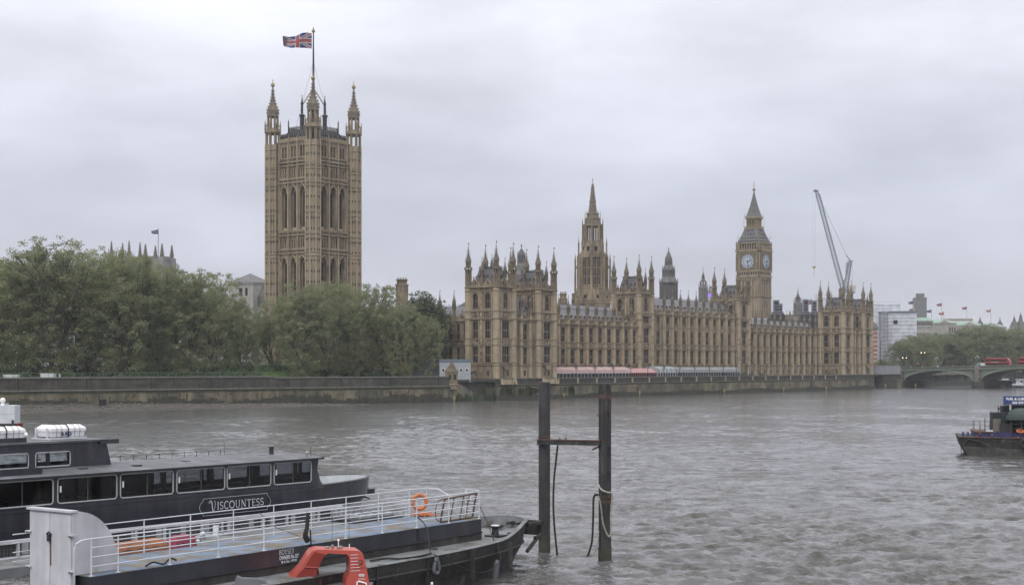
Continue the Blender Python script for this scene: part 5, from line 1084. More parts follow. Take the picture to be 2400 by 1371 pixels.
# ------------------------------------------------------------------ garden edge: cabin, vans, railings, dark low building
def wbox(name, label, cat, px0, px1, Y, y0, y1, depth, mt, roof=None, group=None, rz=None, extra=None, bz=None):
    s_ = Y/3333.; z = lambda py: EYE+(858-py)*s_; w_ = (px1-px0)*s_; zb = bz if bz is not None else z(y0)
    t = thing(name, label, cat, (atpx((px0+px1)/2, Y), Y, zb), rz or 0, group); b = MB(); h = z(y1)-zb; b.box(-w_/2, w_/2, 0, depth, 0, h, mt); b.build('body', t)
    if roof: b = MB(); b.box(-w_/2-.1, w_/2+.1, -.1, depth+.1, h-roof[1], h+.05, roof[0]); b.build('roof', t)
    if extra: extra(t, w_, h)
    return t
def cab(t, w_, h):
    for k in range(5): x = -w_/2+w_*(.12+.19*k); b = MB(); b.box(x-.42, x+.42, -.06, .02, h*.42, h*.62, 'white_paint'); b.box(x-.26, x+.26, -.09, -.05, h*.45, h*.59, 'window_glass'); b.build('window', t)
    b = MB(); 
    for k in range(12): x = -w_/2+w_*k/12; b.box(x-.03, x+.03, -.03, .01, .1, h*.8, 'cabin_band')
    b.build('panel_joint', t)
wbox('site_cabin', 'long pale grey site cabin with dark roof band and five small windows', 'cabin', 1030, 1103, 405, 886, 842, 4, 'cabin_grey', ('cabin_band', .85), extra=cab, bz=GZ)
for i, (px, wd_, lb) in enumerate(((1088, 2.7, 'left dark parasol beside the stone hut'), (1107, 2.6, 'right dark parasol beside the stone hut'))):
    Y = 408; t = thing('parasol', lb, 'parasol', (atpx(px, Y), Y, GZ), 0, 'dark parasols'); b = MB(); b.lathe([(wd_, 2.1), (wd_*.95, 2.25), (.1, 3.0)], 8, 'black_metal'); b.build('canopy', t); b = MB(); b.tube([(0, 0, 0), (0, 0, 3.1)], .05, 'black_metal'); b.build('pole', t)
def vanx(t, w_, h):
    b = MB(); b.box(-w_/2+.05, w_/2-.05, -.04, 0, h*.3, h*.34, 'cabin_band'); b.build('side_seam', t)
    for x in (-w_*.3, w_*.3): b = MB(); b.torus((x, -.03, -.1), .3, .12, 'rubber', 'y', 12, 6); b.build('wheel', t)
wbox('van', 'white van roof showing over the wall at the far left edge', 'van', 8, 40, 332, 887, 878.5, 2, 'white_paint', ('white_plastic', .08), extra=vanx, bz=6.6)
wbox('box_trailer', 'white box trailer behind the garden wall under the tallest plane tree', 'trailer', 95, 125, 336, 887, 875.5, 2, 'white_paint', ('white_plastic', .08), extra=vanx, bz=6.6)
wbox('site_board', 'small white upright board just right of the box trailer', 'board', 138.5, 141, 338, 887, 877, .2, 'white_paint', ('white_plastic', .05), bz=6.6)
wbox('garden_bench', 'pale bench behind the garden railings', 'bench', 403, 432, 352, 886, 884, .6, 'concrete_pale', ('concrete_pale', .05), bz=6.5)
b = MB()
for p, q, za, zb_ in [((-150, 282), (-113, 314), 7.1, 0), ((-113, 314), (-60, 359.7), 7.1, 0)]:
    wall_frame_box(b, (p, q), -2.6, -2.55, za+1.25, za+1.31, 'lamp_green'); wall_frame_box(b, (p, q), -2.6, -2.55, za+.35, za+.4, 'lamp_green'); L_ = math.hypot(q[0]-p[0], q[1]-p[1])
    u = 0
    while u < L_: b.box(u-.05, u+.05, -2.62, -2.53, GZ, za+1.3, 'lamp_green'); u += 2.0
    for u in np.arange(0, L_, .5): b.box(u-.012, u+.012, -2.59, -2.56, za+.3, za+1.3, 'lamp_green')
b.fr = None; tag(b.build('railing'), 'grey green railing running above the garden wall on the left', 'railing')
for px, lb in ((560, 'person in white top beyond the garden wall, left one of a pair'), (538, 'person in pale clothes beyond the garden wall left of the lawn')):
    pass
def person(x, y, z, label, top, leg, h=1.72, rz=0, group=None):
    me = bpy.data.meshes.new('person'); J = [(0, 0, .53), (0, 0, .72), (0, 0, .84), (0, .01, .93), (.055, 0, .50), (.06, .01, .28), (.07, 0, .03), (-.055, 0, .50), (-.06, -.01, .28), (-.07, 0, .03), (.11, 0, .80), (.14, .02, .63), (.13, .08, .50), (-.11, 0, .80), (-.14, .02, .63), (-.12, .06, .50)]
    E_ = [(0, 1), (1, 2), (2, 3), (0, 4), (4, 5), (5, 6), (0, 7), (7, 8), (8, 9), (2, 10), (10, 11), (11, 12), (2, 13), (13, 14), (14, 15)]; RR = [.085, .09, .04, .055, .05, .035, .03, .05, .035, .03, .035, .028, .022, .035, .028, .022]
    me.from_pydata([(a*h, b_*h, c*h) for a, b_, c in J], E_, []); me.materials.append(M[top]); o = bpy.data.objects.new('person', me); COL.objects.link(o)
    m_ = o.modifiers.new('s', 'SKIN'); o.modifiers.new('u', 'SUBSURF').levels = 1
    for v, q in zip(me.skin_vertices[0].data, RR): v.radius = (q*h, q*h)
    me.skin_vertices[0].data[0].use_root = True
    o.location = (x, y, z); o.rotation_euler = (0, 0, rz); tag(o, label, 'person', group)
    b = MB(); b.ball((0, .012*h, .945*h), .062*h, 'rope_dark', 6, 1.15); c = b.build('hair', o)
for px, Y, top, lb in ((558, 366, 'white_paint', 'person in a white top behind the garden wall, below the white stone tower'), (566, 367, 'pink', 'person in a pinkish top behind the garden wall, next to the one in white'), (612, 371, 'cabin_band', 'person in dark blue behind the garden wall, left of the lawn'), (345, 350, 'teal_pale', 'person in pale blue behind the railing under the church towers')):
    person(atpx(px, Y), Y, 5.75, lb, top, 'navy')
def dark_b(t, w_, h):
    for x0, x1, m_ in ((-.35, -.1, 'window_glass'), (.15, .3, 'window_glass')): b = MB(); b.box(w_*x0, w_*x1, -.05, .02, h*.25, h*.85, m_); b.build('window', t)
wbox('garden_pavilion', 'low dark modern building hidden under the trees right of the lawn', 'building', 738, 830, 425, 887, 866, 7, 'dark_cladding', ('concrete_pale', .2), extra=dark_b, bz=GZ)
wbox('garden_kiosk', 'tall brown panelled block beside the low dark building', 'building', 829, 853, 420, 887, 843, 6, 'rust', ('dark_cladding', .2), bz=GZ)
wbox('garden_pavilion', 'low dark glazed building behind the wall under the chimney tower trees', 'building', 853, 931, 424, 887, 866, 7, 'dark_cladding', ('concrete_pale', .2), extra=dark_b, bz=GZ)
wbox('hoarding', 'dark site hoarding left of the pale grey cabin', 'hoarding', 965, 1030, 406, 887, 843, 1, 'dark_cladding', ('black_metal', .3), bz=GZ)
# foreshore
b = MB(); pts = []; n = 46; r = random.Random(3); pp = []
for i in range(n):
    f = i/(n-1); s0 = 20+f*190; wdt = (17*math.sin(min(1, (1-abs(1-1))*1+f*2.2)*PI/2))*(1 if f > .1 else f/.1)
    base = (-16.7-.757*s0+.757*0, 397-.653*s0); nx_, ny_ = .653, -.757
    for k in range(9):
        q = k/8; x = base[0]+nx_*(q*wdt*1.1+.2); y = base[1]+ny_*(q*wdt*1.1+.2); pts.append((x, y, 1.5*(min(1, f*2.4))*(1-q)**1.1-.22+r.uniform(-.1, .12)*(1 if k < 8 else 0)))
fc = [(i*9+k, (i+1)*9+k, (i+1)*9+k+1, i*9+k+1) for i in range(n-1) for k in range(8)]
sel = [p for p in pts]; b.add(sel, fc, 'mud'); o = b.build('foreshore', smooth=True); o['kind'] = 'structure'
b = MB()
for k in range(900):
    i = r.randrange(6, n-1)*9+r.randrange(0, 6); x, y, z = pts[i]; x += r.uniform(-2.2, 2.2); y += r.uniform(-1.6, 1.6); s_ = r.uniform(.1, .42); b.lathe([(s_*.6, z-.1), (s_, z+s_*.2), (s_*.4, z+s_*.6)], 5, 'stone_rubble', x, y, r.random())
o = b.build('rubble'); o['kind'] = 'stuff'; tag(o, 'loose stones and rubble scattered on the muddy foreshore', 'rubble')
b = MB(); b.tube([(atpx(225, 322), 322, .9), (atpx(290, 327), 325, .35), (atpx(372, 338), 331, .05)], .18, 'wall_weed', 5); b.tube([(atpx(232, 322), 321, .7), (atpx(330, 327), 322, .1)], .15, 'wall_weed', 5); b.box(atpx(229, 323), atpx(239, 323), 324, 326.5, .3, 2.3, 'dark_opening'); tag(b.build('old_timber'), 'dark old timbers and outfall at the foot of the garden wall', 'timber')
# ------------------------------------------------------------------ crane
def crane():
    Y = 790.; s_ = Y/3333.; X = lambda px: atpx(px, Y); Z = lambda py: EYE+(858-py)*s_
    x0 = X(1981); t = thing('tower_crane', 'grey luffing tower crane with steeply raised lattice jib behind the far pavilion', 'crane', (x0, Y, GZ)); L_ = lambda px, py: (X(px)-x0, Z(py)-GZ)
    def lattice(b, p, q, w0, w1, n, r_, mt='crane_paint'):
        P_, Q = Vector((p[0], 0, p[1])), Vector((q[0], 0, q[1])); d = (Q-P_).normalized(); a = d.cross(Vector((0, 1, 0))).normalized(); c = Vector((0, 1, 0)); prev = None
        for i in range(n+1):
            f = i/n; w_ = w0+(w1-w0)*f; o_ = P_+(Q-P_)*f; cs = [o_+a*sx*w_/2+c*sy*w_/2 for sx, sy in ((-1, -1), (1, -1), (1, 1), (-1, 1))]
            if prev:
                for k in range(4): b.tube([prev[k], cs[k]], r_, mt, 4); b.tube([prev[k], cs[(k+1) % 4]], r_*.6, mt, 4)
            for k in range(4): b.tube([cs[k], cs[(k+1) % 4]], r_*.6, mt, 4)
            prev = cs
    b = MB(); lattice(b, L_(1981, 830), L_(1981, 690), 2.2, 2.2, 14, .14); b.build('mast', t)
    b = MB(); lattice(b, L_(1977, 683), L_(1917, 458), 2.2, 1.9, 34, .15); lattice(b, L_(1917, 458), L_(1913, 449), 1.9, .6, 2, .15); b.ball((L_(1911, 447)[0], 0, L_(1911, 447)[1]), .9, 'crane_paint', 5); b.box(L_(1906, 0)[0], L_(1918, 0)[0], -.7, .7, L_(0, 449)[1], L_(0, 446)[1], 'crane_paint'); b.build('jib', t)
    b = MB(); lattice(b, L_(1980, 683), L_(1993, 613), 2.6, 1.3, 12, .16); lattice(b, L_(1984, 640), L_(1985, 615), .8, .8, 6, .08)
    x, z = L_(1993, 611); b.box(x-1.6, x+1.6, -1, 1, z-.1, z+.1, 'crane_paint'); b.build('a_frame', t)
    b = MB(); x, z = L_(1967, 684); x2, _ = L_(2003, 0); b.box(x, x2, -1.5, 1.5, z-.6, z+.3, 'crane_paint'); b.box(x-.4, x+2.4, -1.6, -.2, z-.8, z+1.8, 'lead'); b.build('slewing_platform', t)
    b = MB(); b.box(L_(1986, 0)[0], L_(2004, 0)[0], -1.8, 1.8, L_(0, 680)[1], L_(0, 669)[1], 'concrete_pale'); b.build('counterweight', t)
    b = MB(); x, z = L_(1917, 456); x1, z1 = L_(1984, 599); x2, z2 = L_(1993, 612); b.tube([(x, 0, z), (x1, 0, z1)], .09, 'crane_paint', 4); b.tube([(x1, 0, z1), (x2, 0, z2)], .3, 'crane_paint', 5); b.tube([(x2+1, 0, z2), (x2+1, 0, L_(0, 680)[1])], .06, 'crane_paint', 4)
    x, z = L_(1908, 450); _, z3 = L_(0, 624)
    for q in (-.7, .7): b.tube([(x+q, 0, z), (x+q, 0, z3)], .035, 'crane_paint', 4)
    b.build('stay_and_hoist_ropes', t)
    b = MB(); b.prism([(x-.9, -.4), (x+.9, -.4), (x+.9, .4), (x-.9, .4)], z3-.9, z3, 'yellow'); b.lathe([(.15, z3-2), (.3, z3-1.2), (.3, z3-.9)], 6, 'yellow', x, 0); b.tube([(x, 0, z3-1), (x-.2, 0, L_(0, 650)[1])], .06, 'black_metal', 4); b.build('hook_block', t)
crane()
# scaffold and rooftop site behind the far wing
b = MB(); Y = 745.; s_ = Y/3333
for px in np.arange(1913, 1960, 5.2): 
    for d in (0, 2.5): x = atpx(px, Y); b.box(x-.06, x+.06, Y+d-.06, Y+d+.06, GZ, ztop(690 if px < 1925 else 697, Y), 'scaffold')
for py in np.arange(740, 690, -6): z = ztop(py, Y); b.tube([(atpx(1912, Y), Y, z), (atpx(1961, Y), Y, z)], .06, 'scaffold', 4)
tag(b.build('scaffold_tower', origin=(atpx(1930, Y), Y, GZ)), 'thin scaffold rising behind the left turrets of the far pavilion', 'scaffold')
wbox('site_shelter', 'white temporary roof behind the far wing parapet, right of the clock tower', 'shelter', 1762, 1822, 700, 760, 746, 8, 'wrap', ('white_paint', .3), bz=GZ)
wbox('grey_roof_block', 'long grey plant roof behind the far wing between clock tower and far pavilion', 'building', 1826, 1918, 735, 760, 738, 10, 'stone_grey', ('lead', .6), bz=GZ)
b = MB(); x = atpx(1902, 730); b.tube([(x, 730, GZ), (x, 730, ztop(700, 730))], .16, 'lead', 6); tag(b.build('flagpole', origin=(x, 730, GZ)), 'flagpole between the two right dark chimney stacks', 'flagpole')
flag('small_flag', 3.6, 2.4, (x-.2, 730, ztop(708, 730)), 'small red and white flag between the two right dark chimney stacks', union, (12, 8), th=.1, amp=.1, droop=.7)
# ------------------------------------------------------------------ right bank beyond the bridge
def wins(b, x0, x1, z0, z1, nx, nz, mt='dark_opening', y=-.06, fx=.5, fz=.55, fr_='stone_pale'):
    for i in range(nx):
        for k in range(nz):
            cx, cz = x0+(x1-x0)*(i+.5)/nx, z0+(z1-z0)*(k+.5)/nz; wx, wz = (x1-x0)/nx*fx/2, (z1-z0)/nz*fz/2; b.box(cx-wx, cx+wx, y, y+.1, cz-wz, cz+wz, mt)
def building(name, label, px0, px1, Y, ytop_, depth, mt, rows=(), roofmt=None, roofh=0, rz=0, cat='building', group=None, inset=2, extra=None):
    s_ = Y/3333.; w_ = (px1-px0)*s_/math.cos(rz); H = EYE+(858-ytop_)*s_-GZ; t = thing(name, label, cat, (atpx((px0+px1)/2, Y), Y, GZ), rz, group)
    b = MB(); b.box(-w_/2, w_/2, 0, depth, 0, H, mt)
    b.box(-w_/2-.3, w_/2+.3, -.3, depth+.3, H-.8, H-.3, mt); b.build('walls', t)
    for (fx0, fx1, ya, yb, nx, nz) in rows:
        b = MB(); za, zb_ = EYE+(858-ya)*s_-GZ, EYE+(858-yb)*s_-GZ; 
        for i in range(nx):
            for k in range(nz):
                b = MB(); x0_ = -w_/2+w_*fx0; dx_ = w_*(fx1-fx0)/nx; dz_ = (zb_-za)/nz; wins(b, x0_+dx_*i, x0_+dx_*(i+1), za+dz_*k, za+dz_*(k+1), 1, 1); b.build('window', t)
    if roofh: b = MB(); h = roofh*s_; b.prism([(-w_/2-.4, -.4), (w_/2+.4, -.4), (w_/2+.4, depth+.4), (-w_/2-.4, depth+.4)], H, H+h, roofmt, [(-w_/2+inset, inset), (w_/2-inset, inset), (w_/2-inset, depth-inset), (-w_/2+inset, depth-inset)]); b.build('roof', t)
    if extra: extra(t, w_, H, s_)
    return t
def wrapx(t, w_, H, s_):
    b = MB(); r = random.Random(int(w_))
    for z in np.arange(1, H, 2.0): b.tube([(-w_/2, -.16, z+r.uniform(-.1, .1)), (-w_/6, -.2, z+r.uniform(-.12, .12)), (w_/6, -.16, z+r.uniform(-.12, .12)), (w_/2, -.16, z)], .09, 'wrap', 4)
    for x in np.arange(-w_/2, w_/2, 2.4): b.box(x-.04, x+.04, -.2, -.1, 0, H+1.6, 'wrap')
    b.box(-w_/2, w_/2, -.3, -.2, H+1.0, H+1.1, 'scaffold'); b.build('sheeting', t)
def wrap2(t, w_, H, s_):
    wrapx(t, w_, H, s_); b = MB()
    for x, z, q in ((-w_*.22, H*.85, 1.1), (-w_*.12, H*.48, 1.9)): b.box(x-q, x+q, -.3, -.1, z-q*.9, z+q*.9, 'dark_opening')
    b.box(-w_/2-.2, w_/2+.2, -.5, .4, H-.1, H+.9, 'cabin_band'); b.build('opening', t)
building('wrapped_building', 'upper block of white plastic sheeting and scaffold right of the palace', 2048, 2110, 800, 712, 20, 'wrap', extra=wrapx)
building('wrapped_building', 'big building wrapped in white sheeting with two dark square holes, right of the palace', 2081, 2147, 775, 733, 22, 'wrap', rz=R(-8), extra=wrap2)
building('hoist_shaft', 'dark grey scaffolded hoist shaft on the left side of the wrapped building', 2066, 2082, 768, 729, 6, 'wrap_grey', extra=wrapx)
t = thing('striped_turret', 'round red and white banded brick turret with a lead dome, just right of the palace', 'turret', (atpx(2047, 735), 735, GZ)); s_ = 735/3333.; zz = lambda py: EYE+(858-py)*s_-GZ
b = MB(); zc_ = 0; k = 0
while zc_ < zz(772): b.lathe([(2.1, zc_), (2.1, zc_+1.1)], 14, 'brick_red' if k % 2 else 'stone_pale'); zc_ += 1.1; k += 1
b.build('walls', t); b = MB(); b.lathe([(2.5, zz(772)), (2.4, zz(767)), (1.8, zz(760)), (.8, zz(756)), (.05, zz(753))], 14, 'lead'); b.build('dome', t)
def tower_block(t, w_, H, s_): b = MB(); wins(b, -w_/2, w_/2, H*.2, H*.94, 12, 24, fx=.55, fz=.5, mt='cabin_band'); o = b.build('window_grid', t); o['kind'] = 'stuff'; b = MB(); b.box(-w_/2+2, w_/2-2, 3, 12, H, H+5, 'lead'); b.build('plant_room', t)
building('tower_block', 'tall grey concrete office tower far behind the green roofs', 2149, 2172, 1700, 697, 18, 'lead', extra=tower_block, rz=0)
GR_ = 'green roofed government buildings'
building('office_block', 'pale stone office block with a dark window strip between the wrapped building and green roofs', 2143, 2186, 900, 766, 25, 'stone_pale', rows=((.05, .98, 792, 776, 12, 1),), roofmt='lead', roofh=3)
building('office_block', 'dark glazed top storey with green roof above the pale stone office block', 2148, 2186, 912, 752, 20, 'stone_grey', rows=((.02, .98, 764, 755, 9, 1),), roofmt='copper_green', roofh=8)
def ped(t, w_, H, s_): b = MB(); b.vprism([(-w_*.25, H), (w_*.25, H), (0, H+2.4)], -.6, 4, 'stone_pale'); b.build('pediment', t)
building('government_building', 'left of the long pale stone buildings with green copper roofs', 2186, 2241, 930, 757, 30, 'stone_pale', rows=((.68, .98, 784, 762, 3, 1), (.68, .98, 800, 786, 3, 1)), roofmt='copper_green', roofh=9, extra=ped, inset=5, group=GR_)
building('government_building', 'middle one of the long pale stone buildings with green copper roofs', 2241, 2303, 960, 762, 30, 'stone_pale', rows=((.0, .18, 785, 768, 2, 1), (.55, .95, 800, 770, 3, 2)), roofmt='copper_green', roofh=10, extra=ped, inset=5, group=GR_)
building('government_building', 'right one of the long pale stone buildings with green copper roofs, behind the trees', 2303, 2358, 990, 766, 30, 'stone_pale', rows=((.1, .9, 790, 772, 7, 1),), roofmt='copper_green', roofh=8, extra=ped, inset=5, group=GR_)
building('government_building', 'lower pale stone wing with rows of small windows behind the trees beyond the bridge', 2186, 2266, 885, 783, 20, 'stone_pale', rows=((.0, 1, 797, 785, 18, 1), (.2, 1, 812, 800, 14, 1)), roofmt='lead', roofh=2)
building('flat_block', 'distant pale flat roofed block behind the green roofs', 2222, 2280, 1300, 746, 20, 'concrete_pale', rows=((0, 1, 752, 747, 20, 1),))
def court(label, px, Y, y_e, y_t, wpx):
    t = thing('pointed_roof', label, 'building', (atpx(px, Y), Y, GZ), R(20), 'pointed pavilion roofs on the skyline'); s_ = Y/3333.; z = lambda py: EYE+(858-py)*s_-GZ; w_ = wpx*s_/2
    b = MB(); b.prism([(-w_, -w_), (w_, -w_), (w_, w_), (-w_, w_)], 0, z(y_e), 'stone_grey'); b.build('walls', t)
    b = MB(); b.prism([(-w_, -w_), (w_, -w_), (w_, w_), (-w_, w_)], z(y_e), z(y_e-(y_e-y_t)*.45), 'lead', [(-w_*.55, -w_*.55), (w_*.55, -w_*.55), (w_*.55, w_*.55), (-w_*.55, w_*.55)])
    b.lathe([(w_*.6, z(y_e-(y_e-y_t)*.45)), (w_*.3, z(y_t+6)), (w_*.08, z(y_t+2)), (.05, z(y_t-5))], 4, 'lead', rot=PI/4); b.build('roof', t)
for px, ye, yt_, w_, lb in ((2297, 762, 742, 11, 'leftmost pointed slate roof on the skyline, left of a red and white flag'), (2343.5, 764, 744, 11, 'pointed slate roof on the skyline between the right flag and the tallest roof'), (2377, 766, 740, 15, 'pointed roof next to the tallest roof at the right edge'), (2392, 770, 733, 17, 'tallest pointed roof, at the right edge')): court(lb, px, 1120, ye, yt_, w_)
building('club_building', 'grey stone mansion block with many windows under the pointed roofs at the right edge', 2352, 2430, 1100, 775, 25, 'stone_grey', rows=((.1, 1, 800, 778, 12, 2),))
for px, y0_, y1_, Y, fn, lb in ((2141, 748, 706, 900, dark_flag, 'dark blue flag on the pole left of the grey tower block'), (2142.5, 748, 723, 905, union, 'small red flag lower on the left, beside the wrapped building'), (2183, 746, 726, 940, dark_flag, 'small dark flag right of the grey tower block'), (2207, 748, 711, 920, union, 'red, white and blue flag above the left green roof'), (2212, 748, 731, 950, lambda u, v: 'flag_red', 'plain red flag beside the pole above the left green roof'), (2266, 752, 719, 950, union, 'red, white and blue flag above the middle green roof'), (2322, 756, 724, 980, lambda u, v: 'flag_red' if v < .5 else 'flag_white', 'red and white flag hanging above the right green roof')):
    x = atpx(px, Y); b = MB(); b.tube([(x, Y, ztop(y0_, Y)-1), (x, Y, ztop(y1_, Y))], .17, 'concrete_pale', 6); b.ball((x, Y, ztop(y1_, Y)), .25, 'gold', 4); tag(b.build('flagpole', origin=(x, Y, ztop(y0_, Y)-1)), 'flagpole of the '+lb, 'flagpole', 'flagpoles beyond the bridge')
    flag('skyline_flag', 3.1, 1.9, (x-.15, Y, ztop(y1_+3.5, Y)), lb, fn, (12, 8), th=.1, amp=.1, droop=.1 if px not in (2212, 2322) else .9, group='flags on the skyline')
# embankment wall beyond the bridge
t = thing('embankment_wall', 'grey granite embankment wall seen under the bridge arches', 'wall', (0, 0, 0)); b = MB()
for p, q in (((165, 668), (262, 790)), ((262, 790), (420, 1010))): wall_frame_box(b, (p, q), -1.2, .05, -2, 6.6, 'granite'); L_ = math.hypot(q[0]-p[0], q[1]-p[1]); [b.box(u-.6, u+.6, 0, .5, 1, 7.6, 'granite') for u in np.arange(3, L_, 14)]
b.build('wall', t)
b = MB(); wall_frame_box(b, ((168, 664), (262, 783)), -.5, 2.2, -1, 2.3, 'wall_weed'); b.build('weed_band', t)
# landing stage between palace and bridge
t = thing('landing_stairs', 'dark grey scaffolded landing and stairs between the palace and the bridge', 'stairs', (atpx(2082, 652), 652, 0)); b = MB()
b.box(-5.6, 5.6, 0, 6, -1, 6.2, 'wall_stone'); b.box(-5.6, 5.4, -.5, 5, 6.2, 10.0, 'wrap_grey')
for z in (7, 8, 9, 10): b.box(-5.6, 5.5, -.6, -.5, z, z+.12, 'scaffold')
for x in np.arange(-5.4, 5.6, 1.6): b.box(x-.06, x+.06, -.62, -.5, 6, 10.6, 'scaffold')
b.vprism([(-5.6, -1), (3.5, -1), (3.5, 4.5), (-1, 4.5), (-5.6, 1.2)], -2.6, -.7, 'wall_weed'); b.box(3.3, 5.8, -1.6, 0, -1, 4.3, 'wall_lower'); b.build('stairs', t)
# ------------------------------------------------------------------ bridge
BR = thing('arch_bridge', 'pale green iron arch bridge with stone piers carrying buses across the river', 'bridge', (180.6, 660, 0), PROT)
def bridge():
    W = 26.; span0, span1 = 35.8, 37.5; piers = [(0, 2.0), (35.8, 3.4), (35.8+37.5, 3.4)]
    dk = lambda x: 9.25+.026*x-.00006*x*x   # parapet top
    n = 26
    for (x0, _), (x1, _) in zip(piers, piers[1:]):
        a, c = x0+1.3, x1-1.7; zs = 3.0
        for side, yy in ((0, 0.0), (1, W)):
            prev = None; b = MB(); g_ = MB(); so_ = MB()
            for i in range(n+1):
                f = i/n; x = a+(c-a)*f; zi = zs+(dk((a+c)/2)-2.05-zs)*math.sqrt(max(0, 1-(2*f-1)**2)); zo = zi+.75
                if prev:
                    px_, pzi, pzo = prev
                    y0_, y1_ = (yy-.25, yy+.3) if side == 0 else (yy-.3, yy+.25)
                    g_.add([(px_, y0_, pzi), (x, y0_, zi), (x, y0_, zo), (px_, y0_, pzo), (px_, y1_, pzi), (x, y1_, zi), (x, y1_, zo), (px_, y1_, pzo)], [(0, 1, 2, 3), (7, 6, 5, 4), (0, 4, 5, 1), (3, 2, 6, 7), (0, 3, 7, 4), (1, 5, 6, 2)], 'bridge_pale')
                    top = dk((px_+x)/2)-1.55
                    if pzo < top-.05: b.add([(px_, y0_+.2, pzo), (x, y0_+.2, zo), (x, y0_+.2, max(top, zo)), (px_, y0_+.2, max(top, pzo))], [(0, 1, 2, 3)], 'bridge_green')
                    if side == 0: so_.add([(px_, .3, pzi+.1), (x, .3, zi+.1), (x, W-.3, zi+.1), (px_, W-.3, pzi+.1)], [(0, 1, 2, 3)], 'bridge_soffit')
                    if side == 0 and i % 2 == 0 and top-pzo > .5:
                        xm = (px_+x)/2; zm = (max(pzo, zo)+top)/2; rr = min(.5, (top-max(pzo, zo))*.42)
                        if rr > .15: g_.torus((xm, yy-.12, zm), rr, .07, 'bridge_pale', 'y', 10, 4)
                prev = (x, zi, zo)
            for h_ in (0, 1): pass
            g_.build('arch_rib', BR); xm_ = (a+c)/2
            for sel in (0, 1):
                h2 = MB(); 
                for f_ in b.f:
                    if (sum(b.v[q][0] for q in f_)/4 > xm_) == bool(sel): h2.add([b.v[q] for q in f_], [tuple(range(len(f_)))], 'bridge_green')
                h2.build('spandrel', BR)
            if side == 0: so_.build('soffit', BR)
        for k in range(7): y = 2+W*k/7; 
    d = MB(); L_ = piers[-1][0]+60
    for i in range(50):
        x0, x1 = -14+i*3, -11+i*3; z = dk((x0+x1)/2)
        d.box(x0, x1, -.5, W+.5, z-1.75, z-1.2, 'bridge_green'); d.box(x0, x1, -.62, -.5, z-1.6, z-1.4, 'bridge_pale'); d.box(x0, x1, -.35, -.2, z-1.2, z-.12, 'bridge_green'); d.box(x0, x1, -.45, -.1, z-.16, z, 'bridge_pale'); d.box(x0, x1, W+.1, W+.3, z-1.2, z, 'bridge_pale')
        for q in range(5): xx = x0+.3+q*.6; d.box(xx-.14, xx+.14, -.4, -.34, z-.95, z-.3, 'dark_opening')
    d.build('deck_and_parapet', BR)
    for x, hw in piers:
        p = MB(); o = x; z = dk(x); p.prism([(o-hw/2, 0), (o-hw*.25, -1.5), (o+hw*.25, -1.5), (o+hw/2, 0), (o+hw/2, W), (o-hw/2, W)], 3.0, z+.1, 'granite')
        p.prism([(o-hw*.8, 0), (o, -4.2), (o+hw*.8, 0), (o+hw*.8, W), (o, W+3), (o-hw*.8, W)], -2, 3.0, 'wall_stone'); p.box(o-hw/2-.2, o+hw/2+.2, -1.6, W, z-1.9, z-1.6, 'granite'); p.box(o-hw/2-.2, o+hw/2+.2, -1.6, 1, 4.6, 4.9, 'granite'); p.prism([(o-hw*.82, 0), (o, -4.3), (o+hw*.82, 0), (o+hw*.82, W), (o-hw*.82, W)], -2, 1.2, 'wall_weed'); p.build('pier', BR)
    p = MB(); p.box(-14, -1.5, .2, W, -2, 9, 'granite'); p.box(-14, -1.4, .1, .3, -2, 2.4, 'wall_weed'); p.build('abutment', BR)
bridge()
def bp(x, y, z): v = Vector((180.6+x*EX+y*NX, 660+x*EY+y*NY)); return (v.x, v.y, z)
def bridge_lamp(x, label):
    t = thing('bridge_lamp', label, 'lamp', bp(x, -.6, 9.3+.026*x), PROT, 'triple lamps on the bridge piers'); b = MB(); b.lathe([(.35, 0), (.35, .5), (.2, .8), (.10, 1.2), (.09, 3.2)], 8, 'lamp_green'); b.tube([(-.7, 0, 3.0), (-.7, 0, 2.7), (0, 0, 2.3), (.7, 0, 2.7), (.7, 0, 3.0)], .07, 'lamp_green', 5); b.build('post', t)
    for q, z in ((-.7, 3.05), (.7, 3.05), (0, 3.6)): b = MB(); b.lathe([(.12, z), (.27, z+.45), (.3, z+.5), (.1, z+.75), (.02, z+.9)], 8, 'lamp_glass', q, 0); b.build('lantern', t)
bridge_lamp(-1.5, 'triple lantern lamp on the bridge abutment nearest the palace'); bridge_lamp(35.8, 'triple lantern lamp on the stone pier left of the white van'); bridge_lamp(17, 'triple lantern lamp over the middle of the left arch')
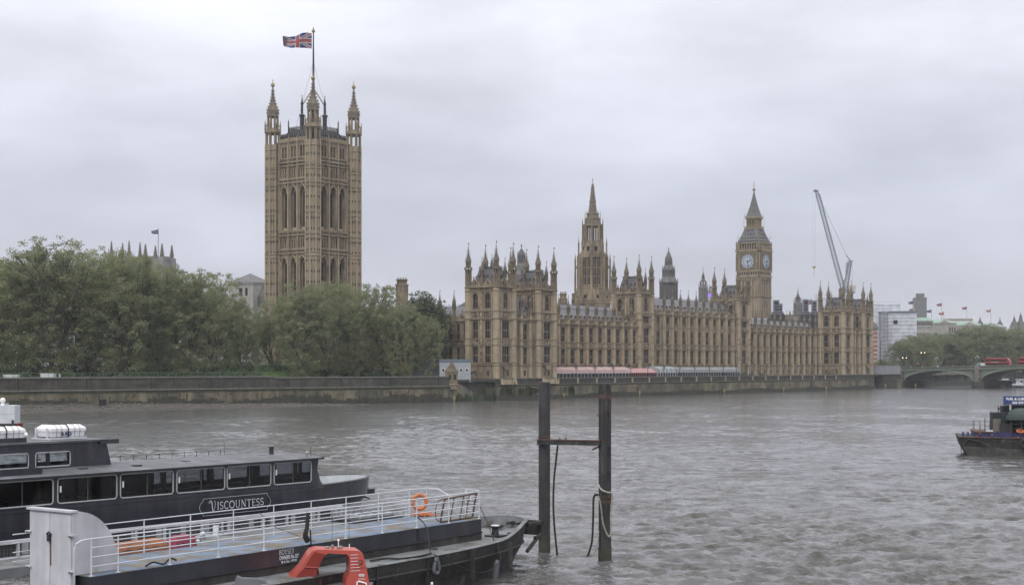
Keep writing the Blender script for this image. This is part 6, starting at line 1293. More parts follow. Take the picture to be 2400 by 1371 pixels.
def bus(x, y, label, rz=PROT):
    L_, H, W = 11.2, 4.35, 2.5; t = thing('double_decker_bus', label, 'bus', bp(x, y, 8.15+.024*x), rz, 'red double-decker buses on the bridge')
    b = MB(); b.vprism([(-L_/2, .35), (L_/2-.1, .35), (L_/2, 1.2), (L_/2-.1, 2.6), (L_/2-.5, 3.6), (L_/2-1.2, H-.12), (L_/2-1.8, H), (-L_/2+.4, H), (-L_/2, H-.3)], 0, W, 'bus_red'); b.build('body', t)
    b = MB(); b.box(-L_/2+.5, L_/2-2, .2, W-.2, H, H+.06, 'white_paint'); b.build('roof', t)
    for nm, x0, x1, z0, z1 in (('lower_windows', -L_/2+.4, L_/2-.5, 1.25, 2.05), ('upper_windows', -L_/2+.3, L_/2-1.3, 2.95, 3.75)):
        b = MB(); b.box(x0, x1, -.03, .02, z0, z1, 'window_glass'); q = x0
        while q < x1: b.box(q-.04, q+.04, -.05, .02, z0, z1, 'black_metal'); q += 1.4
        b.build(nm, t)
    b = MB(); b.box(-2.8, .6, -.045, .02, 2.3, 2.75, 'gilded_panel'); b.box(1.2, 3.6, -.045, .02, 2.35, 2.75, 'car_dark'); b.build('advert', t)
    for q in (-L_/2+2.2, L_/2-2.6):
        for yy in (0, W): b = MB(); b.torus((q, yy, .45), .32, .15, 'rubber', 'y', 14, 6); b.lathe([(.2, 0)]*1+[(.2, .01)], 8, 'lead'); b.build('wheel', t)
bus(43.8, 2.2, 'red double-decker bus crossing the bridge, whole in view'); bus(58.5, 2.2, 'red double-decker bus cut off by the right edge of the picture')
def car(x, y, label, col, L_=4.4, H=1.5, kind='car', name='car', cat='car'):
    t = thing(name, label, cat, bp(x, y, 8.1+.024*x), PROT, 'cars crossing the bridge' if cat == 'car' else None); h = L_/2
    P_ = [(-h, .3), (h, .3), (h, .75), (h*.62, .9), (h*.3, H), (-h*.55, H), (-h*.9, .95), (-h, .85)] if kind == 'car' else [(-h, .35), (h, .35), (h, H), (-h*.25, H), (-h*.62, 1.35), (-h, 1.15)]
    b = MB(); b.vprism(P_, 0, 1.8, col); b.build('body', t); b = MB()
    if kind == 'car': b.vprism([(h*.52, .95), (h*.24, H-.1), (-h*.5, H-.1), (-h*.8, .98)], -.02, 1.82, 'window_glass')
    else: b.vprism([(-h*.35, 1.35), (-h*.2, H-.3), (h*.02, H-.3), (h*.02, 1.35)], -.02, 1.82, 'window_glass')
    b.build('window', t)
    for q in (-h*.6, h*.6): b = MB(); b.torus((q, 0, .32), .22, .1, 'rubber', 'y', 12, 6); b.torus((q, 1.8, .32), .22, .1, 'rubber', 'y', 12, 6); b.build('wheel', t)
    return t
car(2.5, 2.2, 'dark car by the abutment lamp at the left end of the bridge', 'car_dark'); c = car(8, 2.2, 'dark car with a bright headlight, second from the left on the bridge', 'car_dark', 4.6, 1.55)
b = MB(); b.ball((-2.3, .1, .75), .2, 'lamp_lit', 5); b.build('headlight', c)
car(15.5, 2.2, 'small white car above the left arch', 'white_paint', 4.2, 1.5); car(22.5, 2.2, 'dark red car above the middle of the left arch', 'red_dark', 4.6, 1.5); car(26.5, 4.8, 'dark car half hidden right of the dark red one', 'car_dark', 4.2, 1.4)
car(30.5, 4.8, 'low dark car just left of the white van', 'car_dark', 4.4, 1.35); car(36.2, 2.2, 'white panel van behind the whole red bus on the bridge', 'white_paint', 5.6, 2.35, 'van', 'panel_van', 'van')
# traffic light glow, moored boats and pier beyond the bridge
t = thing('traffic_light', 'traffic light showing red at the left end of the bridge', 'traffic light', bp(3.5, 12, 8.1), PROT); b = MB(); b.tube([(0, 0, 0), (0, 0, 3)], .08, 'black_metal'); b.box(-.2, .2, -.15, .15, 2.4, 3.4, 'black_metal'); b.build('post', t); b = MB(); b.ball((0, -.2, 3.1), .16, 'tail_lit', 5); b.build('lamp', t)
t = thing('river_pier', 'dark covered river pier with a lit blue name strip, seen under the left arch', 'pier', (atpx(2215, 770), 770, 0), R(-20)); b = MB(); b.box(-14, 14, 0, 8, -.4, 1.2, 'black_metal'); b.box(-13, 12, 1, 7, 1.2, 4.6, 'dark_cladding'); b.build('pontoon', t)
b = MB(); b.vprism([(-15, 5.0), (14, 7.2), (14, 7.5), (-15, 5.3)], 0, 8, 'lead'); b.build('roof', t); b = MB(); b.box(-6, 2, .9, .98, 3.2, 3.9, 'sign_blue'); b.build('name_strip', t)
b = MB()
for x in (-13, -6, 3, 11): b.tube([(x, .5, -1), (x, .5, 7)], .3, 'granite', 8)
b.build('pile', t)
def rboat(px, Y, L_, label, cab_=True, red=False, rz=-.5, h=1.0):
    t = thing('river_boat', label, 'boat', (atpx(px, Y), Y, 0), rz, 'white boats moored beyond the bridge'); b = MB(); b.prism([(-L_/2, -1.6), (L_/2-3, -1.6), (L_/2, 0), (L_/2-3, 1.6), (-L_/2, 1.6)], -.3, .5, 'navy'); b.prism([(-L_/2, -1.7), (L_/2-3, -1.7), (L_/2+.2, 0), (L_/2-3, 1.7), (-L_/2, 1.7)], .5, h+.4, 'white_paint')
    if red: b.box(-L_/2+1, -L_/2+3, -1.74, -1.68, .6, 1.2, 'orange'); b.box(0, 3, -1.74, -1.68, .6, 1.2, 'bus_red')
    b.build('hull', t); b = MB(); b.box(-L_/2+2, L_/2-5, -1.4, 1.4, h+.4, h+2.6, 'white_paint' if cab_ else 'lead'); b.box(-L_/2+2.4, L_/2-5.4, -1.44, -1.38, h+1.3, h+2.2, 'window_glass'); b.box(-L_/2+1.5, L_/2-4.5, -1.6, 1.6, h+2.6, h+2.8, 'white_plastic'); b.build('cabin', t)
rboat(2356, 655, 16, 'long low white boat with orange and red marks beyond the pier', False, True, -.35, .7); rboat(2396, 668, 9, 'small white cabin boat at the right edge beyond the bridge', rz=.3); rboat(2352, 690, 14, 'grey and white cabin boat moored behind the long low white boat', rz=-.3); rboat(2330, 740, 14, 'white boat furthest back under the right arch', rz=-.3)
# lamp column and lights on the quay beyond
for px, Y, y1_, lb in ((2064, 690, 800, 'tall dark lamp column right of the palace'), (2120, 700, 838, 'lit street lamp in front of the first tree beyond the bridge'), (2163, 720, 826, 'lit street lamp deep among the trees beyond the bridge')):
    t = thing('street_lamp', lb, 'lamp', (atpx(px, Y), Y, GZ), 0, 'street lamps beyond the palace'); z = ztop(y1_, Y)-GZ; b = MB(); b.tube([(0, 0, 0), (0, 0, z)], .14, 'black_metal'); b.tube([(-1, 0, z), (1, 0, z)], .08, 'black_metal'); b.build('post', t); b = MB(); b.ball((.9, 0, z-.1), .25, 'lamp_lit' if Y > 695 else 'lamp_glass', 4); b.ball((-.9, 0, z-.1), .25, 'lamp_lit' if Y > 695 else 'lamp_glass', 4); b.build('lantern', t)
# ------------------------------------------------------------------ mooring piles
def smooth_pts(P_, n=6):
    out = []; P_ = [Vector(p) for p in P_]
    for i in range(len(P_)-1):
        p0, p1, p2, p3 = P_[max(i-1, 0)], P_[i], P_[i+1], P_[min(i+2, len(P_)-1)]
        for k in range(n): t = k/n; out.append(tuple(.5*((2*p1)+(p2-p0)*t+(2*p0-5*p1+4*p2-p3)*t*t+(3*p1-p0-3*p2+p3)*t**3)))
    return out+[tuple(P_[-1])]
def rope(name, label, pts, r, mt, cat='rope', group=None):
    b = MB()
    if mt == 'rope_pale':      # laid rope: two strands twisted round each other
        P_ = smooth_pts(pts, 5)
        for ph in (0, PI): b.tube([(p[0]+math.cos(i*1.1+ph)*r*.55, p[1]+math.sin(i*1.1+ph)*r*.4, p[2]+math.sin(i*1.1+ph)*r*.35) for i, p in enumerate(P_)], r*.62, mt, 5)
    else: b.tube(pts, r, mt, 6)
    return tag(b.build(name), label, cat, group)
dol = thing('mooring_dolphin', 'two tall dark mooring piles joined by a rusty crossbeam, standing in the river', 'mooring piles', (3.3, 75.7, 0))
LP, RP = (-1.54, 1.6), (1.54, -1.6)
b = MB(); b.lathe([(.315, -2), (.315, 9.0), (.30, 9.04), (.27, 9.04), (.26, 8.7)], 24, 'pile_steel', *LP, cap=False); b.lathe([(.27, 8.75), (.27, 8.8)], 20, 'dark_opening', *LP); b.lathe([(.32, -2), (.322, .75)], 24, 'wall_weed', *LP); b.lathe([(.335, 6.05), (.335, 6.12)], 20, 'rust', *LP); b.build('pile', dol)
b = MB(); b.lathe([(.30, -2), (.30, 9.0), (.27, 9.0), (.26, 8.8)], 10, 'pile_steel', *RP, cap=False); b.lathe([(.27, 8.8), (.27, 8.85)], 10, 'dark_opening', *RP)
for a in range(8):
    an = a*PI/4+.2; x, y = RP[0]+math.cos(an)*.29, RP[1]+math.sin(an)*.29; b.box(x-.045, x+.045, y-.045, y+.045, -2, 8.98-.1*(a % 3), 'pile_steel')
b.lathe([(.34, 8.2), (.34, 8.42)], 10, 'rust', *RP); b.lathe([(.345, 3.05), (.345, 3.18)], 10, 'rust', *RP); b.lathe([(.345, 2.8), (.345, 2.9)], 10, 'rust', *RP); b.lathe([(.345, -2), (.35, .5)], 10, 'wall_weed', *RP)
for z in (5.3, 5.6, 4.3, 7.4): b.box(RP[0]+.1, RP[0]+.2, RP[1]-.36, RP[1]-.3, z, z+.13, 'dark_opening')
b.box(RP[0]-.42, RP[0]-.2, RP[1]-.2, RP[1]-.1, 7.35, 7.42, 'rust'); b.build('pile', dol)
d = Vector((RP[0]-LP[0], RP[1]-LP[1])); Ld = d.length; d /= Ld; b = MB((LP[0], LP[1], d.x, d.y, -d.y, d.x))
[b.vprism([(-.12, 5.68+o0), (Ld, 5.80+o0), (Ld, 5.80+o1), (-.12, 5.68+o1)], ya, yb, mt) for o0, o1, ya, yb, mt in ((0, .24, -.44, -.36, 'pile_steel'), (.21, .27, -.47, -.2, 'rust'), (-.02, .04, -.47, -.2, 'pile_steel'))]; b.tube([(Ld-.55, -.35, 5.55), (Ld-.1, -.35, 5.73)], .05, 'rust'); b.torus((1.9, -.3, 6.06), .05, .02, 'rust', 'y', 8, 5); b.torus((1.45, -.3, 6.03), .05, .02, 'rust', 'y', 8, 5); b.build('crossbeam', dol)
def wp(px, py, Y): return (atpx(px, Y), Y, ztop(py, Y))
rope('hanging_rope', 'thick dark rope hanging from the rusty crossbeam down to the water', smooth_pts([wp(1307, 1043, 75.9), wp(1303, 1080, 75.9), wp(1298, 1130, 75.9), wp(1297, 1190, 75.9), wp(1300, 1240, 75.9), wp(1306, 1300, 75.9)]), .06, 'rope_dark')
rope('hanging_rope', 'dark rope looping over beside the right pile and trailing into the water', smooth_pts([wp(1404, 1162, 73.6), wp(1396, 1158, 73.5), wp(1391, 1170, 73.5), wp(1390, 1220, 73.5), wp(1387, 1270, 73.5), wp(1377, 1303, 73.5)]), .06, 'rope_dark')
rope('mooring_rope', 'pale rope wrapped round the right pile with a long drooping loop', smooth_pts([wp(1402, 1135, 73.7), wp(1410, 1147, 73.55), wp(1424, 1153, 73.5), wp(1434, 1158, 73.6), wp(1432, 1200, 73.6), wp(1431, 1250, 73.55), wp(1424, 1253, 73.5), wp(1413, 1225, 73.5), wp(1407, 1180, 73.5), wp(1400, 1158, 73.55), wp(1394, 1162, 73.6)]), .045, 'rope_pale')
rope('mooring_rope', 'frayed pale rope hanging at the left side of the right pile into the water', smooth_pts([wp(1403, 1245, 73.7), wp(1401, 1270, 73.6), wp(1396, 1285, 73.6), wp(1390, 1300, 73.6)]), .035, 'rope_pale')
# ------------------------------------------------------------------ lettering
def arc_(cx, cy, rx, ry, a0, a1, n=14): return [(cx+rx*math.cos(R(a0+(a1-a0)*i/n)), cy+ry*math.sin(R(a0+(a1-a0)*i/n))) for i in range(n+1)]
K, k_ = .13, .06
GL = {'I': (.34, [([(.17, 0), (.17, 1)], K)], [(.05, .29, 0), (.05, .29, 1)]),
 'S': (.56, [(arc_(.28, .74, .2, .24, 20, 250, 12)+[(.3, .5)]+arc_(.28, .26, .22, .24, 70, -160, 12)[1:], .10)], []),
 'C': (.72, [(arc_(.40, .5, .33, .5, 42, 318, 22), .11)], []),
 'O': (.82, [(arc_(.41, .5, .36, .49, 0, 360, 26), .115)], []),
 'U': (.80, [([(.16, 1), (.16, .35)]+arc_(.40, .32, .24, .32, 180, 360, 12)+[(.64, 1)], .10)], [(.04, .28, 1), (.54, .74, 1)]),
 'N': (.84, [([(.16, 0), (.16, 1)], k_), ([(.14, 1), (.68, 0)], K), ([(.68, 0), (.68, 1)], k_)], [(.05, .27, 0), (.02, .2, 1), (.58, .78, 1)]),
 'T': (.70, [([(.35, 0), (.35, 1)], K), ([(.04, .97), (.66, .97)], .07), ([(.05, .98), (.05, .82)], k_), ([(.65, .98), (.65, .82)], k_)], [(.22, .48, 0)]),
 'E': (.62, [([(.15, 0), (.15, 1)], K), ([(.1, .97), (.54, .97)], .07), ([(.1, .03), (.56, .03)], .07), ([(.15, .52), (.44, .52)], .06), ([(.54, 1), (.54, .84)], k_), ([(.57, 0), (.57, .18)], k_), ([(.44, .6), (.44, .44)], k_)], [(.04, .2, 0), (.04, .2, 1)]),
 'V': (1.0, [(arc_(.10, .98, .14, .12, 80, 290, 10), .06), ([(.06, 1.1), (.22, 1.12), (.34, 1.02), (.38, .75), (.42, .35), (.52, -.12)], .13), ([(.52, -.12), (.66, -.02), (.78, .35), (.84, .8), (.80, 1.05), (.70, 1.1)], .06)], []),
 'B': (.66, [([(.15, 0), (.15, 1)], K), ([(.1, .97), (.3, .97)]+arc_(.32, .75, .2, .22, 90, -90, 10)+[(.15, .53)], .08), ([(.3, .53)]+arc_(.32, .28, .25, .25, 90, -90, 10)+[(.1, .03)], .08)], [(.04, .2, 0), (.04, .2, 1)]),
 'Y': (.76, [([(.1, 1), (.38, .48), (.38, 0)], K), ([(.64, 1), (.38, .48)], k_)], [(.02, .22, 1), (.54, .74, 1), (.26, .5, 0)])}
def letters(b, text, x, z, h, y, mt, gap=.1, widen=1., slope=0):
    for ch in text:
        w_, strokes, serifs = GL[ch]
        for pts, sw in strokes:
            P_ = [Vector((p[0]*widen, p[1])) for p in pts]; n = len(P_); L1, L2 = [], []
            for i, p in enumerate(P_):
                d = (P_[min(i+1, n-1)]-P_[max(i-1, 0)]).normalized(); q = Vector((-d.y, d.x))*sw/2; L1.append(p+q); L2.append(p-q)
            for i in range(n-1):
                qd = [L1[i], L2[i], L2[i+1], L1[i+1]]; b.add([(x+p.x*h, y, z+p.y*h) for p in qd], [(0, 1, 2, 3)], mt)
        for a, c, zz in serifs: b.add([(x+a*widen*h, y-.001, z+(zz-.025)*h), (x+c*widen*h, y-.001, z+(zz-.025)*h), (x+c*widen*h, y-.001, z+(zz+.03)*h), (x+a*widen*h, y-.001, z+(zz+.03)*h)], [(0, 1, 2, 3)], mt)
        x += (w_*widen+gap)*h
    return x
def textmesh(name, s_, size, mt, parent, loc, rot, sx=1., align='LEFT', off=.0):
    c = bpy.data.curves.new(name, 'FONT'); c.body = s_; c.size = size; c.align_x = align; c.extrude = .003; c.offset = off
    o = bpy.data.objects.new(name, c); me = bpy.data.meshes.new_from_object(o); bpy.data.objects.remove(o); me.materials.clear(); me.materials.append(M[mt])
    o = bpy.data.objects.new(name, me); COL.objects.link(o); o.parent = parent; o.location = loc; o.rotation_euler = rot; o.scale = (sx, 1, 1); return o
# ------------------------------------------------------------------ the black passenger boat
VA = R(51.25)
PB = thing('passenger_boat', 'long black passenger boat with big white framed windows and a name in a scrolled frame', 'boat', (-15, 93.9, 0), VA)
def pboat():
    def outline(hf, xt, x0=-48, n=22, bl=9.5, ex=2.4):
        xs = [x0, -20, xt-bl]+[xt-bl+bl*(1-(1-i/n)**1.7) for i in range(1, n+1)]; R_ = []
        for x in xs: u = max(0, (x-(xt-bl))/bl); R_.append((x, hf*max(0, 1-u**ex)**.5))
        return [(x, -y) for x, y in R_]+[(x, y) for x, y in R_[::-1][1:]]
    def rings(b, rs, mt): 
        n = len(rs[0][0])
        for (p0, z0), (p1, z1) in zip(rs, rs[1:]):
            f0 = z0 if callable(z0) else (lambda x, z=z0: z); f1 = z1 if callable(z1) else (lambda x, z=z1: z)
            b.add([(x, y, f0(x)) for x, y in p0]+[(x, y, f1(x)) for x, y in p1], [(i, (i+1) % n, n+(i+1) % n, n+i) for i in range(n)], mt)
    sheer = lambda x: 2.2+max(0, x)*.015
    b = MB(); rings(b, [(outline(2.75, 5.9), -.6), (outline(2.95, 6.6), .45), (outline(3.0, 6.7), .74)], 'rust_white'); b.build('lower_hull', PB)
    b = MB(); rings(b, [(outline(3.0, 6.75), .74), (outline(3.05, 7.2), 1.2), (outline(3.08, 7.3), sheer)], 'navy'); rings(b, [(outline(3.0, 7.2), lambda x: sheer(x)), (outline(3.0, 7.2), 1.55)], 'white_paint'); rings(b, [(outline(3.13, 7.35), lambda x: sheer(x)-.02), (outline(2.95, 7.17), lambda x: sheer(x)+.03)], 'black_metal')
    rings(b, [(outline(3.1, 7.3), .70), (outline(3.16, 7.4), .74), (outline(3.1, 7.3), .80)], 'black_metal')
    pl = outline(3.0, 7.2); b.add([(x, y, 1.6) for x, y in pl], [tuple(range(len(pl)))], 'deck_grey')
    for x in (2, 4, 5.6): b.box(x-.04, x+.04, 2.2 if x < 5 else 1.2, 2.9 if x < 4 else 2.3, 1.6, 2.1, 'white_paint')
    b.box(7.1, 7.75, -.7, .4, 1.0, 1.35, 'black_metal'); b.build('hull', PB)
    WX = [(-3.70, -.55), (-7.46, -3.98), (-11.23, -7.66), (-15.15, -11.5), (-19.19, -15.4), (-23.2, -19.48), (-27.3, -23.5), (-31.4, -27.6)]
    b = MB(); z0, z1 = 2.47, 3.82
    for yy, s_ in ((-3.08, 1), (3.08, -1)):
        fr = (-36, yy, 1, 0, 0, -s_); b.fr = fr
        facade(b, 36, 1.9, 3.98, [(a+36+.03, c+36-.03, z0+.03, z1-.03) for a, c in WX], 'navy', .07)
    b.fr = None; b.box(-48, -36, -3.08, 3.08, 1.9, 3.98, 'navy')
    b.add([(0, -3.08, 2.0), (.75, -3.0, 2.0), (.35, -3.0, 2.5), (.1, -3.0, 3.2), (.15, -3.05, 3.98), (0, -3.08, 3.98), (0, -3.0, 2.0), (.75, -2.9, 2.0), (.35, -2.9, 2.5), (.1, -2.9, 3.2), (.15, -2.95, 3.98), (0, -3.0, 3.98)], [(0, 1, 2, 3, 4, 5), (11, 10, 9, 8, 7, 6), (1, 7, 8, 2), (2, 8, 9, 3), (3, 9, 10, 4)], 'navy')
    b.box(-.12, 0, -3.0, 3.0, 1.6, 2.55, 'navy'); b.box(-.12, 0, -3.0, 3.0, 3.75, 3.98, 'navy')
    for y in (-3.0, -1.1, .9, 2.85): b.box(-.13, .02, y, y+.15, 2.5, 3.8, 'navy')
    b.build('cabin_wall', PB)
    i_ = MB(); i_.box(-47, -.1, -2.95, 2.95, 1.75, 1.8, 'dark_cladding')
    for x in (-2.2, -5.6, -6.4, -9.3, -10.4, -13, -16.5, -18, -21, -25): i_.box(x, x+.16, .6, .8, 1.8, 3.95, 'dark_cladding'); i_.box(x-.5, x+.6, -2.0, -.6, 1.8, 2.55, 'dark_cladding')
    i_.box(-30, -9.6, 1.2, 1.3, 1.8, 3.95, 'dark_opening'); i_.build('cabin_interior', PB)
    def rrect(b, x0, x1, za, zb_, y, r, tr, mt):
        P_ = []
        for cx, cz, a0 in ((x1-r, zb_-r, 0), (x0+r, zb_-r, 90), (x0+r, za+r, 180), (x1-r, za+r, 270)):
            for k in range(5): a = R(a0+90*k/4); P_.append((cx+r*math.cos(a), y, cz+r*math.sin(a)))
        b.tube(P_+[P_[0], P_[1]], tr, mt, 5)
        # corner fillets so the opening reads as rounded
        for cx, cz, a0, sx, sz in ((x1-r, zb_-r, 0, 1, 1), (x0+r, zb_-r, 90, -1, 1), (x0+r, za+r, 180, -1, -1), (x1-r, za+r, 270, 1, -1)):
            pts = [(cx+sx*r, cz+sz*r)]+[(cx+r*math.cos(R(a0+90*k/4)), cz+r*math.sin(R(a0+90*k/4))) for k in range(5)]
            b.add([(p[0], y+.02, p[1]) for p in pts], [tuple(range(len(pts)))], 'navy')
    for n_, (a, c) in enumerate(WX):
        for yy in (-3.1, 3.1):
            w_ = MB(); rrect(w_, a, c, z0, z1, yy, .17, .042, 'frame_grey'); m_ = (a+c)/2; w_.box(m_-.015, m_+.015, yy-.01, yy+.02, z0+.05, z1-.05, 'lead'); 
            if yy < 0: w_.box(a+.12, a+.2, yy-.05, yy, z0+.6, z0+.95, 'white_plastic')
            s_ = 1 if yy < 0 else -1; w_.add([(a+.03, yy+.05*s_, z0+.03), (c-.03, yy+.05*s_, z0+.03), (c-.03, yy+.05*s_, z1-.03), (a+.03, yy+.05*s_, z1-.03)], [(0, 1, 2, 3)], 'tinted_glass'); w_.build('window', PB)
    w_ = MB()
    for y0_, y1_ in ((-2.85, -1.1), (-.95, .9), (1.05, 2.85)): w_.add([(-.05, y0_, 2.55), (-.05, y1_, 2.55), (-.05, y1_, 3.75), (-.05, y0_, 3.75)], [(0, 1, 2, 3)], 'tinted_glass')
    w_.build('windscreen', PB)
    rf = MB(); ys = [-3.3, -2.9, -1.8, 0, 1.8, 2.9, 3.3]; zz = [4.0, 4.06, 4.16, 4.22, 4.16, 4.06, 4.0]
    for x0, x1 in ((-48, -30), (-30, -15), (-15, .35)):
        t_ = [(y, z) for y, z in zip(ys, zz)]+[(3.3, 3.9), (3.0, 3.86), (-3.0, 3.86), (-3.3, 3.9)]; rf.xprism(t_, x0, x1, 'roof_dark')
    rf.box(-48, .38, -3.34, -3.28, 3.93, 4.0, 'black_metal'); rf.box(.3, .42, -3.3, 3.3, 3.88, 4.03, 'black_metal')
    for x, y in ((-3, -1), (-6, .5), (-9.5, -1.6), (-12, -.2), (-13.5, -2.2), (-17, -2.0)): rf.box(x, x+.5, y, y+.35, 4.1, 4.2, 'black_metal')
    rf.build('roof', PB)
    f = MB(); f.lathe([(.16, 4.1), (.2, 4.2), (.15, 4.25), (.15, 4.62), (.19, 4.64), (.19, 4.7)], 12, 'black_metal', -1.7, -.6); f.build('flue', PB)
    f = MB(); f.tube([(-3.6, 1.8, 4.1), (-3.58, 1.8, 4.6), (-3.62, 1.8, 5.0)], .02, 'black_metal', 4); f.tube([(-.2, -2.7, 4.0), (-.2, -2.7, 4.75)], .02, 'black_metal', 4); f.build('aerial', PB)
    f = MB(); f.tube([(-.45, -2.6, 4.0), (-.45, -2.6, 4.2)], .03, 'black_metal', 5); f.ball((-.45, -2.6, 4.32), .11, 'lamp_glass', 5); f.build('searchlight', PB)
    f = MB()
    for k in range(13): x = -14.6+k*.98; f.tube([(x, 3.1, 4.0), (x, 3.1, 4.4)], .025, 'black_metal', 4)
    f.tube([(-14.6, 3.1, 4.36), (-2.6, 3.1, 4.36)], .012, 'black_metal', 4); f.build('roof_rail', PB)
    # upper saloon
    s = MB(); ya, yb = -.6, 2.8; UX = [(-18.95, -16.75), (-22.4, -19.4), (-26, -22.9)]
    for yy, sg in ((ya, 1), (yb, -1)):
        s.fr = (-40, yy, 1, 0, 0, -sg); facade(s, 25.35, 4.1, 5.62, [(a+40+(2.1 if sg < 0 else 0), c+40+(2.1 if sg < 0 else 0), 4.32, 5.08) for a, c in UX], 'navy', .07)
        s.fr = None; s.vprism([(-14.65, 4.1), (-13.95, 4.1), (-14.35, 5.62), (-14.65, 5.62)], yy-.0*sg, yy+.07*sg, 'navy')
    s.add([(-13.95, ya, 4.1), (-13.95, yb, 4.1), (-14.35, yb, 5.62), (-14.35, ya, 5.62)], [(0, 1, 2, 3)], 'navy')
    s.box(-40, -14.25, ya-.12, yb+.12, 5.6, 5.7, 'roof_dark'); s.box(-14.9, -13.5, ya-.1, yb+.1, 5.62, 5.66, 'navy'); s.box(-14.8, -13.55, ya-.15, ya-.08, 5.42, 5.68, 'navy')
    s.box(-40, -19.3, ya+.3, ya+.8, 5.7, 5.95, 'navy'); s.box(-40, -19.8, -2.6, -2.1, 4.0, 4.42, 'navy')
    u_ = s.build('upper_saloon', PB)
    for a, c in UX:
        for yy in (ya-.03, yb+.03): w_ = MB(); a, c = (a, c) if yy < 0 else (a+2.1, c+2.1); rrect(w_, a, c, 4.3, 5.1, yy, .12, .032, 'frame_grey'); s_ = 1 if yy < 0 else -1; w_.add([(a, yy+.06*s_, 4.3), (c, yy+.06*s_, 4.3), (c, yy+.06*s_, 5.1), (a, yy+.06*s_, 5.1)], [(0, 1, 2, 3)], 'clear_glass'); w_.build('window', u_)
    i_ = MB(); 
    for x in (-18.4, -17.2, -20.4, -21.6): i_.box(x, x+.09, .8, 1.1, 4.2, 5.6, 'roof_dark')
    i_.tube([(-17.9, .9, 4.2), (-17.9, .9, 4.65)], .05, 'black_metal'); i_.torus((-17.9, .9, 4.8), .09, .03, 'black_metal', 'y', 12, 5); i_.tube([(-18.15, .9, 4.62), (-17.65, .9, 4.62)], .04, 'black_metal'); i_.build('helm', u_)
    # name in its frame
    n_ = MB(); letters(n_, 'V', -8.85, 1.28, .50, -3.13, 'white_paint', .02, 1.1); e_ = letters(n_, 'ISCOUNTESS', -8.27, 1.30, .44, -3.13, 'white_paint', .085, 1.17); n_.build('name_lettering', PB)
    f = MB(); xa, xb, za, zb_ = -9.5, -4.1, .99, 2.0; q = .18
    P_ = [(xa+q, za), (xb-q, za), (xb-q, za+.12), (xb+.02, za+.3), (xb+.1, (za+zb_)/2), (xb+.02, zb_-.3), (xb-q, zb_-.12), (xb-q, zb_), (xa+q, zb_), (xa+q, zb_-.12), (xa-.02, zb_-.3), (xa-.1, (za+zb_)/2), (xa-.02, za+.3), (xa+q, za+.12), (xa+q, za)]
    for p, r_ in zip(P_, P_[1:]): f.tube([(p[0], -3.13, p[1]), (r_[0], -3.13, r_[1])], .010, 'white_paint', 4)
    f.build('name_frame', PB)
pboat()
def liferaft(label, x0, y0, parent_frame, lettered=True):
    c, s_ = math.cos(VA), math.sin(VA); t = thing('liferaft_case', label, 'liferaft', (-15+c*x0-s_*y0, 93.9+s_*x0+c*y0, 5.72), VA, 'white liferaft cases'); L_, D = 2.15, 1.3
    b = MB(); b.prism([(0, 0), (L_, 0), (L_, D), (0, D)], .14, .46, 'white_plastic', [(-.06, -.06), (L_+.06, -.06), (L_+.06, D+.06), (-.06, D+.06)]); b.build('case', t)
    b = MB(); b.prism([(-.1, -.1), (L_+.1, -.1), (L_+.1, D+.1), (-.1, D+.1)], .46, .62, 'white_plastic'); b.prism([(-.1, -.1), (L_+.1, -.1), (L_+.1, D+.1), (-.1, D+.1)], .62, .82, 'white_plastic', [(.15, .15), (L_-.15, .15), (L_-.15, D-.15), (.15, D-.15)]); b.build('lid', t)
    b = MB(); b.box(-.25, L_+.15, -.1, -.02, 0, .1, 'white_paint'); b.box(-.25, L_+.15, D, D+.08, 0, .1, 'white_paint'); b.box(-.3, -.22, -.3, D+.2, 0, .08, 'white_paint'); 
    for y in (.1, D-.1): b.box(-.25, -.17, y-.04, y+.04, 0, .66, 'white_paint')
    b.build('cradle', t)
    b = MB()
    for x, w_ in ((.3, .012), (.62, .012), (1.05, .04), (1.48, .012), (1.82, .012)): b.tube([(x, -.08, .1), (x, -.12, .47), (x, -.13, .62), (x, .1, .84), (x, D-.1, .84), (x, D+.13, .6)], w_, 'rope_dark', 4)
    b.build('strap', t)
    if lettered: textmesh('lettering', 'R F D', .30, 'sign_blue', t, (.62, -.075, .19), (PI/2, 0, 0), .95, off=.012)
liferaft('white liferaft case with blue letters on the roof of the black passenger boat', -17.1, .7, None); liferaft('white liferaft case at the left edge, on the same roof as the lettered one', -20.9, .9, None, False)
b = MB(); c, s_ = math.cos(VA), math.sin(VA); b.tube([(-15+c*-17.6-s_*2.4, 93.9+s_*-17.6+c*2.4, 5.95), (-15+c*-19.6-s_*2.4, 93.9+s_*-19.6+c*2.4, 5.95)], .16, 'white_plastic', 8); tag(b.build('fender_roll'), 'white rolled fender lying on the boat roof left of the lettered liferaft', 'fender')
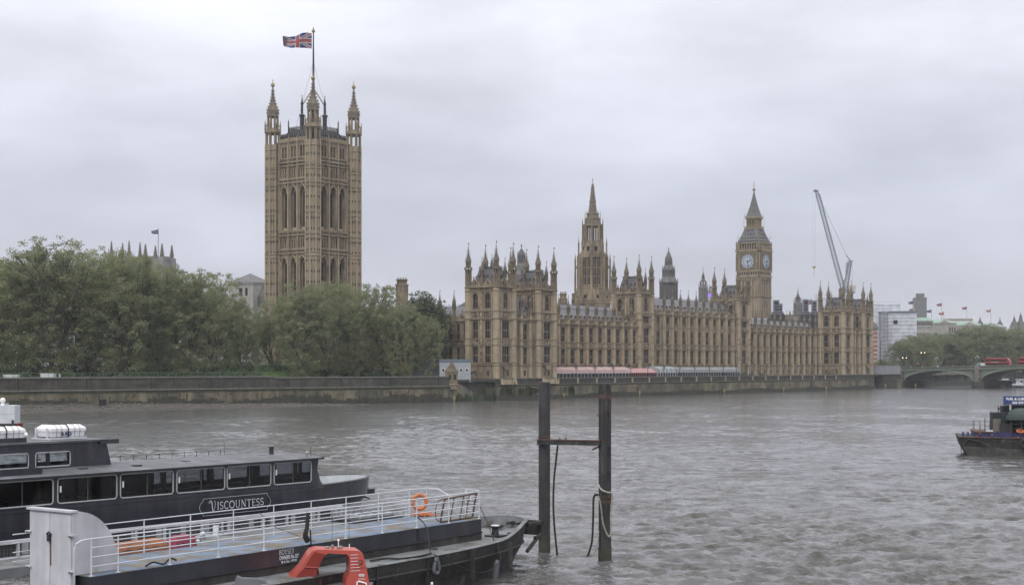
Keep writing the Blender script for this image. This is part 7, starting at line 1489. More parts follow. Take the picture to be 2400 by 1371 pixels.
# ------------------------------------------------------------------ pontoon between the two boats
PT_ = thing('pontoon', 'low white framed pontoon with dark mesh panels between the two long boats', 'pontoon', (-15, 93.9, 0), VA)
b = MB(); b.box(-46, -1, -9.5, -6.2, -.4, .3, 'deck_grey'); b.box(-46, -1, -6.3, -6.2, .2, .32, 'white_paint'); b.build('deck', PT_)
b = MB(); b.box(-46, -1.0, -6.5, -6.3, 1.02, 1.2, 'rust_white'); b.box(-46, -1.2, -6.5, -6.44, .3, .38, 'white_paint'); x = -1.2; k = 0
while x > -46: b.box(x-.06, x+.06, -6.55, -6.35, .3, 1.1, 'frame_grey'); b.box(x-.5, x-.38, -6.5, -6.4, .3, 1.05, 'frame_grey') if k % 4 == 0 else None; x -= 2.6 if k % 2 else 1.9; k += 1
b.build('frame', PT_)
b = MB(); x = -2; 
while x > -45: 
    b.box(x-1.2, x, -6.34, -6.3, .35, 1.0, 'mesh_dark')
    for q in range(7): b.box(x-1.2+q*.2-.01, x-1.2+q*.2+.01, -6.40, -6.36, .35, 1.0, 'lead')
    for q in range(4): b.box(x-1.2, x, -6.40, -6.37, .4+q*.17, .42+q*.17, 'lead')
    x -= 1.65
b.build('mesh_panel', PT_)
b = MB(); b.box(-2.2, 1.6, -9.2, -6.6, -.3, .5, 'black_metal'); b.box(-1.8, 1.2, -8.8, -7, .5, .6, 'lead'); 
for x in (-1.6, -.8, 0, .8): b.box(x, x+.5, -8.7, -7.2, .6, .75, 'cabin_grey')
b.tube([(-2.2, -9, .9), (1.8, -9, .9)], .03, 'lead', 4); b.tube([(-2.2, -7, .9), (1.8, -7, .9)], .03, 'lead', 4); [b.tube([(x, y, .4), (x, y, .9)], .03, 'lead', 4) for x in (-2.2, 0, 1.8) for y in (-9, -7)]
o = b.build('work_raft'); o.location = (-15, 93.9, 0); o.rotation_euler = (0, 0, VA); tag(o, 'small dark work raft with grey lids at the end of the mesh pontoon', 'raft')
# ------------------------------------------------------------------ the blue decked barge
BA = R(55); BO = (-2.86, 69.2)
def bw(x, y, z): return (BO[0]+math.cos(BA)*x-math.sin(BA)*y, BO[1]+math.sin(BA)*x+math.cos(BA)*y, z)
BG = thing('barge', 'dark river barge with a raised blue deck edged by white railings', 'barge', (*BO, 0), BA)
def barge():
    def outline(hf, xt, x0=-40, n=22, bl=12.4, ex=1.9):
        xs = [x0, -22, -14, xt-bl]+[xt-bl+bl*(1-(1-i/n)**1.8) for i in range(1, n+1)]; R_ = []
        for x in xs: u = max(0, (x-(xt-bl))/bl); R_.append((x, hf*max(0, 1-u**ex)**.5))
        return [(x, -y) for x, y in R_]+[(x, y) for x, y in R_[::-1][1:]]
    def rings(b, rs, mt):
        n = len(rs[0][0])
        for (p0, z0), (p1, z1) in zip(rs, rs[1:]):
            f0 = z0 if callable(z0) else (lambda x, z=z0: z); f1 = z1 if callable(z1) else (lambda x, z=z1: z)
            b.add([(x, y, f0(x)) for x, y in p0]+[(x, y, f1(x)) for x, y in p1], [(i, (i+1) % n, n+(i+1) % n, n+i) for i in range(n)], mt)
    sh = lambda x: 1.62+.5*max(0, min(1, (x-.2)/3.2))**1.3
    b = MB(); rings(b, [(outline(2.9, 3.9), -.7), (outline(3.15, 4.5), .35), (outline(3.4, 5.0), .95), (outline(3.5, 5.35), sh)], 'hull_black')
    rings(b, [(outline(3.42, 5.07), 1.0), (outline(3.5, 5.16), 1.04), (outline(3.46, 5.12), 1.12)], 'hull_black'); rings(b, [(outline(3.5, 5.35), sh), (outline(3.36, 5.17), lambda x: sh(x)+.015), (outline(3.32, 5.1), 1.6)], 'deck_grey')
    rings(b, [(outline(3.52, 5.38), lambda x: sh(x)-.06), (outline(3.56, 5.42), lambda x: sh(x)-.02), (outline(3.4, 5.2), lambda x: sh(x)+.03)], 'stone_grey' if False else 'deck_grey')
    for x in (-13, -9.8, -6.4, -3, 0): b.box(x-.02, x+.02, -3.52, -3.3, .2, 1.6, 'hull_black')
    b.build('hull', BG)
    d = MB(); pl = outline(3.4, 5.2); d.add([(x, y, 1.6) for x, y in pl], [tuple(range(len(pl)))], 'deck_grey'); d.build('side_deck', BG)
    c = MB(); c.box(-22.97, 0, -1.7, 1.7, 1.6, 2.58, 'navy'); c.box(-22.97, 0, -1.78, -1.7, 1.94, 2.0, 'navy'); c.box(-22.96, 0, -1.72, -1.70, 1.6, 1.93, 'hull_black'); c.box(-40, -22.97, -1.2, 1.7, 1.6, 1.7, 'deck_grey'); c.box(-25.9, -24.4, 1.6, 3.0, 1.6, 2.55, 'navy'); c.build('coaming', BG)
    t = MB(); t.box(-23.0, .03, -1.73, 1.73, 2.58, 2.605, 'deck_blue'); t.build('deck_plate', BG)
    near = [-22.9, -21.73, -19.35, -16.94, -14.51, -12.08, -9.68, -7.28, -4.87, -2.5, -.12]; z0, hs = 2.6, (.33, .66, .99, 1.3); r_ = .026; mt = 'white_paint'
    p = MB()
    for x in near[1:] if False else near: 
        p.tube([(x, -1.65, z0), (x, -1.65, z0+1.3)], r_, mt, 6); p.lathe([(.09, z0), (.09, z0+.02)], 8, mt, x, -1.65)
    for h in hs[:3]: p.tube([(-22.9, -1.65, z0+h), (-.12, -1.65, z0+h)], r_*.85, mt, 6)
    p.tube([(-23.65, -1.7, 1.7), (-23.65, -1.7, z0+1.05), (-23.57, -1.7, z0+1.2), (-23.35, -1.68, z0+1.29), (-23.0, -1.65, z0+1.3), (-.12, -1.65, z0+1.3)], r_*1.1, mt, 6); p.tube([(-23.65, -1.7, z0+1.0), (-23.65, -1.7, 1.6)], r_*1.1, mt, 6)
    p.build('near_railing', BG)
    far_ = [-17.74, -15.35, -12.98, -10.61, -8.26, -5.94, -3.65, -1.36, .0]; p = MB()
    for x in [-22.5, -20.1]+far_: p.tube([(x, 1.65, z0), (x, 1.65, z0+1.3)], r_, mt, 6)
    for h in hs: p.tube([(-23.7, 1.65, z0+h), (-1.36 if h < 1.2 else 0, 1.65, z0+h)], r_*.85, mt, 6)
    for h in hs[:3]: p.tube([(-1.36, 1.65, z0+h), (0, 1.65, z0+h)], r_*.85, mt, 6)
    p.tube([(0, 1.65, z0+1.3), (.25, 1.2, z0+1.28), (.1, .2, z0+.95)], r_, mt, 6)
    for yy in (-.75,): p.tube([(0, yy, z0), (0, yy, z0+1.35)], r_, mt, 6)
    for h in (.35, .72, 1.05, 1.35): p.tube([(0, -.75, z0+h), (-.12, -1.65, z0+h)], r_*.85, mt, 6)
    p.tube([(-.02, -.75, z0+1.3), (-.1, -1.2, z0+.85)], r_*.7, mt, 5); p.build('far_railing', BG)
    q = MB(); q.lathe([(.2, 1.6), (.17, 1.75), (.16, 2.0), (.23, 2.06), (.23, 2.13)], 14, 'black_metal', 1.35, -1.55); q.lathe([(.22, 2.13), (.2, 2.16)], 14, 'white_paint', 1.35, -1.55); q.box(1.0, 1.75, -2.0, -1.15, 1.6, 1.68, 'black_metal'); q.build('bollard', BG)
    q = MB(); q.box(3.9, 5.0, -1.05, -.9, 1.9, 2.0, 'hull_black'); q.box(4.6, 5.95, -1.3, -1.1, 1.78, 1.93, 'hull_black'); q.box(4.6, 5.95, -.1, .1, 1.78, 1.93, 'hull_black'); q.box(5.8, 5.95, -1.3, .1, 1.2, 1.95, 'hull_black'); q.box(5.3, 5.8, -1.28, -1.12, 1.0, 1.2, 'hull_black'); q.tube([(4.6, -1.2, .5), (5.85, -1.2, 1.3)], .1, 'hull_black', 6); q.build('bow_bracket', BG)
    q = MB(); q.tube([(-14.6, 2.05, 1.6), (-14.6, 2.05, 2.75), (-14.5, 2.05, 2.95), (-14.3, 2.05, 3.0), (-14.15, 2.05, 2.85)], .10, 'white_paint', 8); q.build('swan_neck_vent', BG)
    tt = textmesh('owner_lettering', 'OWNERS No 329', .21, 'white_paint', BG, (-13.15, -1.712, 2.14), (PI/2, 0, 0), .70, 'CENTER', .006); textmesh('owner_lettering', 'PLA No 19225', .21, 'white_paint', BG, (-13.15, -1.712, 1.94), (PI/2, 0, 0), .70, 'CENTER', .006)
    n_ = MB(); letters(n_, 'BOYSEY', -13.72, 2.335, .205, -1.712, 'white_paint', .05, .95); n_.build('name_lettering', BG)
barge()
LK = thing('deck_locker', 'tall white metal locker with double doors and a curved back on the barge deck', 'locker', bw(-23.3, -1.15, 2.0), BA)
b = MB(); n = 12; H = 2.83; prof = [(0, -.3), (1.95, .62), (1.98, .9)]; P_ = [(0, -.6), (0, H), (.15, H)]+[(.15+1.85*math.sin(R(90)*i/n), .75+(H-.75)*math.cos(R(90)*i/n)) for i in range(1, n+1)]+[(1.97, .62), (0, .62)]
b.vprism([(0, -.6), (.02, -.6), (.02, .62)]+[(1.9, .62), (2.0, .75)]+[(.15+1.85*math.sin(R(90)*i/n), .75+(H-.75)*math.cos(R(90)*i/n)) for i in range(n, 0, -1)]+[(.15, H), (0, H)], 0, 2.35, 'rust_white')
b.build('case', LK)
for ya, yb in ((.04, 1.16), (1.19, 2.31)): b = MB(); b.box(-.045, -.005, ya, yb, -.9, H-.1, 'rust_white'); b.build('door', LK)
b = MB(); b.box(-.12, .2, -.05, 2.42, H-.02, H+.05, 'rust_white'); b.build('top_lip', LK)
for y in (0, 2.35):
    for z in (.75, 2.0): b = MB(); b.box(-.12, .06, y-.14, y+.14, z, z+.05, 'rust_white'); b.box(-.14, -.05, y-.05, y+.05, z-.03, z+.02, 'rust'); b.build('hinge', LK)
b = MB(); b.box(-.14, -.05, 1.1, 1.24, 1.75, 2.0, 'black_metal'); b.tube([(-.1, 1.05, 2.0), (-.1, 1.17, 2.08), (-.1, 1.3, 2.0)], .03, 'black_metal', 5); b.box(-.055, -.046, 1.1, 1.18, .9, 1.75, 'rust'); b.build('padlock', LK)
def float_(label, x0, x1, y0, y1, mt, name='float_block', cat='float', zb=2.05):
    z0 = zb; b = MB(); L_ = x1-x0; t = thing(name, label, cat, bw(x0, y0, z0), BA); W = y1-y0; H = .95
    b.prism([(0, 0), (L_, 0), (L_, W), (0, W)], 0, H*.55, mt); b.prism([(0, 0), (L_, 0), (L_, W), (0, W)], H*.55, H*.8, mt, [(.08, .08), (L_-.08, .08), (L_-.08, W-.08), (.08, W-.08)]); b.prism([(.08, .08), (L_-.08, .08), (L_-.08, W-.08), (.08, W-.08)], H*.8, H, mt, [(.22, .18), (L_-.22, .18), (L_-.22, W-.18), (.22, W-.18)]); b.build('shell', t)
    b = MB(); b.tube([(L_*k/8, -.03, H*.72-.05*(k % 2)) for k in range(9)], .02, 'rope_dark', 4); b.build('grab_line', t)
float_('long worn orange float lying beyond the blue deck, right of the white locker', -19.0, -16.13, 2.0, 2.8, 'orange_worn'); float_('magenta plastic block beyond the far railing', -15.79, -14.49, 2.0, 2.8, 'magenta'); float_('orange float at the left edge of the picture', -26.5, -22.95, 2.1, 3.0, 'orange_worn', zb=.95)
# lifebuoy, rope coil, rusty ladder on the blue deck
LB = thing('lifebuoy', 'orange lifebuoy with silver bands hanging on the far white railing', 'lifebuoy', bw(-.75, 1.5, 3.28), BA+R(-38)); b = MB(); b.torus((0, 0, 0), .34, .095, 'orange', 'y', 28, 10); b.build('ring', LB)
b = MB()
for a in (92, 212, 330): x, z = .34*math.cos(R(a)), .34*math.sin(R(a)); d = Vector((-math.sin(R(a)), 0, math.cos(R(a)))); b.tube([tuple(Vector((x, 0, z))-d*.035), tuple(Vector((x, 0, z))+d*.035)], .101, 'stone_grey', 12)
b.build('reflective_band', LB)
b = MB(); r = random.Random(2); P_ = [(r.gauss(0, .28), r.gauss(0, .22), .03+abs(r.gauss(0, .07))) for _ in range(46)]; b.tube(smooth_pts(P_, 4), .02, 'orange', 5); o = b.build('rope_coil'); o.location = bw(-.75, 1.15, 2.61); tag(o, 'tangle of orange line on the blue deck under the lifebuoy', 'rope')
RL = thing('rusty_frame', 'rusty ladder-like steel frame leaning inside the end of the white railing', 'frame', bw(-2.7, -1.3, 2.6), BA); b = MB()
b.tube([(0, 0, .05), (2.5, .05, .05)], .04, 'rust', 5); b.tube([(.2, -.1, 1.1), (2.7, -.1, 1.2)], .045, 'rust', 6); [b.tube([(x, 0, .05), (x+.2, -.1, 1.12+.04*x)], .03 if 0 < x < 2.5 else .05, 'rust', 5) for x in (0, .75, 1.5, 1.95, 2.5)]; b.tube([(-.1, 0, .1), (-.35, 0, .25), (-.35, 0, .7), (-.15, 0, 1.05), (.2, 0, 1.1)], .025, 'rust', 5); b.build('frame_bars', RL)
rope('line_coil', 'grey line coiled over the rusty frame', smooth_pts([bw(-.9+.12*math.cos(k), -1.45, 3.55+.16*math.sin(k)-.03*(k % 3)) for k in range(20)], 4), .018, 'rope_pale')
rope('deck_line', 'black line hanging down the near side from the fourth visible railing post', smooth_pts([bw(-11.6, 1.6, 3.75), bw(-11.6, .8, 3.2), bw(-11.5, -.3, 2.9), bw(-11.3, -1.7, 2.55)]), .012, 'rope_dark')
b = MB(); b.tube(smooth_pts([bw(-12.05, -1.7, 3.9), bw(-12.15, -1.75, 3.3), bw(-12.25, -1.75, 3.0), bw(-12.1, -1.75, 2.75)], 5), .07, 'rope_dark', 6, .13); b.tube([bw(-11.95, -1.75, 3.2), bw(-11.9, -1.75, 2.5)], .03, 'rope_dark', 5); tag(b.build('tarpaulin_bundle'), 'black rag bundle tied to the near railing above the barge name', 'bundle')
b = MB(); b.tube(smooth_pts([bw(-20.4, -1.55, 2.66), bw(-20.0, -1.5, 2.75), bw(-19.6, -1.6, 2.65), bw(-19.2, -1.5, 2.8), bw(-18.9, -1.5, 2.7)], 4), .035, 'rope_dark', 6); tag(b.build('rope_bundle'), 'small black rope bundle on the blue deck edge near the white locker', 'rope')
xf = -3.94
fx = lambda px, y: ((lambda k: (k*(BO[1]+math.cos(BA)*y)-(BO[0]-math.sin(BA)*y))/(math.cos(BA)-k*math.sin(BA)))((px-1200)/3333.))
g1 = fx(1013, -3.5)
rope('fender_rope', 'black line from the near railing down to the loop shaped fender', smooth_pts([bw(-4.87, -1.68, 3.1), bw(-4.6, -2.0, 2.6), bw(g1, -3.4, 1.72)]), .025, 'rope_dark'); rope('fender_rope', 'black line hanging down the blue deck side and coiled on the side deck', smooth_pts([bw(-4.87, -1.74, 2.6), bw(-4.8, -1.8, 1.9), bw(-4.5, -2.1, 1.66), bw(-4.2, -2.3, 1.66), bw(-4.5, -2.4, 1.66)]), .025, 'rope_dark')
rope('mooring_line', 'heavy black line lying along the barge side deck behind the red arch', smooth_pts([bw(fx(868, -2.6), -2.6, 1.67), bw(fx(905, -2.8), -2.8, 1.7), bw(fx(935, -3.2), -3.2, 1.68), bw(fx(975, -3.4), -3.4, 1.68), bw(g1, -3.45, 1.72)]), .045, 'rope_dark')
rope('mooring_line', 'thin black line sagging along the outside of the barge hull', smooth_pts([bw(g1, -3.55, 1.7), bw(g1+1.6, -3.75, 1.0), bw(g1+3.4, -3.8, .5), bw(g1+5, -3.6, .9), bw(fx(1156, -2.6), -2.75, 1.66)]), .022, 'rope_dark'); rope('mooring_line', 'black line from the bow bollard over the gunwale to the long grey fender', smooth_pts([bw(1.35, -1.75, 2.0), bw(fx(1156, -2.6), -2.62, 1.75), bw(fx(1160, -2.8), -2.9, 1.2), bw(fx(1157, -2.8), -2.95, .75)]), .022, 'rope_dark')
rope('mooring_line', 'black line from the railing corner down to the bow gunwale', [bw(-.05, -1.65, 3.2), bw(.1, -2.0, 2.4), bw(fx(1156, -2.6), -2.6, 1.72)], .018, 'rope_dark')
b = MB(); b.tube(smooth_pts([(0, 0, .35), (-.12, 0, .1), (-.17, 0, -.22), (0, 0, -.34), (.17, 0, -.22), (.12, 0, .1), (0, 0, .35)], 5), .085, 'fender_grey', 8); o = b.build('loop_fender', smooth=True); o.location = bw(g1+.15, -3.62, 1.18); o.rotation_euler = (0, 0, BA); tag(o, 'dark teardrop loop fender hanging on the barge side', 'fender')
b = MB(); b.lathe([(.02, -.55), (.1, -.5), (.14, -.38), (.14, .38), (.1, .5), (.02, .55)], 12, 'fender_grey'); o = b.build('cylinder_fender', smooth=True); o.location = bw(fx(1158, -3.0), -3.1, .28); o.rotation_euler = (R(6), R(4), BA); tag(o, 'long grey cylinder fender hanging at the barge bow', 'fender')
b = MB(); b.ball((0, 0, 0), .26, 'fender_blue', 8, 1.25); b.lathe([(.06, .25), (.05, .42)], 8, 'white_plastic'); o = b.build('ball_fender', smooth=True); o.location = bw(fx(1010, -3.7), -3.75, .12); tag(o, 'blue ball fender low on the barge side at the bottom edge', 'fender')
b = MB(); x = fx(512, 1.75); b.box(-.12, .12, -.02, .02, 0, .45, 'white_plastic'); o = b.build('notice_board'); o.location = bw(x, 1.9, 2.85); o.rotation_euler = (0, 0, BA-R(35)); tag(o, 'small white notice board on the far railing left of the swan neck vent', 'sign')
# bits of gear on the bow deck
r = random.Random(8)
for k, lb in enumerate(('black rope end lying by the white topped bollard', 'black rope lying against the far bulwark of the bow', 'curled black rope in the middle of the bow deck', 'black rope nearest the tip of the bow')):
    x, y = ((1.5, -2.0), (2.4, 1.4), (2.2, .2), (3.8, .1))[k]; b = MB(); b.tube(smooth_pts([bw(x+r.uniform(-.6, .6), y+r.uniform(-.4, .4), 1.65+.03*q) for q in range(5)], 4), .035, 'rope_dark', 5); tag(b.build('deck_rope'), lb, 'rope', 'ropes on the barge bow deck')
# ------------------------------------------------------------------ red speedboat, only its arch and a seat back in view
SBT = thing('speedboat', 'orange red speedboat arch with antennas at the bottom edge, in front of the barge', 'boat', (0, 0, 0))
Ys = 56.; out_ = [(560, 1440), (600, 1402), (650, 1372), (690, 1350), (712, 1328), (728, 1302), (737, 1291), (750, 1287), (800, 1288), (846, 1290), (856, 1296), (862, 1315), (868, 1345), (872, 1371), (874, 1440)]
in_ = [(700, 1440), (716, 1402), (733, 1372), (744, 1350), (752, 1330), (764, 1305), (770, 1299), (776, 1296), (800, 1297), (818, 1298), (824, 1304), (826, 1318), (826, 1342), (818, 1358), (806, 1440)]
b = MB(); P_ = lambda p, Y: (atpx(p[0]-6, Ys)-(Y-Ys)*.25, Y, ztop(p[1], Ys)); n = len(out_); D = 1.1
for i in range(n-1):
    a, c, d_, e_ = out_[i], out_[i+1], in_[i+1], in_[i]
    b.add([P_(a, Ys), P_(c, Ys), P_(d_, Ys), P_(e_, Ys), P_(a, Ys+D), P_(c, Ys+D), P_(d_, Ys+D), P_(e_, Ys+D)], [(0, 3, 2, 1), (4, 5, 6, 7), (0, 1, 5, 4), (2, 3, 7, 6)], 'red_paint')
b.build('arch', SBT)
b = MB()
for i in (2, 4): e_ = in_[i]; p = P_(e_, Ys-.02); q = P_((out_[i][0]*.2+e_[0]*.8, out_[i][1]*.2+e_[1]*.8), Ys-.02); o_ = P_((out_[i][0]*.75+e_[0]*.25, out_[i][1]*.75+e_[1]*.25), Ys-.02); b.tube([o_, p], .045, 'red_dark', 5)
for i in range(1, 6):
    a = [out_[i][0]*.8+in_[i][0]*.2, out_[i][1]*.8+in_[i][1]*.2]; c = [out_[i+1][0]*.8+in_[i+1][0]*.2, out_[i+1][1]*.8+in_[i+1][1]*.2]; b.add([P_(a, Ys-.02), P_(c, Ys-.02), P_(in_[i+1], Ys-.02), P_(in_[i], Ys-.02)], [(0, 3, 2, 1)], 'red_dark')
b.tube([P_((752, 1335), Ys+.4), P_((765, 1400), Ys+.4)], .05, 'red_dark', 6); b.build('arch_lining', SBT)
b = MB()
for k in range(6): y = 1300+k*7.5; b.tube([P_((828, y), Ys-.01), P_((845+k, y-1), Ys-.012)], .012, 'white_paint', 4)
b.tube([P_((830, 1331), Ys-.01), P_((867, 1329), Ys-.01)], .01, 'red_dark', 4); b.build('panel_line', SBT)
b = MB(); q = P_((850, 1316), Ys-.03); b.box(q[0]-.07, q[0]+.07, q[1]-.03, q[1]+.02, q[2]-.07, q[2]+.07, 'black_metal'); b.box(q[0]-.05, q[0]+.05, q[1]-.05, q[1]-.03, q[2]-.05, q[2]+.05, 'red_paint'); b.build('side_lamp', SBT)
b = MB()
for px in (850, 856.5):
    q = P_((px, 1347), Ys-.02)
    for r_, mt, dy in ((.058, 'white_plastic', 0), (.038, 'teal_dark', -.005), (.026, 'white_plastic', -.01), (.012, 'black_metal', -.015)): b.vprism([(q[0]+r_*math.cos(2*PI*i/14), q[2]+r_*math.sin(2*PI*i/14)) for i in range(14)], q[1]+dy-.004, q[1]+dy, mt)
b.build('badge', SBT); q = P_((845, 1357), Ys-.02); textmesh('lettering', 'tripadvisor', .085, 'white_plastic', SBT, (q[0], q[1], q[2]), (PI/2, 0, R(3)), .8)
b = MB(); b.tube([P_((842, 1380), Ys-.03), P_((843, 1362), Ys-.03), P_((846, 1361), Ys-.03), P_((864, 1366), Ys-.03), P_((866, 1385), Ys-.03)], .035, 'white_plastic', 6); b.build('grab_handle', SBT)
b = MB()
for px, w_, h_ in ((776, .1, .05), (806, .12, .07), (789, .06, .12)): q = P_((px, 1286), Ys+.5); b.lathe([(w_, q[2]-.02), (w_, q[2]+h_*.6), (w_*.5, q[2]+h_)], 12, 'stone_grey', q[0], q[1])
q = P_((803, 1287), Ys+.5); b.tube([q, (q[0], q[1], q[2]+.28)], .02, 'white_plastic', 6); b.ball((q[0], q[1], q[2]+.3), .05, 'white_plastic', 5); q = P_((829, 1287), Ys+.5); b.tube([q, (q[0], q[1], q[2]+.15)], .02, 'white_plastic', 6); b.tube([P_((789, 1287), Ys+.6), (P_((789, 1287), Ys+.6)[0], Ys+.6, ztop(1200, Ys))], .008, 'black_metal', 4); b.tube([P_((829, 1287), Ys+.6), (P_((829, 1287), Ys+.6)[0], Ys+.6, ztop(1200, Ys))], .008, 'black_metal', 4); b.build('antenna', SBT)
b = MB(); x0, x1, z1 = atpx(548, 54), atpx(625, 54), ztop(1356, 54); b.vprism([(x0, z1-1.2), (x1+.1, z1-1.2), (x1-.02, z1-.2), (x1-.12, z1-.05), (x1-.3, z1), (x0+.25, z1+.03), (x0+.1, z1+.1), (x0+.05, z1)], 54, 54.3, 'grey_fabric'); b.build('seat_back', SBT)
b = MB(); b.prism([(-15, 54.2), (-6.0, 54.7), (-5.6, 56), (-6.0, 57.9), (-15, 57.6)], -.3, .55, 'grey_fabric'); b.build('hull', SBT)
b = MB(); b.tube(smooth_pts([(-16, 54.3, .8), (-12, 54.2, .62), (-6.2, 54.5, .6), (-5.3, 56.2, .6), (-6.2, 58.1, .6), (-12, 57.8, .62), (-16, 57.5, .8)], 6), .3, 'red_paint', 12); b.build('tube_collar', SBT)
b = MB(); b.box(-8.6, -5.6, 55.7, 57.4, .5, 1.2, 'grey_fabric'); b.box(-13, -9.2, 54.9, 56.8, .5, 1.0, 'grey_fabric'); b.build('console', SBT)
# ------------------------------------------------------------------ fuel barge at the right edge
FB = thing('fuel_barge', 'dark fuel barge at the right edge with a blue sign board and green canopy', 'barge', (53.0, 160, 0), R(-14))
b = MB(); b.add([(-1.6, -1.5, -.3), (22, -1.5, -.3), (22, 5.5, -.3), (-1.6, 5.5, -.3), (-2.7, -1.5, 2.0), (22, -1.8, 1.75), (22, 5.5, 1.9), (-2.7, 5.5, 2.1), (-2.35, -1.2, 1.0), (-2.35, 5.5, 1.0)], [(0, 3, 2, 1), (4, 5, 6, 7), (0, 1, 5, 4, 8), (2, 3, 9, 7, 6), (1, 2, 6, 5), (8, 4, 7, 9), (0, 8, 9, 3)], 'hull_black'); b.tube([(-2.7, -1.55, 1.98), (22, -1.85, 1.75)], .07, 'rust', 5); b.tube([(-1.8, -1.6, 1.8), (-.5, -1.65, 1.5), (2.3, -1.75, .15)], .07, 'hull_black', 5); b.tube([(-2.2, -1.55, 1.2), (-1.9, -1.6, 1.6), (-1.4, -1.6, 1.85)], .07, 'hull_black', 5); b.build('hull', FB)
b = MB(); b.box(-1.0, 22, -1.3, 4.5, 1.75, 2.5, 'blue_paint'); b.box(-1.1, .9, -1.4, 4.4, 2.5, 2.64, 'rust'); r = random.Random(3)
for k in range(26): x = r.uniform(-.9, 6); z = r.uniform(1.8, 2.5); b.box(x, x+r.uniform(.1, .3), -1.42, -1.28, z, z+r.uniform(.08, .25), r.choice(('blue_paint', 'rust', 'black_metal', 'blue_paint', 'orange_worn')))
b.build('deckhouse', FB)
b = MB(); b.box(.95, 2.7, -.3, 3, 2.5, 4.7, 'black_green'); b.box(1.0, 1.8, -.9, -.3, 2.5, 4.0, 'stone_rubble'); b.box(1.7, 3.0, -1.25, -.2, 2.2, 3.5, 'black_metal'); b.box(2.1, 3.2, 1, 3.6, 4.6, 5.4, 'black_green'); b.box(2.5, 22, .6, 4.2, 2.5, 5.5, 'black_green'); b.box(3.3, 22, 1.4, 4.0, 5.4, 5.75, 'blue_paint'); b.build('cabin', FB)
b = MB()
for x in (3.6, 6.6, 9.6): b.lathe([(1.5, 4.35), (1.45, 4.55), (1.2, 4.9), (.7, 5.15), (.05, 5.25)], 16, 'green_canopy', x+.4, -.3)
b.lathe([(1.2, 4.9), (1.0, 5.3), (.5, 5.5), (.05, 5.55)], 14, 'green_canopy', 4.4, 1.6); b.box(2.35, 16, -1.9, 1.5, 3.95, 4.35, 'green_canopy'); b.build('canopy', FB)
SG = MB(); SG.box(2.15, 11.5, -.1, .05, 5.6, 6.55, 'sign_blue'); SG.tube([(2.9, 0, 5), (2.9, 0, 5.7)], .12, 'concrete_pale'); SG.tube([(9, 0, 5), (9, 0, 5.7)], .12, 'concrete_pale'); sg = SG.build('sign_board', FB); textmesh('lettering', 'FUEL & LUBES', .36, 'white_plastic', sg, (2.45, -.125, 6.13), (PI/2, 0, 0), 1.0, off=.012); textmesh('lettering', '020 379', .36, 'white_plastic', sg, (3.1, -.125, 5.7), (PI/2, 0, 0), 1.0, off=.012)
b = MB()
for x, y in ((-1.05, -1.2), (-1.05, .4), (-.45, -1.2), (1.2-1.1, -1.2), (.6, -1.2), (2.8, -1.7), (3.9, -1.7), (5.1, -1.7)): b.tube([(x, y, 2.0), (x, y, 3.8 if x < 1 else 3.9)], .035, 'lead' if x < 2 else 'rust', 5)
b.tube([(-1.05, .4, 3.8), (-1.05, -1.2, 3.8), (-.45, -1.2, 3.8), (-.3, -1.2, 2.6)], .03, 'lead', 5)
for z in (3.6, 3.1): b.tube([(.1, -1.2, z+.2), (.35, -1.2, z), (.6, -1.2, z+.2), (.9, -1.0, z+.05)], .015, 'lead', 4); b.tube([(2.8, -1.7, z), (3.35, -1.7, z-.15), (3.9, -1.7, z), (4.5, -1.7, z-.15), (5.1, -1.7, z)], .015, 'lead', 4)
b.tube([(.1, -1.2, 2), (.1, -1.2, 4.1)], .06, 'lead', 5); b.tube([(1.55, -.8, 4), (1.55, -.8, 5.5)], .05, 'black_metal', 5); b.ball((1.6, -.8, 5.15), .14, 'black_metal', 4); b.build('railing', FB)
b = MB(); b.box(.15, .95, -1.45, -1.4, 2.62, 2.8, 'white_paint'); b.build('name_plate', FB)
for x in (-2.4, -1.9): b = MB(); b.prism([(x, -1.1), (x+.35, -1.1), (x+.35, -.8), (x, -.8)], 2.0, 2.55, 'blue_paint', [(x+.1, -1.0), (x+.3, -1.0), (x+.3, -.9), (x+.1, -.9)]); b.build('bollard', FB)
o = MB(); o.torus((0, 0, 0), .36, .11, 'orange', 'z', 20, 8); o = o.build('lifebuoy', smooth=True); c, s2 = math.cos(R(-14)), math.sin(R(-14)); o.location = (53+c*3.8+s2*1.5, 160+s2*3.8-c*1.5, 2.72); o.rotation_euler = (R(20), 0, 0); tag(o, 'orange lifebuoy lying flat on the fuel barge deck', 'lifebuoy')
o = MB(); o.torus((0, 0, 0), .46, .17, 'rubber', 'y', 20, 8); o = o.build('tyre_fender', smooth=True); o.location = (53+c*4.3+s2*2.0, 160+s2*4.3-c*2.0, 1.35); o.rotation_euler = (0, 0, R(-14)); tag(o, 'black tyre hung as a fender on the fuel barge', 'tyre')
rope('anchor_chain', 'thin chain hanging from the fuel barge bow into the water', [(53+c*-2.5+s2*1.3, 160+s2*-2.5-c*1.3, 1.5), (53+c*-2.4+s2*1.5, 160+s2*-2.4-c*1.5, -.2)], .04, 'rope_dark', 'chain')
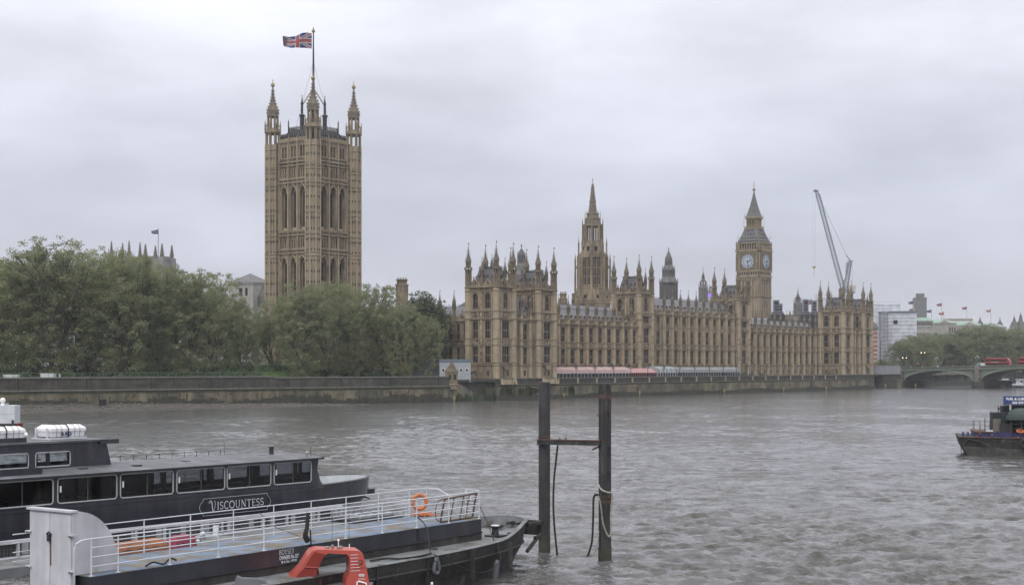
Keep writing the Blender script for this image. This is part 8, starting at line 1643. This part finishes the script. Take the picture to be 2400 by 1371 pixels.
# ------------------------------------------------------------------ white workboat at the left edge
WB = thing('white_workboat', 'white boat with satellite domes and red hull at the left edge of the picture', 'boat', (atpx(10, 222), 222, 0), R(6)); b = MB(); b.prism([(-12, -2.2), (1.6, -2.2), (2.6, 0), (1.6, 2.2), (-12, 2.2)], -.3, 1.0, 'red_dark', [(-12, -2.4), (2.0, -2.4), (2.9, 0), (2.0, 2.4), (-12, 2.4)]); b.box(-12, 2.4, -2.45, -2.38, .8, 1.05, 'black_metal'); b.build('hull', WB)
b = MB(); b.box(-12, 2.0, -1.8, 1.8, 1.0, 3.8, 'white_paint'); b.box(-12, -.9, -1.84, -1.8, 2.6, 3.1, 'window_glass'); b.box(-12, 1.9, -1.82, -1.8, 2.45, 2.5, 'cabin_grey'); b.box(1.6, 1.9, -2.1, -1.9, 1.0, 1.6, 'black_metal'); b.build('cabin', WB)
b = MB(); b.ball((-.1, -.5, 4.6), .42, 'white_plastic', 7); b.lathe([(.3, 3.8), (.2, 4.2)], 10, 'white_plastic', -.1, -.5); b.build('satellite_dome', WB); b = MB(); b.tube([(-.9, 0, 3.8), (-.9, 0, 5.9)], .06, 'white_plastic'); b.box(-1.4, -.4, -.1, .1, 4.3, 4.4, 'white_plastic'); b.box(-1.2, .6, -.6, .6, 4.0, 4.06, 'white_plastic'); b.ball((-1.0, -.4, 4.3), .3, 'white_plastic', 6); b.build('mast', WB)
flag('boat_flag', .9, .6, (atpx(10, 222)-.95, 222, 5.6), 'small red ensign on the mast of the white boat at the left edge', lambda u, v: 'flag_blue' if u < .45 and v > .5 else 'flag_red', (8, 6), th=.04, droop=.4)
# ------------------------------------------------------------------ river haze
hz = MB(); hz.box(-2600, 2600, -60, 3200, -3, 175, 'ground'); o = hz.build('haze'); o['kind'] = 'stuff'; o.data.materials.clear()
m = bpy.data.materials.new('haze'); m.use_nodes = True; t = m.node_tree; t.nodes.clear(); q = t.nodes.new('ShaderNodeOutputMaterial'); v = t.nodes.new('ShaderNodeVolumePrincipled')
v.inputs['Color'].default_value = (.86, .88, .93, 1); v.inputs['Density'].default_value = .00012; v.inputs['Anisotropy'].default_value = .1; t.links.new(v.outputs[0], q.inputs['Volume']); o.data.materials.append(m)
bpy.context.view_layer.update()
